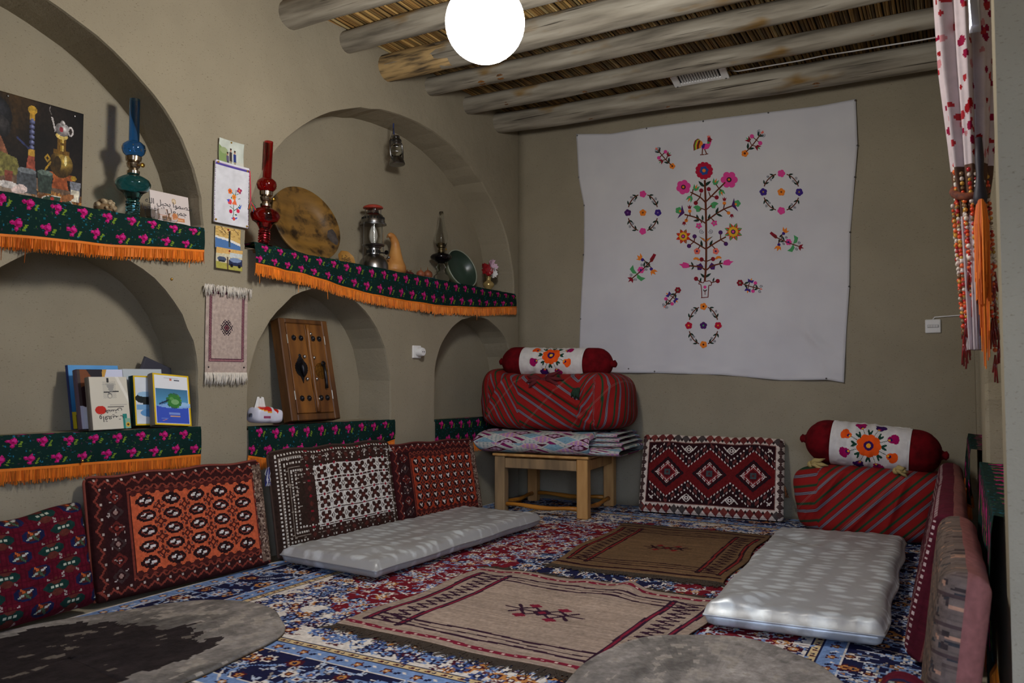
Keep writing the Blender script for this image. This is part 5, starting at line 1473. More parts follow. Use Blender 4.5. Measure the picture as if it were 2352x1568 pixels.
for q in range(2): mb.tube([(.098 + .003 * q, -.006, .285), (.103 + .003 * q, -.008, .2), (.104 + .004 * q, -.008, .135)], .0018, 5, True, (190, 60, 80))
for k in range(46):
    a = g.uniform(0, 6.28); r_ = g.uniform(.006, .026)
    mb.tube([(.106, -.01, .132), (.106 + r_ * math.cos(a) + .004, -.012 - abs(r_ * math.sin(a)) * .5, .128 - g.uniform(.01, .045))], [.003, .0015], 4, True, g.choice(((200, 40, 60), (220, 150, 40), (60, 120, 60), (50, 70, 140), (210, 90, 50))))
mb.build('tassel', mat('tassel_yarn', vcol=True), pch)

# small woven hanging with white fringe
c = Cv(92, 160, (176, 158, 148)); c.a *= (1 + .10 * (fnoise(160, 92, 3, 3, 2)[..., None] - .5))
PK = (64, 30, 50)
c.frame(7, 22, 85, 154, 6, PK)
for y in range(24, 153, 3):
    for x in (9, 81): c.line(x - .5, y - 1, x + 2.5, y + 1.2, 1.2, (170, 120, 124))
for x in range(10, 84, 3):
    for y in (24, 150.5): c.line(x - 1, y - .5, x + 1.2, y + 2, 1.2, (170, 120, 124))
for k, (r_, cc) in enumerate(((12, (34, 20, 36)), (9, (176, 158, 148)), (7.4, (34, 20, 36)), (5, (120, 70, 76)), (2.4, (60, 36, 44)))): c.diam(46, 86, r_, r_ * 1.15, cc)
for sx in (-1, 1):
    for k in range(4): c.rect(46 + sx * (4 + k * 2.6) - 1.2, 86 + 12 - k * 3.2, 46 + sx * (4 + k * 2.6) + 1.2, 86 + 15 - k * 3.2, (34, 20, 36)); c.rect(46 + sx * (4 + k * 2.6) - 1.2, 86 - 15 + k * 3.2, 46 + sx * (4 + k * 2.6) + 1.2, 86 - 12 + k * 3.2, (34, 20, 36))
hg = thing('woven_hanging', 'small pale pink woven hanging with white fringe and a dark diamond', 'wall hanging', LW(2.632, .008, .915), (0, 0, ROT_L))
sheet('weave', .236, .405, c, WOOL, hg, .003, .004, back=(170, 150, 140))
for nm, z0, top in (('top_fringe', .405, True), ('bottom_fringe', .005, False)):
    mb = MB(); g = random.Random(int(z0 * 100))
    for k in range(170):
        x = g.uniform(-.118, .118) * (1.14 if top else 1.0); L_ = g.uniform(.02, .066)
        if top: pts = [(x * .9, -.002, z0), (x, -.008 - g.random() * .006, z0 + .002 + g.random() * .010), (x + g.uniform(-.010, .010), -.010 - g.random() * .006, z0 - L_ * .7)]
        else: pts = [(x, -.002, z0), (x + g.uniform(-.003, .003), -.005 - g.random() * .004, z0 - L_ * .5), (x + g.uniform(-.006, .006), -.004, z0 - L_)]
        mb.tube(pts, [.0026, .0028, .0014], 4)
    mb.build(nm, mat('white_yarn', (206, 198, 186), .9), hg, True, kind='stuff')
for x in (-.1, .1): mb = MB(); mb.lathe([(.004, .003), (.003, .007), (1e-6, .008)], 8, (x, 0, .03), 'y'); mb.build('pin', DARKMETAL, hg)
# ================================================================== oil lamps and other things on the shelves
Z1, Z2, ZM, ZL = 1.588, 1.533, .655, .682
def glass(name, col, rough=.03, ior=1.45):
    return mat(name, col, rough, trans=1.0, ior=ior)
GLASS = glass('clear_glass', (246, 248, 247), .02, 1.22); THINGLASS = glass('thin_glass', (250, 250, 250), .04, 1.09); BLUEG = glass('blue_glass', (120, 188, 250)); TEALG = glass('teal_glass', (110, 182, 196)); REDG = glass('red_glass', (214, 60, 66))
def thin(prof, t=.0022):
    """turn an outline into a thin-walled shell"""
    return prof + [(max(r - t, 1e-5), h) for r, h in reversed(prof)] + [prof[0]]
def oil_lamp(name, label, loc, rz, s, G1, G2, tilt=0):
    e = thing(name, label, 'oil lamp', loc, (0, tilt, rz))
    S = lambda p: [(r * s, h * s) for r, h in p]
    mb = MB(); pr = [(.046, 0), (.048, .006), (.040, .012), (.026, .02)]
    z = .02
    for k in range(5): pr += [(.030, z + .005), (.030, z + .010), (.024, z + .013)]; z += .013
    pr += [(.024, z), (.034, z + .022), (.042, z + .034)]; zb = z + .034
    mb.lathe(S(pr), 28); mb.build('foot', G2, e, True, angle=50)
    mb = MB(); pr = [(.040, zb), (.062, zb + .014), (.073, zb + .034), (.074, zb + .044), (.066, zb + .060), (.045, zb + .074), (.030, zb + .080), (.024, zb + .09)]
    mb.lathe(S(thin(pr, .004)), 32, closed=False); mb.build('oil_font', G2, e, True)
    z = zb + .088
    mb = MB(); mb.lathe(S([(.026, z), (.027, z + .012), (.020, z + .014), (.019, z + .024), (.026, z + .030), (.030, z + .046), (.024, z + .054), (.032, z + .058), (.034, z + .076), (.031, z + .080)]), 24)
    br = mb.build('burner', mat('nickel', (176, 160, 140), .22, 1.0), e, True, angle=40)
    mb = MB(); mb.tube(S3([(0, -.028, z + .036), (.012, -.040, z + .036)], s), .003 * s, 6); mb.lathe([(.010 * s, -.003 * s), (.011 * s, 0), (.010 * s, .003 * s)], 14, (.014 * s, -.046 * s, (z + .036) * s), 'y')
    mb.build('wick_knob', BRASS, br, True)
    z += .078
    mb = MB(); mb.lathe(S(thin([(.030, z), (.044, z + .014), (.050, z + .034), (.046, z + .052), (.030, z + .066), (.022, z + .070), (.022, z + .26)], .0022)), 32, closed=False)
    mb.build('chimney', G1, e, True, angle=60)
    if name == 'oil_lamp':
        mb = MB(); g = random.Random(1)
        for k in range(14):
            a = g.uniform(0, 6.28); h = g.uniform(.02, .048)
            mb.ball((.0495 * s * math.cos(a), .0495 * s * math.sin(a), (z + h) * s), .0022 * s, 5, 4)
        mb.build('gilt_dots', BRASS, e, kind='stuff')
    return e
def S3(pts, s): return [tuple(q * s for q in p) for p in pts]
u, _ = on_left(300, 480, -.10)
oil_lamp('oil_lamp', 'blue glass oil lamp with a tall chimney on the upper left shelf', LW(u, -.085, Z1), ROT_L, .985, BLUEG, TEALG)
u, _ = on_left(606, 540, .022)
oil_lamp('oil_lamp', 'red glass oil lamp with a tall chimney beside the wooden tray', LW(u, .022, Z2 + .014), ROT_L, .985, REDG, REDG, math.radians(2.5))

# clear glass lamp with dark font
u, _ = on_left(1013, 640, -.12)
e = thing('oil_lamp', 'clear glass oil lamp with black font between onions and green bowl', 'oil lamp', LW(u, -.12, Z2 - .006), (0, 0, ROT_L))
mb = MB(); mb.lathe([(.055, 0), (.06, .008), (.052, .02), (.058, .04), (.05, .06), (.03, .075), (.022, .10), (.032, .118), (.028, .132), (.02, .145)], 26); mb.build('foot', GLASS, e, True)
mb = MB(); mb.lathe([(.02, .143), (.04, .155), (.072, .178), (.075, .190), (.062, .205), (.035, .214), (.022, .222)], 28); mb.build('oil_font', mat('black_glass', (10, 8, 12), .08), e, True)
mb = MB(); mb.lathe([(.022, .22), (.024, .235), (.018, .238), (.02, .25), (.030, .256), (.030, .283), (.02, .285)], 22); br = mb.build('burner', mat('dull_brass', (96, 84, 60), .4, 1.0), e, True, angle=40)
mb = MB(); mb.lathe([(.006, -.002), (.008, 0), (.006, .002)], 10, (.03, -.02, .244), 'y'); mb.build('wick_knob', BRASS, br)
mb = MB(); mb.lathe(thin([(.031, .262), (.042, .29), (.047, .322), (.042, .352), (.030, .385), (.022, .42), (.017, .47), (.014, .50)], .0016), 30, closed=False); mb.build('chimney', GLASS, e, True)

# pressure lantern
u, _ = on_left(860, 600, -.11)
e = thing('pressure_lantern', 'steel pressure lantern with a red cap on the upper shelf', 'lantern', LW(u, -.115, Z2), (0, math.radians(-1.5), ROT_L))
mb = MB(); mb.lathe([(.092, 0), (.097, .004), (.097, .014), (.091, .018), (.090, .045), (.082, .072), (.062, .098), (.042, .108), (.038, .112)], 36); mb.build('tank', STEEL, e, True, angle=40)
mb = MB(); mb.lathe([(.040, .110), (.040, .146), (.046, .150), (.050, .158), (.066, .162), (.070, .168), (.066, .172), (.03, .172)], 30); gal = mb.build('gallery', STEEL, e, True, angle=40)
mb = MB()
for k in range(16): a = 2 * PI * k / 16; mb.box((.0405 * math.cos(a), .0405 * math.sin(a), .127), (.004, .008, .018), Matrix.Rotation(a, 3, 'Z'))
mb.build('slots', mat('hole_black', (12, 12, 12)), gal, kind='stuff')
mb = MB(); mb.lathe(thin([(.060, .170), (.060, .292)], .002), 36, closed=False); mb.build('glass_cylinder', GLASS, e, True, angle=40)
mb = MB(); mb.lathe([(.006, .172), (.014, .178), (.024, .20), (.027, .225), (.022, .255), (.012, .28), (.006, .286)], 20); mb.build('mantle', mat('mantle_white', (214, 210, 200), .8), e, True)
mb = MB(); mb.lathe([(.058, .290), (.080, .290), (.081, .297), (.072, .301), (.072, .312), (.066, .336), (.055, .352), (.038, .362), (.034, .378), (.028, .38)], 36); hood = mb.build('hood', STEEL, e, True, angle=40)
mb = MB()
for k in range(22): a = 2 * PI * k / 22; mb.box((.0675 * math.cos(a), .0675 * math.sin(a), .330), (.005, .008, .012), Matrix.Rotation(a, 3, 'Z'))
mb.build('slots', mat('hole_black', (12, 12, 12)), hood, kind='stuff')
for k in range(4):
    a = PI / 4 + 2 * PI * k / 4; mb = MB(); mb.tube([(.046 * math.cos(a), .046 * math.sin(a), .355), (.047 * math.cos(a), .047 * math.sin(a), .40)], .0022, 6); mb.build('cap_post', STEEL, e)
mb = MB(); mb.tube([(-.006, -.02, .375), (-.006, -.02, .40)], .008, 10); mb.build('vent_pipe', STEEL, e)
mb = MB(); mb.lathe([(.060, .392), (.062, .396), (.056, .404), (.036, .412), (.012, .415), (1e-5, .415)], 30); mb.build('cap', mat('red_enamel', (160, 56, 40), .5), e, True)
mb = MB(); mb.tube([(.04, -.02, .125), (.08, -.03, .125)], .004, 8); mb.lathe([(.004, -.006), (.014, -.004), (.014, .004), (.004, .006)], 8, (.084, -.03, .13), 'x'); mb.build('control_wheel', DARKMETAL, e)
mb = MB(); mb.tube([(.075, -.02, .075), (.085, -.025, .088), (.105, -.028, .10)], .006, 8); mb.ball((.108, -.028, .102), .009, 8, 6); mb.build('pump', STEEL, e, True)
mb = MB(); mb.tube([(.086, 0, .06), (.096, 0, .05), (.099, 0, .09), (.09, 0, .16), (.082, 0, .30)], .0018, 6); mb.build('bail', STEEL, e)
mb = MB(); mb.tube([(-.086, 0, .06), (-.094, 0, .09), (-.088, 0, .16), (-.082, 0, .30)], .0018, 6); mb.build('bail', STEEL, e)

# big wooden tray leaning on the niche wall
WOODT = mat('olive_wood_tray', (134, 98, 42), .55, col2=(96, 70, 32), nscale=3.5, nstretch=(1, 1, 4), ndetail=8, bump=.25, bscale=14, bstretch=(1, 1, 5))
def leaning_dish(name, label, cat, u, w, z, R, lean, turn, prof, m, n=64, wob=None, loc_up=None):
    e = thing(name, label, cat, LW(u, w, z), (-lean, 0, ROT_L + turn))
    mb = MB(); mb.lathe(prof, n, (0, 0, R), 'y', wob=wob); mb.build('dish', m, e, True, angle=50)
    return e
# profile: radius, forward distance (front is -y)
R = .222
e = leaning_dish('wooden_tray', 'large round wooden tray with dark stains leaning beside the red lamp', 'tray', 2.03, -.045, Z2, R, .33, -.10,
    [(1e-5, -.035), (.12, -.034), (.19, -.012), (R, .004), (R, .012), (R - .008, .015), (.17, .004), (.135, -.006), (.130, -.012), (.09, -.016), (1e-5, -.017)], WOODT)
def stain_material():
    m = WOODT; nt = m.node_tree; L = nt.links.new; b = nt.nodes['Principled BSDF']
    base = b.inputs['Base Color'].links[0].from_socket
    tc = nt.nodes.new('ShaderNodeTexCoord'); nz = nt.nodes.new('ShaderNodeTexNoise'); nz.inputs['Scale'].default_value = 9; nz.inputs['Detail'].default_value = 7; nz.inputs['Roughness'].default_value = .62
    mp = nt.nodes.new('ShaderNodeMapping'); mp.inputs['Location'].default_value = (.32, 0, .14); L(tc.outputs['Object'], mp.inputs['Vector']); L(mp.outputs['Vector'], nz.inputs['Vector'])
    r = nt.nodes.new('ShaderNodeValToRGB'); r.color_ramp.elements[0].position = .50; r.color_ramp.elements[0].color = (1, 1, 1, 1); r.color_ramp.elements[1].position = .63; r.color_ramp.elements[1].color = (.13, .12, .13, 1)
    L(nz.outputs['Fac'], r.inputs['Fac'])
    mu = nt.nodes.new('ShaderNodeVectorMath'); mu.operation = 'MULTIPLY'; L(base, mu.inputs[0]); L(r.outputs['Color'], mu.inputs[1]); L(mu.outputs[0], b.inputs['Base Color'])
stain_material()
def tray_front(x, z):
    r = math.hypot(x, z - R); prof = [(0, -.017), (.09, -.016), (.13, -.012), (.135, -.006), (.17, .004), (R - .008, .015), (R, .012)]
    return -float(np.interp(r, [p[0] for p in prof], [p[1] for p in prof]))
P = np.zeros((5, 31, 3)); g = random.Random(5); ph = [g.uniform(0, 6.28) for _ in range(4)]
for k in range(31):
    a = 2 * PI * k / 30; q = 1 + .10 * math.sin(2 * a + ph[0]) + .08 * math.sin(3 * a + ph[1]) + .05 * math.sin(7 * a + ph[2])
    for j in range(5):
        f = max(.02, j / 4); x, z = .165 + .030 * q * f * math.cos(a), .165 + .046 * q * f * math.sin(a)
        P[j, k] = (x, tray_front(x, z) - .002 + (.0012 if j == 4 else 0), z)
grid('worn_patch', 30, 4, P, mat('grey_patch', (70, 62, 58), .8, col2=(50, 44, 42), nscale=40), None, e)

# little flower-shaped wooden dish
u, _ = on_left(798, 600, -.10)
WD = mat('yellow_wood', (178, 132, 56), .6, col2=(150, 104, 44), nscale=20)
e = leaning_dish('flower_dish', 'small yellow flower-shaped wooden dish beside the pressure lantern', 'dish', u, -.095, Z2, .052, .42, -.15, [(1e-5, -.02), (.03, -.02), (.045, -.004), (.056, .010), (.054, .013), (.040, .002), (1e-5, 0)], WD, 48, lambda q, h: 1 + .06 * abs(math.sin(q * 4)))
mb = MB(); g = random.Random(2)
for k in range(80):
    a, r_ = g.uniform(0, 6.28), .034 * math.sqrt(g.random()); mb.ball((r_ * math.cos(a), -.004, .052 + r_ * math.sin(a)), .0035, 6, 4)
mb.build('carved_center', mat('carved_wood', (150, 116, 62), .7, col2=(90, 62, 34), nscale=120), e, True)

# bottle gourd
u, _ = on_left(912, 625, -.10)
e = thing('bottle_gourd', 'yellow bottle gourd with a bent neck behind the pressure lantern', 'gourd', LW(u, -.125, Z2 - .002), (0, 0, ROT_L))
path = []; rad = []
for q in np.linspace(0, 1, 34):
    x = .012 * math.sin(q * 3) - (.06 * max(0, (q - .72) / .28) ** 1.6); z = .285 * (q if q < .86 else .86 + (q - .86) * (1 - (q - .86) / .14 * .9))
    path.append((x, 0, z)); rad.append(float(np.interp(q, [0, .03, .12, .24, .36, .5, .66, .82, .95, 1], [.02, .052, .074, .070, .052, .040, .030, .024, .018, .008])))
mb = MB(); mb.tube(path, rad, 26); mb.build('body', mat('gourd_skin', (196, 140, 76), .45, col2=(172, 112, 56), nscale=9), e, True)
mb = MB(); mb.tube([path[-1], (path[-1][0] - .012, 0, path[-1][2] - .012)], [.007, .003], 8); mb.build('stem', mat('dry_stem', (120, 84, 48), .8), e, True)

# dried onions and pomegranates, blue dish
def onion(name, label, px, w, dz, r, col, col2, crown):
    u, _ = on_left(px, 640, w)
    e = thing(name, label, 'dried fruit', LW(u, w, Z2 - .006 + dz), (0, random.Random(px).uniform(-.15, .15), px), 'dried fruit on the upper shelf')
    mb = MB(); mb.lathe([(1e-5, 0), (r * .5, r * .06), (r * .9, r * .45), (r, r * .9), (r * .88, r * 1.35), (r * .5, r * 1.7), (r * .2, r * 1.85), (r * .1, r * 2.0)], 20, wob=lambda q, h: 1 + .02 * math.sin(q * 7)); mb.build('skin', mat('skin_%s' % (col,), col, .5, col2=col2, nscale=30), e, True)
    mb = MB()
    if crown:
        for k in range(6): a = 2 * PI * k / 6; mb.tube([(r * .12 * math.cos(a), r * .12 * math.sin(a), r * 1.8), (r * .32 * math.cos(a), r * .32 * math.sin(a), r * 2.25)], [r * .12, r * .04], 5)
    else: mb.tube([(0, 0, r * 1.9), (r * .05, 0, r * 2.5)], [r * .10, r * .05], 6)
    mb.build('crown' if crown else 'stalk', mat('dry_stem', (120, 84, 48)), e)
    return e
onion('dried_pomegranate', 'dark red dried pomegranate beside the gourd, at the back', 935, -.16, .012, .026, (78, 30, 28), (50, 20, 20), True)
onion('dried_pomegranate', 'dark red dried pomegranate beside the gourd, in front', 944, -.10, 0, .026, (84, 36, 32), (56, 24, 22), True)
onion('dried_onion', 'pale brown onion lying low on the blue dish', 965, -.105, .018, .028, (160, 92, 62), (130, 70, 46), False)
onion('dried_onion', 'brown onion with a stalk standing on the blue dish', 983, -.105, .020, .032, (140, 78, 48), (104, 56, 36), False)
u, _ = on_left(974, 642, -.105)
e = thing('blue_dish', 'small blue dish holding two onions on the upper shelf', 'dish', LW(u, -.105, Z2 - .006), (0, 0, ROT_L))
mb = MB(); mb.bbox((0, 0, .003), (.135, .075, .006), .002); mb.build('base', mat('blue_enamel', (50, 96, 140), .35), e)
for c_, d_ in (((0, -.036, .015), (.135, .004, .022)), ((0, .036, .015), (.135, .004, .022)), ((-.066, 0, .015), (.004, .068, .022)), ((.066, 0, .015), (.004, .068, .022))):
    mb = MB(); mb.bbox(c_, d_, .001); mb.build('rim', MATS['blue_enamel'], e)

# green bowl on its side
u, _ = on_left(1072, 640, -.09)
GB = mat('green_enamel', (44, 60, 50), .3, col2=(56, 74, 62), nscale=6); GBO = mat('green_enamel_outside', (112, 116, 92), .4)
e = thing('green_bowl', 'dark green enamel bowl tipped against the niche wall', 'bowl', LW(u, -.085, Z2 - .004), (-.34, 0, ROT_L - .12))
Rb = .148
mb = MB(); mb.lathe([(1e-5, -.075), (.08, -.074), (.115, -.05), (Rb - .008, -.004)], 56, (0, 0, Rb), 'y', closed=False); mb.build('inside', GB, e, True)
mb = MB(); mb.lathe([(Rb - .001, .0), (Rb, -.01), (.12, -.058), (.085, -.082), (1e-5, -.084)], 56, (0, 0, Rb), 'y', closed=False); mb.build('outside', GBO, e, True)
mb = MB(); N = 56; mb.tube([((Rb - .004) * math.cos(2 * PI * k / N), 0, Rb + (Rb - .004) * math.sin(2 * PI * k / N)) for k in range(N + 1)], .0045, 8, False); mb.build('rim', mat('rim_grey', (150, 156, 140), .35), e, True)

# vase with cloth flowers
u, _ = on_left(1133, 665, -.07)
e = thing('flower_vase', 'small brass and glass vase with red and white cloth flowers in the corner', 'vase', LW(u + .04, -.085, Z2 - .006), (0, 0, ROT_L))
mb = MB(); mb.lathe([(.026, 0), (.03, .004), (.018, .012), (.02, .018), (.038, .035), (.042, .052), (.034, .066), (.018, .076), (.016, .095), (.026, .108), (.024, .11)], 26); mb.build('body', mat('gilt_glass', (206, 180, 120), .15, .6), e, True)
g = random.Random(9)
PET = {'red': mat('red_petal', (170, 20, 30), .7, col2=(120, 10, 20), nscale=40), 'pink': mat('pink_petal', (214, 180, 200), .7), 'white': mat('white_petal', (224, 222, 220), .7)}
def bloom(c_, r, kind, seed, face=(0, -1, .3)):
    g = random.Random(seed); mb = MB(); R_ = Vector(face).to_track_quat('Z', 'Y').to_matrix()
    for k in range(9):
        a = 2 * PI * k / 9 + g.uniform(-.2, .2); t = .35 if k % 2 else .7
        P = []
        for i in range(4):
            for j in range(4):
                s_, q = i / 3, (j / 3 - .5)
                rad_ = r * s_; wd = r * .9 * math.sin(s_ * 2.2)
                p = Vector((rad_ * math.cos(a) - q * wd * math.sin(a), rad_ * math.sin(a) + q * wd * math.cos(a), r * (t * s_ ** 1.5 + .15 * math.sin(j * 2.1 + k) * s_)))
                P.append(R_ @ p + Vector(c_))
        mb.add(P, [(i * 4 + j, i * 4 + j + 1, i * 4 + j + 5, i * 4 + j + 4) for i in range(3) for j in range(3)])
    return mb.build('bloom', PET[kind], e, True)
bloom((-.048, -.01, .145), .042, 'red', 1, (-.5, -1, .2)); bloom((.05, 0, .15), .042, 'red', 2, (.6, -1, .1)); bloom((.045, .01, .185), .036, 'red', 3, (.5, -.6, .8)); bloom((.005, -.02, .185), .042, 'pink', 4); bloom((-.005, -.03, .135), .038, 'white', 5, (0, -1, -.1)); bloom((-.04, .02, .17), .03, 'red', 6)
for x, z in ((-.04, .14), (.045, .15), (0, .17), (0, .13)): mb = MB(); mb.tube([(0, 0, .08), (x, -.005, z)], .002, 5); mb.build('stem', mat('stem_green', (40, 80, 40), .8), e)

# hurricane lantern hanging from a nail
u, z = on_left(915, 378, -.05)
e = thing('hurricane_lantern', 'small steel hurricane lantern hanging inside the arch', 'lantern', LW(u, -.06, z), (math.radians(-4), 0, ROT_L))
mb = MB(); mb.lathe([(.046, 0), (.050, .004), (.048, .012), (.042, .034), (.034, .044), (.03, .05)], 28); mb.build('tank', STEEL, e, True, angle=40)
mb = MB(); mb.lathe(thin([(.026, .05), (.036, .072), (.038, .09), (.032, .115), (.024, .13)], .0015), 26, closed=False); mb.build('globe', GLASS, e, True)
mb = MB(); mb.lathe([(.028, .128), (.032, .132), (.030, .15), (.036, .152), (.034, .158), (.022, .172), (.026, .176), (.024, .184), (.008, .19)], 24); mb.build('hood', STEEL, e, True, angle=40)
for sx in (-1, 1):
    mb = MB(); mb.tube([(sx * .042, 0, .03), (sx * .058, 0, .046), (sx * .060, 0, .10), (sx * .057, 0, .14), (sx * .045, 0, .152), (sx * .03, 0, .15)], .0055, 8); mb.build('side_tube', STEEL, e, True)
for zz in (.075, .105): mb = MB(); mb.tube([(.04 * math.cos(2 * PI * k / 20), .04 * math.sin(2 * PI * k / 20), zz) for k in range(21)], .0013, 5, False); mb.build('globe_guard', STEEL, e)
mb = MB(); mb.tube([(-.058, 0, .14), (-.03, -.004, .20), (-.016, 0, .235)], .002, 5); mb.build('bail', STEEL, e)
mb = MB(); mb.tube([(-.016, 0, .19), (-.016, .003, .225), (-.016, .0, .262)], .005, 6); mb.build('hanging_cord', mat('blue_cord', (40, 50, 92), .7), e)

# coral lump, glass cups and calligraphy card on the upper left shelf
u, _ = on_left(238, 480, -.09)
e = thing('coral_lump', 'knobbly pale piece of coral between the poster and blue lamp', 'ornament', LW(u, -.075, Z1 + .004), (0, 0, ROT_L))
mb = MB(); g = random.Random(5)
for k in range(60):
    a, b = g.uniform(0, 6.28), g.uniform(.0, 1.35); r_ = .045 * g.uniform(.6, 1)
    mb.ball((r_ * math.cos(a) * math.cos(b) * 1.15, r_ * math.sin(a) * math.cos(b) * .7, .018 + r_ * math.sin(b) * .9), g.uniform(.007, .013), 7, 5)
mb.build('branches', mat('coral', (186, 168, 136), .9, col2=(96, 74, 46), nscale=60), e, True)
mb = MB(); mb.ball((0, 0, .022), .042, 14, 8, (1.1, .7, .55)); mb.build('core', mat('coral_core', (120, 96, 66), .9), e, True)
for lab, px in (('small clear glass cup left of the calligraphy card', 347), ('small clear glass cup before the middle of the card', 375), ('small clear glass cup before the right of the card', 400)):
    u, _ = on_left(px, 510, .0)
    e = thing('glass_cup', lab, 'cup', LW(u, -.008, Z1 + .004), (0, 0, 0), 'glass cups before the card')
    h = .05 if px == 375 else .038
    mb = MB(); mb.lathe([(1e-5, 0), (.016, 0), (.018, .004), (.0215, h * .6), (.022, h), (.0205, h), (.0195, h * .6), (.016, .007), (1e-5, .006)], 22); mb.build('cup', THINGLASS, e, True)
# ================================================================== lettering (joined Arabic letter forms, drawn right to left)
def letters(body, size, m, parent, loc, rot=(PI / 2, 0, 0), name='lettering', flip=False):
    cu = bpy.data.curves.new(name, 'FONT'); cu.body = body[::-1]; cu.size = size; cu.align_x = 'CENTER'; cu.extrude = .0003; cu.resolution_u = 2
    tmp = bpy.data.objects.new(name, cu); COL.objects.link(tmp)
    bpy.context.view_layer.update()
    me = bpy.data.meshes.new_from_object(tmp.evaluated_get(bpy.context.evaluated_depsgraph_get()))
    bpy.data.objects.remove(tmp)
    me.name = name; me.materials.clear()
    return finish(name, me, m, parent, loc=loc, rot=(rot[0], rot[1] + (PI if flip else 0), rot[2]))
INK = mat('black_ink', (30, 26, 34), .6); REDINK = mat('red_ink', (170, 40, 34), .6); PALEINK = mat('pale_ink', (200, 206, 220), .6); NAVYINK = mat('navy_ink', (34, 34, 84), .6)
# "va'tasimu bi-habl Allah jami'an wa la tafarraqu", in presentation forms
VERSE1 = '\uFEED\uFE8D\uFECB\uFE98\uFEBC\uFEE4\uFEEE\uFE8D \uFE91\uFEA4\uFE92\uFEDE \uFE8D\uFEDF\uFEE0\uFEEA'
VERSE2 = '\uFE9F\uFEE4\uFBFF\uFECC\uFE8E \uFEED\uFEFB \uFE97\uFED4\uFEAE\uFED7\uFEEE\uFE8D'
u0_, u1_ = 2.992, 2.796
e = thing('calligraphy_card', 'white card with black calligraphy standing at the end of the shelf', 'card', LW((u0_ + u1_) / 2, -.050, Z1 + .004), (-.16, 0, ROT_L))
c = Cv(96, 60, (206, 194, 190)); c.ell(58, 46, 5.5, 5.5, (176, 150, 110)); c.ell(58, 46, 3.6, 3.6, (206, 186, 160)); c.rect(14, 14, 82, 15.4, (196, 120, 80)); c.rect(52, 8, 82, 13.5, (196, 126, 80)); c.rect(56, 9.5, 78, 12, (222, 180, 140)); c.rect(26, 6, 50, 13, (190, 150, 120))
sheet('print', u0_ - u1_, .146, c, PAPER, e, 0, .005)
letters(VERSE1, .036, INK, e, (.012, -.0007, .082), name='lettering')
letters(VERSE2, .036, INK, e, (-.03, -.0007, .050), name='lettering')

# ================================================================== books on the left ledge
def book(label, w, h, t, cv, spine, pages, loc, rz, lean, roll=0.0, spine_cv=None):
    """stands on its lower edge; front (-y) cover carries the print; spine on the left"""
    e = thing('book', label, 'book', loc, (-lean, roll, rz), 'books on the left ledge')
    sheet('front_cover', w, h, cv, PAPER, e, 0, .002, (0, -t / 2, 0), back=pages)
    mb = MB(); mb.box((0, t / 2, h / 2), (w, .002, h)); mb.build('back_cover', mat('cover_%d_%d_%d' % spine, spine, .45), e)
    mb = MB(); mb.bbox((.001, 0, h / 2), (w - .006, t - .002, h - .006), .001); mb.build('pages', mat('pages_%d_%d_%d' % pages, pages, .85, col2=tuple(int(x * .86) for x in pages), nscale=3, nstretch=(1, 260, 1)), e)
    mb = MB(); pr = [(-w / 2, -t / 2), (-w / 2 - .003, -t / 4), (-w / 2 - .004, 0), (-w / 2 - .003, t / 4), (-w / 2, t / 2), (-w / 2 + .002, t / 2), (-w / 2 + .002, -t / 2)]
    mb.prism(pr[::-1], lambda x, y: (x, y, 0), lambda x, y: (x, y, h)); mb.build('spine', mat('cover_%d_%d_%d' % spine, spine, .45), e)
    return e
B0 = LW(0, 0, 0)
def bpos(px, w, dz=0): return LW(on_left(px, 950, w)[0], w, ZL + dz)
# grey-black folder behind, turned
c = Cv(20, 26, (62, 62, 72)); e = book('dark grey folder standing tilted behind the other books', .21, .295, .008, c, (44, 44, 52), (190, 186, 180), LW(2.935, -.175, ZL - .002), ROT_L, .05, .38)
# tall blue book at the back left
c = Cv(80, 110, (70, 130, 186)); Y_ = np.linspace(0, 1, 110)[:, None, None]; c.a = np.array((24, 92, 130.)) * (1 - Y_) + np.array((96, 158, 214.)) * Y_ + np.zeros((110, 80, 1)); c.rect(0, 0, 80, 27, (20, 24, 30)); c.rect(0, 24, 80, 29, (206, 180, 40)); c.rect(0, 0, 6, 26, (206, 180, 40)); c.a += (fnoise(110, 80, 30, 3)[..., None] - .5) * 24
book('tall light blue book with yellow foot at the back left of the books', .222, .272, .016, c, (30, 48, 96), (200, 196, 186), LW(3.165, -.135, ZL), ROT_L, .22)
# picture book: dark wing photo, white right part
c = Cv(80, 104, (96, 76, 70)); c.a += (fnoise(104, 80, 9, 8)[..., None] - .5) * 70; c.poly([(0, 104), (20, 104), (34, 82), (0, 70)], (120, 70, 44)); c.poly([(16, 104), (46, 104), (44, 84), (28, 84)], (42, 38, 46)); c.poly([(44, 104), (52, 104), (46, 84), (42, 86)], (196, 150, 70)); c.poly([(52, 104), (80, 104), (80, 60), (40, 70)], (206, 210, 232)); c.rect(0, 0, 80, 46, (214, 212, 220)); c.ell(10, 56, 9, 18, (44, 24, 26)); c.rect(0, 0, 5, 104, (70, 58, 56)); c.rect(0, 0, 5, 40, (206, 204, 220))
book('photo book with a dark wing and white panel behind the cream book', .200, .252, .03, c, (92, 76, 90), (210, 206, 200), LW(3.175, -.078, ZL), ROT_L, .22)
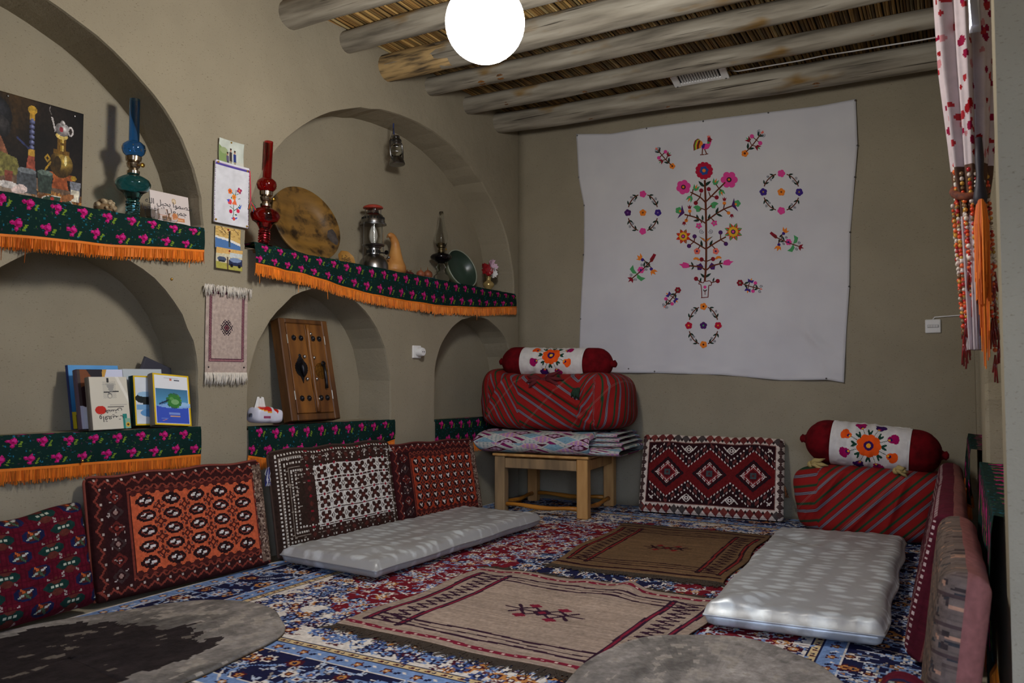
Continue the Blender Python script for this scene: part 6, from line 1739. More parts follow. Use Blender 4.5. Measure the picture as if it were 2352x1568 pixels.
# white and teal book
c = Cv(72, 96, (190, 198, 202)); c.rect(10, 20, 62, 84, (46, 130, 140)); c.rect(10, 74, 62, 80, (96, 170, 176)); c.ell(36, 74, 4.5, 6, (226, 226, 226)); c.ell(36, 75, 2.4, 2.4, (60, 70, 110)); c.rect(44, 66, 56, 70, (222, 226, 226)); c.rect(14, 62, 40, 65, (200, 120, 70))
book('white book with a teal cover picture behind the yellow books', .190, .255, .014, c, (196, 200, 204), (206, 204, 198), LW(2.955, -.125, ZL), ROT_L, .16)
# yellow edged book, partly hidden
YEL = (214, 178, 28)
def yframe(w, h, fill):
    c = Cv(w, h, fill); c.frame(0, 0, w, h, 3.4, YEL); return c
c = yframe(66, 96, (208, 214, 220)); c.a[4:92, 4:62] += (fnoise(88, 58, 22, 4)[..., None] - .5) * 30; c.ell(14, 52, 12, 9, (30, 36, 36)); c.ell(24, 44, 9, 12, (38, 40, 38)); c.rect(4, 30, 62, 40, (120, 166, 206)); c.ell(30, 24, 20, 8, (96, 150, 200)); c.ell(20, 60, 14, 5, (150, 186, 214))
book('yellow edged book with a dark green spine leaning behind its twin', .178, .222, .035, c, (14, 48, 44), (70, 58, 30), LW(2.955, -.072, ZL), ROT_L - .04, .20, math.radians(2))
# yellow edged book in front
c = yframe(66, 96, (222, 224, 228)); H0 = 68
Y_ = np.linspace(0, 1, H0 - 4)[:, None, None]; c.a[4:H0, 4:62] = np.where(Y_ < .48, np.array((58, 84, 186.)), np.array((80, 150, 196.)) * (1.25 - Y_ * .55) + 10); c.ell(36, 36, 30, 4, (130, 170, 220)); c.ell(50, 40, 16, 4, (150, 190, 226))
g = random.Random(4)
for k in range(40): a = g.random() * 6.28; c.ell(36 + 12.5 * math.cos(a), 46 + 12.5 * math.sin(a), 2.2, 2.2, g.choice(((44, 110, 50), (60, 96, 90), (84, 140, 60))))
c.ell(36, 46, 12, 12, (56, 122, 54)); c.ell(38, 44, 7, 5, (120, 170, 110)); c.ell(32, 50, 4, 3, (92, 150, 80)); c.rect(26, 20, 46, 24, (120, 146, 214)); c.rect(28, 16.5, 46, 18, (206, 160, 120)); c.rect(12, 12, 24, 13.2, (120, 146, 214)); c.line(14, 8, 22, 11, 1, (206, 140, 110)); c.rect(30, 84, 34, 88, (206, 110, 84)); c.rect(20, 88, 46, 89.2, (170, 176, 190)); c.rect(38, 84, 48, 85.6, (70, 76, 90)); c.line(12, 40, 26, 47, 2, NAVY)
bk = book('yellow edged blue book showing a small green planet, rightmost on the ledge', .180, .236, .036, c, (110, 104, 96), (118, 112, 104), LW(2.902, -.012, ZL - .003), ROT_L - .03, .27, math.radians(5))
letters('\uFEB3\uFEF4\uFE8E\uFEAD\uFEEB', .018, NAVYINK, bk, (-.045, -.0195, .098), (PI / 2, -.35, 0))
# cream book standing upside down in front
c = Cv(70, 92, (204, 198, 182)); c.poly([(48, 92), (54, 92), (70, 56), (70, 44)], (222, 218, 206)); c.ell(17, 34, 10, 7.5, (190, 44, 34)); c.rect(56, 0, 64, 26, (40, 130, 120)); c.rect(60, 0, 70, 18, (130, 170, 150)); c.ell(65, 7, 4, 4, (214, 170, 50)); c.ell(65, 7, 2, 2, (70, 44, 20)); c.a[54:84, 24:48] = np.where(((np.indices((30, 24)).sum(0) % 3) == 0)[..., None], np.array((150, 148, 140.)), c.a[54:84, 24:48])
c.poly([(30, 80), (46, 80), (42, 66), (36, 66)], (150, 148, 142)); c.rect(32, 82, 36, 90, (50, 50, 52)); c.line(26, 65, 52, 66, 1.8, (50, 50, 54)); c.ell(36, 59, 4.4, 5, (120, 118, 114)); c.ell(36, 58, 3, 3.4, (204, 198, 182)); c.line(22, 78, 50, 79, .9, (170, 166, 156)); c.rect(34, 42, 66, 43.4, (160, 156, 148)); c.rect(30, 38.4, 60, 39.8, (120, 116, 110))
bk = book('cream book standing upside down with a red spot, in front', .166, .222, .030, c, (120, 112, 100), (150, 142, 128), LW(3.18, -.020, ZL - .003), ROT_L, .20)
letters('\uFEED\uFE8D\uFED7\uFECC\uFBFF\uFE96', .034, INK, bk, (.0, -.0155, .056), (PI / 2, 0, 0), flip=False).rotation_euler = (PI / 2, PI, 0)
letters('\uFEEB\uFEB4\uFE98\uFBFD', .030, INK, bk, (.012, -.0155, .082), (PI / 2, 0, 0)).rotation_euler = (PI / 2, PI, 0)

# ================================================================== little wooden door panel with studs
dz, dw_, dh, dt = ZM + .004, .345, .565, .072
e = thing('wooden_door_panel', 'small ornamental wooden double door with iron studs in the middle niche', 'door ornament', LW(2.005, -.065, dz), (-.22, 0, ROT_L - .03))
WOOD = mat('honey_wood', (134, 86, 36), .45, col2=(88, 52, 22), nscale=7, nstretch=(2.5, 2.5, .5), ndetail=8, bump=.25, bscale=24, bstretch=(2, 2, .2))
FRM = mat('frame_wood', (112, 72, 34), .5, col2=(72, 44, 22), nscale=7, nstretch=(2.5, 2.5, .5), ndetail=8, bump=.25, bscale=24, bstretch=(2, 2, .2))
fw = .042
for x in (-dw_ / 2 + fw / 2, dw_ / 2 - fw / 2):
    mb = MB(); mb.bbox((x, 0, dh / 2), (fw, dt, dh), .005); mb.build('frame_stile', FRM, e)
for z, hh in ((fw * .9 / 2, fw * .9), (dh - fw * .32, fw * .64)):
    mb = MB(); mb.bbox((0, 0, z), (dw_ - 2 * fw + .002, dt, hh), .005); mb.build('frame_rail', FRM, e)
z0_, z1_ = fw * .9, dh - fw * .64; lw_ = (dw_ - 2 * fw) / 2
IRON = DARKMETAL; SIL = mat('silver_stud', (176, 174, 172), .3, 1.0)
leaves = []
for sx in (-1, 1):
    mb = MB(); mb.bbox((sx * lw_ / 2, -dt * .36, (z0_ + z1_) / 2), (lw_ - .003, .022, z1_ - z0_ - .003), .003); leaves.append(mb.build('door_leaf', WOOD, e))
yf = -dt * .36 - .011
# cover strip carved like a twig on the right leaf
mb = MB(); mb.tube([(.014 + .002 * math.sin(k * 1.3), yf - .002, z0_ + .006 + k * (z1_ - z0_ - .012) / 12) for k in range(13)], [.013 + .0015 * math.sin(k * 2.1) for k in range(13)], 8); mb.build('cover_strip', WOOD, leaves[1], True)
def stud(x, z, parent, kind):
    mb = MB()
    if kind == 'iron':
        for k in range(8): a = 2 * PI * k / 8; mb.ball((x + .0125 * math.cos(a), yf - .002, z + .0125 * math.sin(a)), .0048, 6, 4, (1, .6, 1))
        mb.lathe([(.014, 0), (.0125, .003), (.009, .010), (.004, .0135), (1e-5, .0145)], 14, (x, yf, z), 'y')
        return mb.build('iron_stud', IRON, parent, True)
    mb.lathe([(.0105, 0), (.010, .004), (.007, .009), (.003, .0115), (1e-5, .012)], 14, (x, yf - .003, z), 'y'); return mb.build('silver_stud', SIL, parent, True)
H_ = z1_ - z0_
for z in (z0_ + H_ * .165, z0_ + H_ * .835):
    for x in (-.088, -.038): stud(x, z, leaves[0], 'iron')
    for x in (.047, .092): stud(x, z, leaves[1], 'iron')
for x, z in ((.030, .885), (.032, .615), (.018, .50), (.030, .375), (.026, .15)): stud(x, z0_ + H_ * z, leaves[1], 'silver')
for x, z in ((-.034, .625), (-.036, .375)): stud(x, z0_ + H_ * z, leaves[0], 'silver')
# shield-shaped knocker on the left leaf
zc = z0_ + H_ * .50
pts = []
for k in range(40):
    a = 2 * PI * k / 40; r_ = .043 * (1 + .035 * math.cos(a * 20)); x, z = r_ * math.cos(a) * .98, r_ * math.sin(a)
    if z < 0: z *= 1.15
    pts.append((-.064 + x, zc + z))
mb = MB(); mb.prism(pts, lambda x, z: (x, yf, z), lambda x, z: (x, yf - .004, z))
mb.prism([(-.064 - .018, zc - .03), (-.064, zc - .085), (-.064 + .018, zc - .03)], lambda x, z: (x, yf, z), lambda x, z: (x, yf - .0045, z))
for (x, z, r_) in ((-.064, zc + .048, .016), (-.064, zc + .068, .010), (-.078, zc + .042, .009), (-.050, zc + .042, .009)): mb.ball((x, yf - .002, z), r_, 10, 6, (1, .35, 1))
kn = mb.build('knocker_plate', IRON, leaves[0])
mb = MB(); mb.tube([(-.064, yf - .006, zc + .024), (-.068, yf - .016, zc + .005), (-.066, yf - .017, zc - .02), (-.06, yf - .012, zc - .052)], [.008, .012, .011, .005], 10); mb.build('hammer', IRON, kn, True)
# round brass plate with a long handle on the right leaf
mb = MB(); N = 28; zc2 = z0_ + H_ * .47
mb.lathe([(.046, 0), (.045, .003), (.040, .002), (1e-5, .0025)], 36, (.078, yf, zc2), 'y', wob=lambda q, h: 1 + .02 * math.cos(q * 24)); pl = mb.build('handle_plate', mat('old_brass', (150, 104, 36), .45, .7, col2=(96, 62, 26), nscale=90), leaves[1], True, angle=30)
mb = MB(); mb.tube([(.090, yf - .012, zc2 + .035), (.089, yf - .016, zc2 - .02), (.090, yf - .014, zc2 - .07), (.090, yf - .010, zc2 - .10)], [.007, .009, .007, .009], 10); mb.tube([(.090, yf - .008, zc2 + .035 + .012 * math.sin(a)) if False else (.090 + .012 * math.cos(a), yf - .010, zc2 + .038 + .012 * math.sin(a)) for a in np.linspace(0, 2 * PI, 14)], .004, 7); mb.build('long_handle', IRON, pl, True)
for sx in (-1, 1):
    for z in (z0_ + H_ * .20, z0_ + H_ * .82):
        mb = MB(); mb.bbox((sx * (lw_ + .002), yf - .001, z), (.006, .004, .05), .001); mb.build('hinge', mat('bright_hinge', (206, 198, 180), .3, .6), e)

# ================================================================== paper napkin pack
un = 2.392
e = thing('napkin_pack', 'crumpled white plastic napkin pack with red and yellow print', 'napkin pack', LW(un, .0, ZM + .012), (0, math.radians(3), ROT_L))
nx, ny = 46, 40
th = np.linspace(0, 2 * PI, ny + 1)[:, None]; xs = np.linspace(-1, 1, nx + 1)[None, :]
n1 = fnoise(ny + 1, nx + 1, 7, 3, 3) - .5; n1[-1] = n1[0]
end = np.clip(1 - np.abs(xs) ** 8, .06, 1) ** .5
ct, st = np.cos(th), np.sin(th)
PX = xs * .088 + 0 * th; PY = np.sign(ct) * np.abs(ct) ** .6 * .052 * end * (1 + .12 * n1); PZ = .038 + np.sign(st) * np.abs(st) ** .6 * (.036 + .010 * (xs < .2) * (st > 0)) * end * (1 + .16 * n1)
# red and yellow printed panels on the upper front
cc = np.zeros((ny, nx, 3)); cc[:] = (206, 206, 220)
front = (PY[:-1, :-1] < .03) & (PZ[:-1, :-1] > .040)
xx, zz = PX[:-1, :-1], PZ[:-1, :-1]
cc[front & (zz > .066 - .25 * (xx + .05)) & (xx < .0) & (xx > -.07)] = (222, 160, 60); cc[front & (zz > .071 - .2 * (xx + .05)) & (xx < -.002) & (xx > -.068)] = (190, 36, 34)
cc[front & (xx > .018) & (xx < .055) & (zz > .052 + 1.2 * np.abs(xx - .034))] = (200, 44, 30); cc[(PY[:-1, :-1] < -.02) & (np.abs(zz - .036) < .006) & (xx > -.05) & (xx < -.01)] = (150, 70, 100)
grid('wrapper', nx, ny, np.stack([PX, PY, PZ], 2), mat('napkin_film', vcol=True, rough=.3, nscale=10, vvar=.05), cc, e)
P = np.zeros((9, 11, 3))
for j in range(9):
    for i in range(11): s_ = i / 10 - .5; q = j / 8; P[j, i] = (-.045 + s_ * .07 * (1 - .45 * q), -.012 + .014 * math.sin(i * 1.9) * (1 - q * .5), .068 + q * .06 + .004 * math.sin(i))
grid('tissue', 10, 8, P, mat('tissue', (214, 212, 208), .9), None, e, thick=(0, .001, 0))
# ================================================================== embroidered sheet on the back wall
HX, HZ = 1.42, 1.75
hang = thing('embroidered_sheet', 'large white embroidered sheet with a flowering tree pinned to the back wall', 'wall hanging', (HX, 0, HZ))
def W(x, y):
    """a point of the sheet, surveyed in the enlarged view (x right, y down)"""
    p = on_back(1300 + x / 2.24, 200 + y / 2.24, -.016)
    return p[0] - HX, p[2] - HZ
def wr(x, z):
    """how far the cloth stands off the wall"""
    d = .014 + .004 * math.sin(x * 5 + z * 2) + .003 * math.sin(z * 9 - x * 3)
    # folds falling into the lower right corner
    dx, dz = x - .82, z + .78
    for a, o in ((2.2, 0.0), (2.5, .06), (1.9, -.07)):
        b = -dx * math.sin(a) + dz * math.cos(a) + o; l = dx * math.cos(a) + dz * math.sin(a)
        d += .012 * math.exp(-(b / .022) ** 2) * math.exp(-((l - .12) / .22) ** 2)
    # two long ironing creases
    d += .0025 * math.exp(-((z - .23 - .02 * x) / .006) ** 2) + .002 * math.exp(-((z + .62 + .01 * x) / .008) ** 2)
    return -d
TOPE = [(50, 240), (230, 238), (415, 207), (700, 172), (1040, 127), (1300, 95), (1490, 60)]
BOTE = [(65, 1345), (120, 1420), (240, 1470), (455, 1470), (800, 1480), (1110, 1508), (1340, 1505), (1430, 1520)]
LEFE = [(50, 240), (65, 465), (92, 610), (92, 860), (72, 1190), (68, 1345)]
RIGE = [(1490, 60), (1500, 300), (1487, 460), (1462, 745), (1458, 1025), (1442, 1250), (1430, 1520)]
def edge_fn(pts, ax):
    P_ = [W(*p) for p in pts]; t = [0]
    for a, b in zip(P_[:-1], P_[1:]): t.append(t[-1] + math.hypot(b[0] - a[0], b[1] - a[1]))
    t = np.array(t) / t[-1]
    return lambda s: (float(np.interp(s, t, [p[0] for p in P_])), float(np.interp(s, t, [p[1] for p in P_])))
BOTE[0] = LEFE[-1]
fT, fB, fL, fR = edge_fn(TOPE, 0), edge_fn(BOTE, 0), edge_fn(LEFE[::-1], 1), edge_fn(RIGE[::-1], 1)
n = 110
P = np.zeros((n + 1, n + 1, 3))
for j in range(n + 1):
    v = j / n
    for i in range(n + 1):
        s = i / n
        t_, b_, l_, r_ = fT(s), fB(s), fL(v), fR(v)
        c00, c10, c01, c11 = fB(0), fB(1), fT(0), fT(1)
        q = [(1 - v) * b_[k] + v * t_[k] + (1 - s) * l_[k] + s * r_[k] - ((1 - s) * (1 - v) * c00[k] + s * (1 - v) * c10[k] + (1 - s) * v * c01[k] + s * v * c11[k]) for k in (0, 1)]
        P[j, i] = (q[0], wr(q[0], q[1]) + .006 * math.sin(s * 40) * (v < .02), q[1])
grid('sheet_cloth', n, n, P, mat('white_calico', (206, 204, 206), .9, col2=(198, 196, 200), nscale=3, bump=.25, bscale=220, bdist=.001, spec=.1), None, hang, thick=(0, .0015, 0))
mb = MB()
for x, y in ((56, 248), (414, 212), (707, 177), (1040, 131), (1488, 68), (66, 464), (93, 608), (90, 862), (75, 1192), (1499, 300), (1486, 462), (1461, 745), (1457, 1025), (323, 1448), (455, 1462), (800, 1474), (1340, 1498)):
    a, b = W(x, y); m_ = MB(); m_.lathe([(.006, .0), (.0055, .003), (.003, .005), (1e-6, .006)], 8, (a, wr(a, b), b), 'y'); m_.build('pin', STEEL, hang, True)

EM = {}
def thread(col):
    k = 'thread_%d_%d_%d' % col
    return mat(k, col, .75, bump=.5, bscale=500, bdist=.001, spec=.25)
def patch(name, pts, col, h=.0025, parent=None, lift=0.0):
    q = [W(*p) for p in pts]
    mb = MB(); mb.prism(q, lambda x, z: (x, wr(x, z) - .0004 - lift, z), lambda x, z: (x, wr(x, z) - h - lift, z))
    return mb.build(name, thread(col), parent or hang)
def arc(cx, cy, r, n, wav=None, ph=0):
    return [(cx + r * (wav(2 * PI * k / n + ph) if wav else 1) * math.cos(2 * PI * k / n), cy + r * (wav(2 * PI * k / n + ph) if wav else 1) * math.sin(2 * PI * k / n)) for k in range(n)]
def flower(x, y, r, petals, col, mids=(), ph=0.0, deep=.22, pointed=False):
    if pointed: w = lambda a: 1 - .42 * abs(((a * petals / (2 * PI)) % 1) * 2 - 1)
    else: w = lambda a: 1 - deep + deep * abs(math.cos(a * petals / 2)) ** .7
    f = patch('embroidered_flower', arc(x, y, r, petals * 8, w, ph), col)
    for k, (rr, cc, pet) in enumerate(mids):
        patch('flower_center', arc(x, y, rr, 24, (lambda a: 1 - .25 + .25 * abs(math.cos(a * pet / 2))) if pet else None, ph), cc, .003 + .0008 * k, f, .0022 + .0008 * k)
    return f
def stem(pts, wd=7, col=(92, 40, 18), name='embroidered_stem', smooth=True):
    if smooth and len(pts) > 2:
        v = [Vector((*p, 0)) for p in pts]; out = []
        for i in range(len(v) - 1):
            p0, p1, p2, p3 = v[max(i - 1, 0)], v[i], v[i + 1], v[min(i + 2, len(v) - 1)]
            for k in range(5):
                t = k / 5; out.append(.5 * ((2 * p1) + (p2 - p0) * t + (2 * p0 - 5 * p1 + 4 * p2 - p3) * t * t + (3 * p1 - p0 - 3 * p2 + p3) * t ** 3))
        out.append(v[-1]); pts = [(p.x, p.y) for p in out]
    L = []; Rr = []
    for i, p in enumerate(pts):
        a, b = pts[max(0, i - 1)], pts[min(len(pts) - 1, i + 1)]
        dx_, dy_ = b[0] - a[0], b[1] - a[1]; d = math.hypot(dx_, dy_) or 1
        L.append((p[0] - dy_ / d * wd / 2, p[1] + dx_ / d * wd / 2)); Rr.append((p[0] + dy_ / d * wd / 2, p[1] - dx_ / d * wd / 2))
    mb = MB()
    for i in range(len(pts) - 1):
        q = [W(*p) for p in (L[i], L[i + 1], Rr[i + 1], Rr[i])]
        mb.add([(x, wr(x, z) - .0026, z) for x, z in q] + [(x, wr(x, z) - .0002, z) for x, z in q], [(0, 1, 2, 3), (0, 4, 5, 1), (2, 6, 7, 3)])
    return mb.build(name, thread(col), hang)
DG = (22, 46, 36)
def leaf(x, y, ang, L, wd=None, col=DG):
    wd = wd or L * .22; a = math.radians(ang); pts = []
    for k in range(9): t = k / 8; pts.append((t * L, -wd * math.sin(PI * t ** .8)))
    for k in range(7, 0, -1): t = k / 8; pts.append((t * L, wd * .55 * math.sin(PI * t)))
    return patch('embroidered_leaf', [(x + p[0] * math.cos(a) - p[1] * math.sin(a), y + p[0] * math.sin(a) + p[1] * math.cos(a)) for p in pts], col)
def pair(x, y, ang, L=26, spread=42, col=DG): leaf(x, y, ang - spread, L, None, col); leaf(x, y, ang + spread, L, None, col)
def berry(x, y, r, col): return patch('embroidered_berry', arc(x, y, r, 14), col)
def curl(x, y, r, ang, sgn=1, col=(60, 66, 84)):
    pts = []
    for k in range(20):
        t = k / 19; a = math.radians(ang) + sgn * t * 9.5; q = r * (1 - .85 * t); pts.append((x + q * math.cos(a), y + q * math.sin(a)))
    return stem(pts, 1.7, col, 'embroidered_curl', False)
PK, RD, CR, PU, VI, OR, YE, LG_, BL, SA = (214, 62, 140), (176, 26, 24), (130, 12, 34), (70, 26, 92), (56, 30, 120), (224, 124, 36), (220, 168, 40), (72, 150, 92), (38, 72, 140), (222, 108, 92)
BR = (92, 40, 18)
# trunk and branches
stem([(713, 1000), (720, 900), (722, 760), (720, 620), (714, 478)], 10)
for pts in ([(718, 594), (690, 566), (640, 540)], [(720, 590), (765, 545), (820, 490)], [(718, 700), (670, 672), (610, 655)], [(722, 690), (770, 655), (815, 628), (856, 612)], [(718, 832), (690, 815), (636, 782)], [(722, 832), (770, 800), (824, 770)],
            [(718, 942), (690, 925), (632, 918)], [(722, 940), (750, 920), (806, 905)], [(718, 632), (692, 622)], [(722, 632), (744, 612)], [(718, 896), (696, 886)], [(722, 896), (752, 884)], [(690, 566), (668, 594)], [(690, 566), (694, 545)], [(745, 568), (735, 540)], [(745, 560), (768, 566)], [(650, 546), (654, 524)], [(650, 546), (642, 560)], [(786, 520), (772, 500)], [(786, 520), (800, 534)],
            [(640, 664), (637, 645)], [(628, 660), (618, 686)], [(810, 634), (816, 604)], [(816, 630), (836, 646)], [(660, 794), (662, 776)], [(660, 794), (638, 812)], [(796, 785), (796, 756)], [(796, 785), (820, 800)], [(690, 815), (680, 832)], [(752, 815), (768, 832)], [(690, 680), (700, 700)], [(745, 672), (764, 690)]): stem(pts, 7 if len(pts) > 2 else 5)
# big flowers
flower(711, 430, 46, 12, (170, 14, 52), ((24, BL, 6), (9, OR, 0)), .2, .12)
flower(604, 514, 38, 6, PK, ((12, (44, 44, 50), 0), (6, OR, 0)), .3); flower(840, 477, 44, 6, PK, ((13, (44, 44, 50), 0), (6, OR, 0)), .0)
for x, y, r in ((604, 768, 40), (862, 745, 48)):
    for k in range(8): leaf(x + r * .5 * math.cos(k * PI / 4 + .39), y + r * .5 * math.sin(k * PI / 4 + .39), k * 45 + 22, r * .52, r * .12, LG_)
    flower(x, y, r, 8, (196, 44, 20), ((r * .58, YE, 8), (r * .25, (60, 44, 80), 0), (r * .14, PK, 0)), .0, 0, True)
flower(684, 714, 18, 5, PK, ((5, (150, 140, 140), 0),), .4, 0, True); flower(764, 700, 18, 5, PK, ((5, (150, 140, 140), 0),), .1, 0, True)
flower(674, 844, 17, 5, SA, ((5, PU, 0),), .3); flower(771, 844, 17, 5, SA, ((5, PU, 0),), .0)
for sg, x, y in ((-1, 688, 922), (1, 752, 920)): patch('embroidered_flower', [(x - sg * 18, y + 2), (x - sg * 4, y - 18), (x + sg * 10, y - 8), (x + sg * 18, y - 10), (x + sg * 14, y + 4), (x + sg * 12, y + 18), (x - sg * 6, y + 18)], PU); berry(x, y + 2, 5, LG_)
for sg, x, y in ((-1, 610, 916), (1, 832, 902)): patch('embroidered_flower', [(x - sg * 26, y + 10), (x - sg * 20, y - 8), (x - sg * 6, y - 14), (x + sg * 8, y - 16), (x + sg * 12, y - 8), (x + sg * 30, y - 6), (x + sg * 16, y + 4), (x + sg * 10, y + 14), (x - sg * 8, y + 14)], PK)
for sg, x, y in ((-1, 674, 882), (1, 780, 876)): patch('embroidered_flower', [(x - sg * 16, y + 8), (x - sg * 4, y - 6), (x + sg * 10, y - 8), (x + sg * 20, y), (x + sg * 18, y + 6), (x + sg * 4, y + 4), (x - sg * 6, y + 10)], OR)
for x, y in ((668, 596), (696, 532), (735, 525), (776, 568), (697, 886), (756, 884), (668, 985), (780, 997)): berry(x, y, 11, CR)
for x, y in ((662, 768), (633, 817), (796, 748), (823, 806)): berry(x, y, 11, PU)
for sg, x, y in ((-1, 678, 626), (1, 762, 608)): patch('embroidered_flower', [(x + sg * 24, y - 8), (x + sg * 10, y + 2), (x + sg * 6, y + 16), (x - sg * 8, y + 16), (x - sg * 20, y + 4), (x - sg * 14, y - 10), (x, y - 18), (x + sg * 12, y - 16)], LG_); berry(x - sg * 14, y + 4, 4, CR)
for sg, x, y in ((-1, 590, 640), (1, 872, 605)):
    patch('embroidered_flower', [(x - sg * 20, y + 8), (x - sg * 6, y - 34), (x - sg * 1, y + 2), (x + sg * 16, y + 36), (x - sg * 8, y + 16)], PU)
    patch('embroidered_flower', arc(x + sg * 10, y - 6, 18, 40, lambda a: 1 - .2 + .2 * abs(math.cos(a * 2.5))), LG_, .002); berry(x + sg * 3, y - 2, 6, OR)
for x, y, r in ((636, 616, 1), (608, 702, -1), (816, 576, 1), (854, 664, -1)):
    patch('embroidered_flower', [(x - 11, y - 8 * r), (x - 4, y - 1 * r), (x, y - 12 * r), (x + 4, y - 1 * r), (x + 11, y - 8 * r), (x + 6, y + 10 * r), (x - 6, y + 10 * r)], CR)
for x, y in ((637, 638), (619, 686), (816, 598), (838, 648)): berry(x, y, 9, OR)
for x, y, a in ((668, 520, -70), (638, 572, 120), (768, 490, -70), (800, 540, 70)):
    ca, sa_ = math.cos(math.radians(a)), math.sin(math.radians(a)); R2 = lambda p: (x + p[0] * ca - p[1] * sa_, y + p[0] * sa_ + p[1] * ca)
    patch('embroidered_flower', [R2(p) for p in ((-14, -4), (-4, -14), (18, -15), (6, -5), (20, 0), (6, 5), (18, 15), (-4, 14), (-14, 4))], LG_); patch('flower_center', [R2(p) for p in ((0, -5), (22, 0), (0, 5))], OR, .0035)
pair(714, 512, -90, 44, 48)
for x, y, a, L in ((686, 690, -110, 38), (690, 682, 170, 36), (706, 688, -95, 30), (736, 688, -80, 36), (775, 655, -75, 38), (775, 655, 20, 34), (702, 822, -100, 36), (742, 820, -70, 36), (656, 920, -120, 26), (656, 920, 120, 22), (790, 912, -70, 26), (790, 912, 55, 24), (690, 1004, -80, 26), (756, 1002, -75, 24)): leaf(x, y, a, L)
pair(718, 980, -90, 36, 50); 
for sg in (-1, 1): patch('embroidered_leaf', [(720, 800), (720 + sg * 36, 768), (720 + sg * 8, 780)], DG); patch('embroidered_leaf', [(720 + sg * 3, 795), (720 + sg * 28, 773), (720 + sg * 8, 782)], OR, .003); curl(721 + sg * 24, 742, 13, 180 if sg > 0 else 0, -sg)
# vase
stem([(698, 1082), (694, 1020), (682, 1012), (690, 1000), (704, 1006), (712, 996), (722, 998), (738, 996), (748, 1008), (744, 1020), (734, 1022), (730, 1080)], 4, (110, 38, 34)); stem([(694, 1083), (732, 1080)], 4, (110, 38, 34)); stem([(696, 1006), (674, 990)], 5); stem([(744, 1006), (774, 998)], 5); berry(714, 1028, 8, PK); pair(715, 1052, -90, 16, 40); stem([(715, 1044), (715, 1068)], 3, (130, 60, 60))
# rooster
ro = patch('embroidered_rooster', [(716, 322), (700, 318), (704, 300), (716, 292), (728, 292), (740, 272), (750, 276), (742, 302), (734, 316)], PK)
for k, cc in enumerate((CR, (90, 150, 50), YE, CR, (70, 56, 20), OR)):
    o_ = k * 6; patch('tail_feather', [(658 + o_ * .9, 328 - o_ * .4), (656 + o_, 300), (664 + o_, 276), (678 + o_ * .8, 266 + o_ * .5), (688 + o_ * .6, 268 + o_ * .9), (676 + o_ * .9, 284 + o_ * .6), (668 + o_ * .9, 304), (668 + o_ * .9, 322 - o_ * .3)], cc, .0022 + .0003 * k, ro)
patch('wing', [(700, 318), (698, 304), (708, 292), (718, 292), (712, 314)], VI, .004, ro); patch('neck', [(726, 292), (730, 278), (742, 274), (740, 292)], LG_, .0034, ro); patch('head', [(728, 280), (730, 262), (742, 258), (750, 268), (746, 284)], CR, .0036, ro); patch('comb', [(729, 262), (727, 250), (735, 254), (734, 246), (740, 254), (745, 250), (741, 262)], SA, .003, ro); patch('beak', [(744, 266), (756, 271), (744, 275)], CR, .003, ro)
stem([(703, 318), (701, 346)], 5, (104, 50, 30)); stem([(714, 320), (724, 344)], 5, (104, 50, 30)); stem([(690, 349), (712, 347)], 4, (104, 50, 30)); stem([(714, 347), (732, 343)], 4, (104, 50, 30))
# three wreaths
def wreath(cx, cy, rx, ry, cols, mid, mc, fr, gap=.30):
    for k in range(4):
        a0, a1 = k * PI / 2 + gap, (k + 1) * PI / 2 - gap
        pt = lambda a: (cx + rx * math.cos(a), cy + ry * math.sin(a))
        stem([pt(a0 + (a1 - a0) * i / 6) for i in range(7)], 5, BR, 'wreath_stem')
        for f, dr in ((.12, 1), (.88, -1)):
            a = a0 + (a1 - a0) * f; x, y = pt(a); tan = math.degrees(math.atan2(ry * math.cos(a), -rx * math.sin(a)))
            pair(x, y, tan if dr > 0 else tan + 180, 25, 38)
        a = (a0 + a1) / 2; x, y = pt(a)
        for q in (-1, 1): curl(x + q * 13 * math.cos(a + .4 * q), y + q * 13 * math.sin(a + .4 * q), 7, math.degrees(a) + 90, q)
    for k, a in enumerate((-PI / 2, 0, PI / 2, PI)): flower(cx + rx * math.cos(a), cy + ry * math.sin(a), fr, 5, cols[k], ((4.5, mc[k], 0),) if mc[k] else (), k)
    flower(cx, cy, fr, 5, mid[0], ((4.5, mid[1], 0),), .3)
wreath(394, 645, 78, 96, (PK, VI, PK, PU), (OR, (110, 60, 30)), (None, (120, 90, 150), None, (110, 60, 130)), 18)
wreath(1108, 540, 92, 96, (PK, VI, PK, VI), (OR, (90, 50, 30)), (None, (150, 120, 60), None, (150, 120, 60)), 20)
wreath(707, 1226, 76, 98, (OR, (176, 14, 50), OR, (176, 14, 50)), (PU, LG_), ((60, 24, 20), OR, (60, 24, 20), OR), 19)
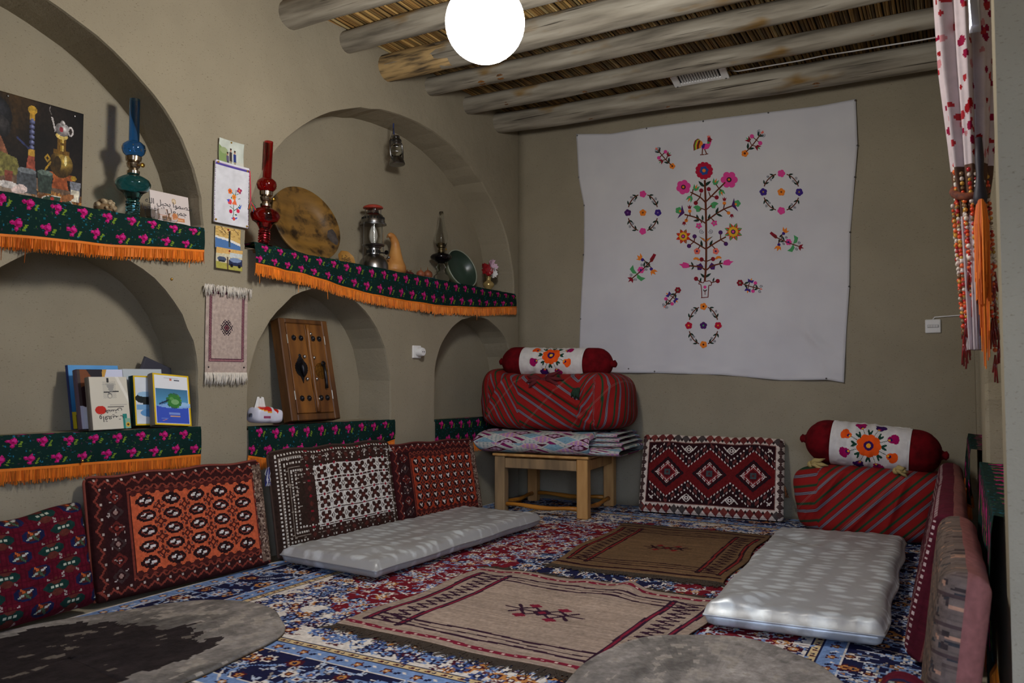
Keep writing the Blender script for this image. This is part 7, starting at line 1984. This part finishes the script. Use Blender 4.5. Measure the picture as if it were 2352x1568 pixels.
# six loose sprigs, drawn along their own axis
def sprig(x0, y0, x1, y1, kind, flip=1):
    a = math.atan2(y1 - y0, x1 - x0); L = math.hypot(x1 - x0, y1 - y0)
    T = lambda p: (x0 + p[0] * L * math.cos(a) - flip * p[1] * L * math.sin(a), y0 + p[0] * L * math.sin(a) + flip * p[1] * L * math.cos(a))
    D = math.degrees(a)
    stem([T((.12, 0)), T((.5, .02)), T((.92, 0))], 5)
    k = L / (185 if kind == 'B' else 125)
    if kind == 'A':       # round flower at the foot, tulips and pink berries, curls at the tip
        flower(*T((.06, 0)), 15 * k, 5, OR, ((4.5 * k, (80, 34, 20), 0),)); pair(*T((.24, 0)), D, 28 * k, 40)
        for s_ in (-1, 1):
            stem([T((.42, 0)), T((.50, s_ * .16))], 4); q = T((.50, s_ * .2)); patch('embroidered_flower', [T((.44, s_ * .13)), T((.56, s_ * .14)), T((.60, s_ * .28)), T((.50, s_ * .21)), T((.40, s_ * .28))], CR); patch('flower_center', [T((.47, s_ * .22)), T((.53, s_ * .22)), T((.50, s_ * .32))], LG_)
            stem([T((.66, 0)), T((.66, s_ * .12))], 4); berry(*T((.66, s_ * .18)), 9 * k, PK); curl(*T((.93, s_ * .09)), 9 * k, D, s_)
        pair(*T((.80, 0)), D + 180, 24 * k, 140); patch('embroidered_flower', [T((.94, -.03)), T((1.05, -.02)), T((1.02, .05)), T((.94, .03))], SA)
    elif kind == 'B':     # carnation, two orange tulips, pink flower, green wings, red tulip at the tip
        patch('embroidered_flower', [T((.0, -.02)), T((.03, -.09)), T((.1, -.07)), T((.2, -.05)), T((.26, .02)), T((.2, .05)), T((.1, .02))], CR)
        for s_ in (-1, 1):
            leaf(*T((.30, s_ * .02)), D + s_ * 70 + 180 * 0, 24 * k); stem([T((.36, 0)), T((.33, s_ * .14))], 4); berry(*T((.36, s_ * .17)), 8 * k, VI); patch('embroidered_flower', [T((.36, s_ * .20)), T((.30, s_ * .24)), T((.28, s_ * .34)), T((.35, s_ * .28)), T((.38, s_ * .36)), T((.42, s_ * .27)), T((.48, s_ * .3)), T((.43, s_ * .21))], OR)
            leaf(*T((.46, 0)), D + s_ * 140, 26 * k); curl(*T((.47, s_ * .09)), 7 * k, D, s_)
            patch('embroidered_leaf', [T((.72, 0)), T((.70, s_ * .14)), T((.64, s_ * .24)), T((.78, s_ * .22)), T((.80, s_ * .08))], LG_); curl(*T((.86, s_ * .09)), 8 * k, D, s_)
        flower(*T((.58, 0)), 17 * k, 6, PK, ((5 * k, VI, 0),)); patch('embroidered_flower', [T((.90, -.04)), T((.98, -.10)), T((.97, -.02)), T((1.05, 0)), T((.97, .03)), T((.98, .1)), T((.90, .05))], CR)
    else:                 # dark red flower, violet tulips, pink berries
        flower(*T((.08, 0)), 17 * k, 6, CR, ((5 * k, (120, 130, 100), 0),)); pair(*T((.26, 0)), D, 28 * k, 40)
        for s_ in (-1, 1):
            stem([T((.44, 0)), T((.46, s_ * .16))], 4); patch('embroidered_flower', [T((.38, s_ * .12)), T((.46, s_ * .15)), T((.56, s_ * .12)), T((.60, s_ * .26)), T((.48, s_ * .22)), T((.34, s_ * .26))], VI); patch('flower_center', [T((.44, s_ * .22)), T((.52, s_ * .22)), T((.48, s_ * .33))], OR)
            stem([T((.64, 0)), T((.68, s_ * .12))], 4); berry(*T((.68, s_ * .17)), 9 * k, PK); curl(*T((.94, s_ * .1)), 8 * k, D, s_)
        pair(*T((.84, 0)), D + 180, 24 * k, 40); patch('embroidered_flower', [T((.94, -.04)), T((1.04, 0)), T((.94, .04))], SA)
sprig(552, 412, 466, 316, 'A', -1); sprig(914, 348, 1010, 230, 'A'); sprig(466, 864, 326, 996, 'B', -1); sprig(1046, 756, 1216, 826, 'B'); sprig(580, 1036, 504, 1132, 'C', -1); sprig(886, 1004, 1008, 1040, 'C')

# ================================================================== curtain and tassels in the near niche of the right wall
CY0 = -2.52
cur = thing('tied_curtain', 'white curtain with red dots gathered and tied at the right wall', 'curtain', (0, 0, 0))
nz_, nt_ = 330, 170
zz = np.linspace(.98, 2.68, nz_ + 1); th = np.linspace(0, 2 * PI, nt_ + 1)
cxs = np.interp(zz, [.98, 1.4, 1.6, 1.85, 2.84], [2.946, 2.946, 2.945, 2.942, 2.93]); rx = np.interp(zz, [.98, 1.15, 1.42, 1.5, 1.85, 2.84], [.022, .026, .034, .044, .066, .086]); ry = np.interp(zz, [.98, 1.42, 1.7, 2.84], [.05, .05, .07, .11])
P = np.zeros((nz_ + 1, nt_ + 1, 3))
fold = 1 + .20 * np.sin(th * 7 + 1)[None, :] + .10 * np.sin(th * 13 + zz[:, None] * 1.5)
P[..., 0] = cxs[:, None] + rx[:, None] * np.cos(th)[None, :] * fold; P[..., 1] = CY0 + ry[:, None] * np.sin(th)[None, :] * fold; P[..., 2] = zz[:, None]
P[:, -1] = P[:, 0]
cv = Cv(nt_, nz_, (186, 172, 174)); g = random.Random(8)
for k in range(420):
    x, y = g.random() * nt_, 106 + g.random() * (nz_ - 106); q = g.uniform(1.2, 3.0)
    cv.ell(x, y, q * 1.25, q, g.choice(((132, 18, 24), (150, 40, 46), (126, 20, 52), (176, 116, 120))))
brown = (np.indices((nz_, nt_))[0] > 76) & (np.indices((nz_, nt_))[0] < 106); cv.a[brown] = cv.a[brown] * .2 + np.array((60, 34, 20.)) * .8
grid('cloth', nt_, nz_, P, COTTON, cv.a, cur)
mb = MB(); mb.tube([(2.93, -3.28, 2.69), (2.93, -1.75, 2.69)], .014, 10); mb.build('rod', STEEL, cur, True)
# silver satin strip hanging beside it
st = thing('satin_drape', 'narrow silver satin drape hanging beside the dotted curtain', 'drape', (0, 0, 0))
zz = np.linspace(1.84, 2.68, 41); s = np.linspace(0, 1, 13)
P = np.zeros((41, 13, 3))
for j, z in enumerate(zz):
    wd = .10 * min(1, (z - 1.82) / .5)
    for i, q in enumerate(s): P[j, i] = (2.955 + .012 * math.sin(q * 9 + z * 4) - .02 * (z - 1.84), -2.78 - wd * (q - .5), z)
grid('cloth', 12, 40, P, mat('silver_drape', (190, 190, 200), .25, .6), None, st, thick=(.004, 0, 0))
# beaded tie
bt = thing('beaded_tieback', 'orange and clear beaded tie hanging on the gathered curtain', 'tieback', (0, 0, 0))
mb = MB(); g = random.Random(3)
cc = ((206, 60, 24), (222, 96, 40), (170, 24, 30), (206, 190, 180), (214, 206, 190), (120, 90, 60), (190, 140, 50))
for s_ in range(46):
    a = g.uniform(-.2, 6.4); rr = g.uniform(.9, 1.15); z = g.uniform(1.36, 1.54); L = g.uniform(.2, .42)
    x0, y0 = 2.938 + .040 * rr * math.cos(a), CY0 + .055 * rr * math.sin(a)
    zq = z
    while zq > z - L:
        r_ = g.uniform(.0045, .0075); mb.ball((x0 + (z - zq) * .05, y0, zq), r_, 7, 5, col=g.choice(cc)); zq -= r_ * 2 + .001
    for q in range(3): mb.tube([(x0 + L * .05, y0, zq), (x0 + L * .05 + g.uniform(-.01, .01), y0 + g.uniform(-.01, .01), zq - g.uniform(.05, .09))], .0025, 4, True, (130, 30, 30))
mb.build('bead_strings', mat('glass_bead', vcol=True, rough=.12, spec=.8, nscale=10), bt, True, kind='stuff')
mb = MB(); mb.tube([(2.938 + .042 * math.cos(a), CY0 + .058 * math.sin(a), 1.46 + .03 * math.sin(a)) for a in np.linspace(0, 2 * PI, 30)], .012, 8); mb.build('band', mat('tie_band', (70, 30, 24), .8, col2=(120, 60, 30), nscale=60), bt, True)
ft = thing('orange_tassel', 'long orange fringe tassel hanging beside the beaded tie', 'tassel', (0, 0, 0))
mb = MB(); g = random.Random(6)
for k in range(240):
    a, r_ = g.uniform(0, 6.28), .034 * math.sqrt(g.random()); L = g.uniform(.20, .30) * (1.6 if g.random() < .05 else 1)
    x, y = 2.963 + r_ * .5 * math.cos(a), -2.66 + r_ * math.sin(a)
    mb.tube([(2.963 + (x - 2.963) * .5, -2.66 + (y + 2.66) * .5, 1.40), (x, y, 1.33), (x + g.uniform(-.006, .004), y + g.uniform(-.01, .01), 1.40 - L)], [.003, .003, .0015], 4, True, g.choice(((214, 104, 16), (226, 120, 24), (190, 84, 12))))
mb.build('strands', FRINGE, ft, kind='stuff')
mb = MB(); mb.lathe([(.010, 1.385), (.016, 1.39), (.018, 1.41), (.013, 1.44), (.009, 1.47), (.012, 1.52), (.008, 1.58)], 14, (2.962, -2.66, 0)); mb.build('head', mat('dark_tassel_head', (36, 30, 40), .6), ft, True)
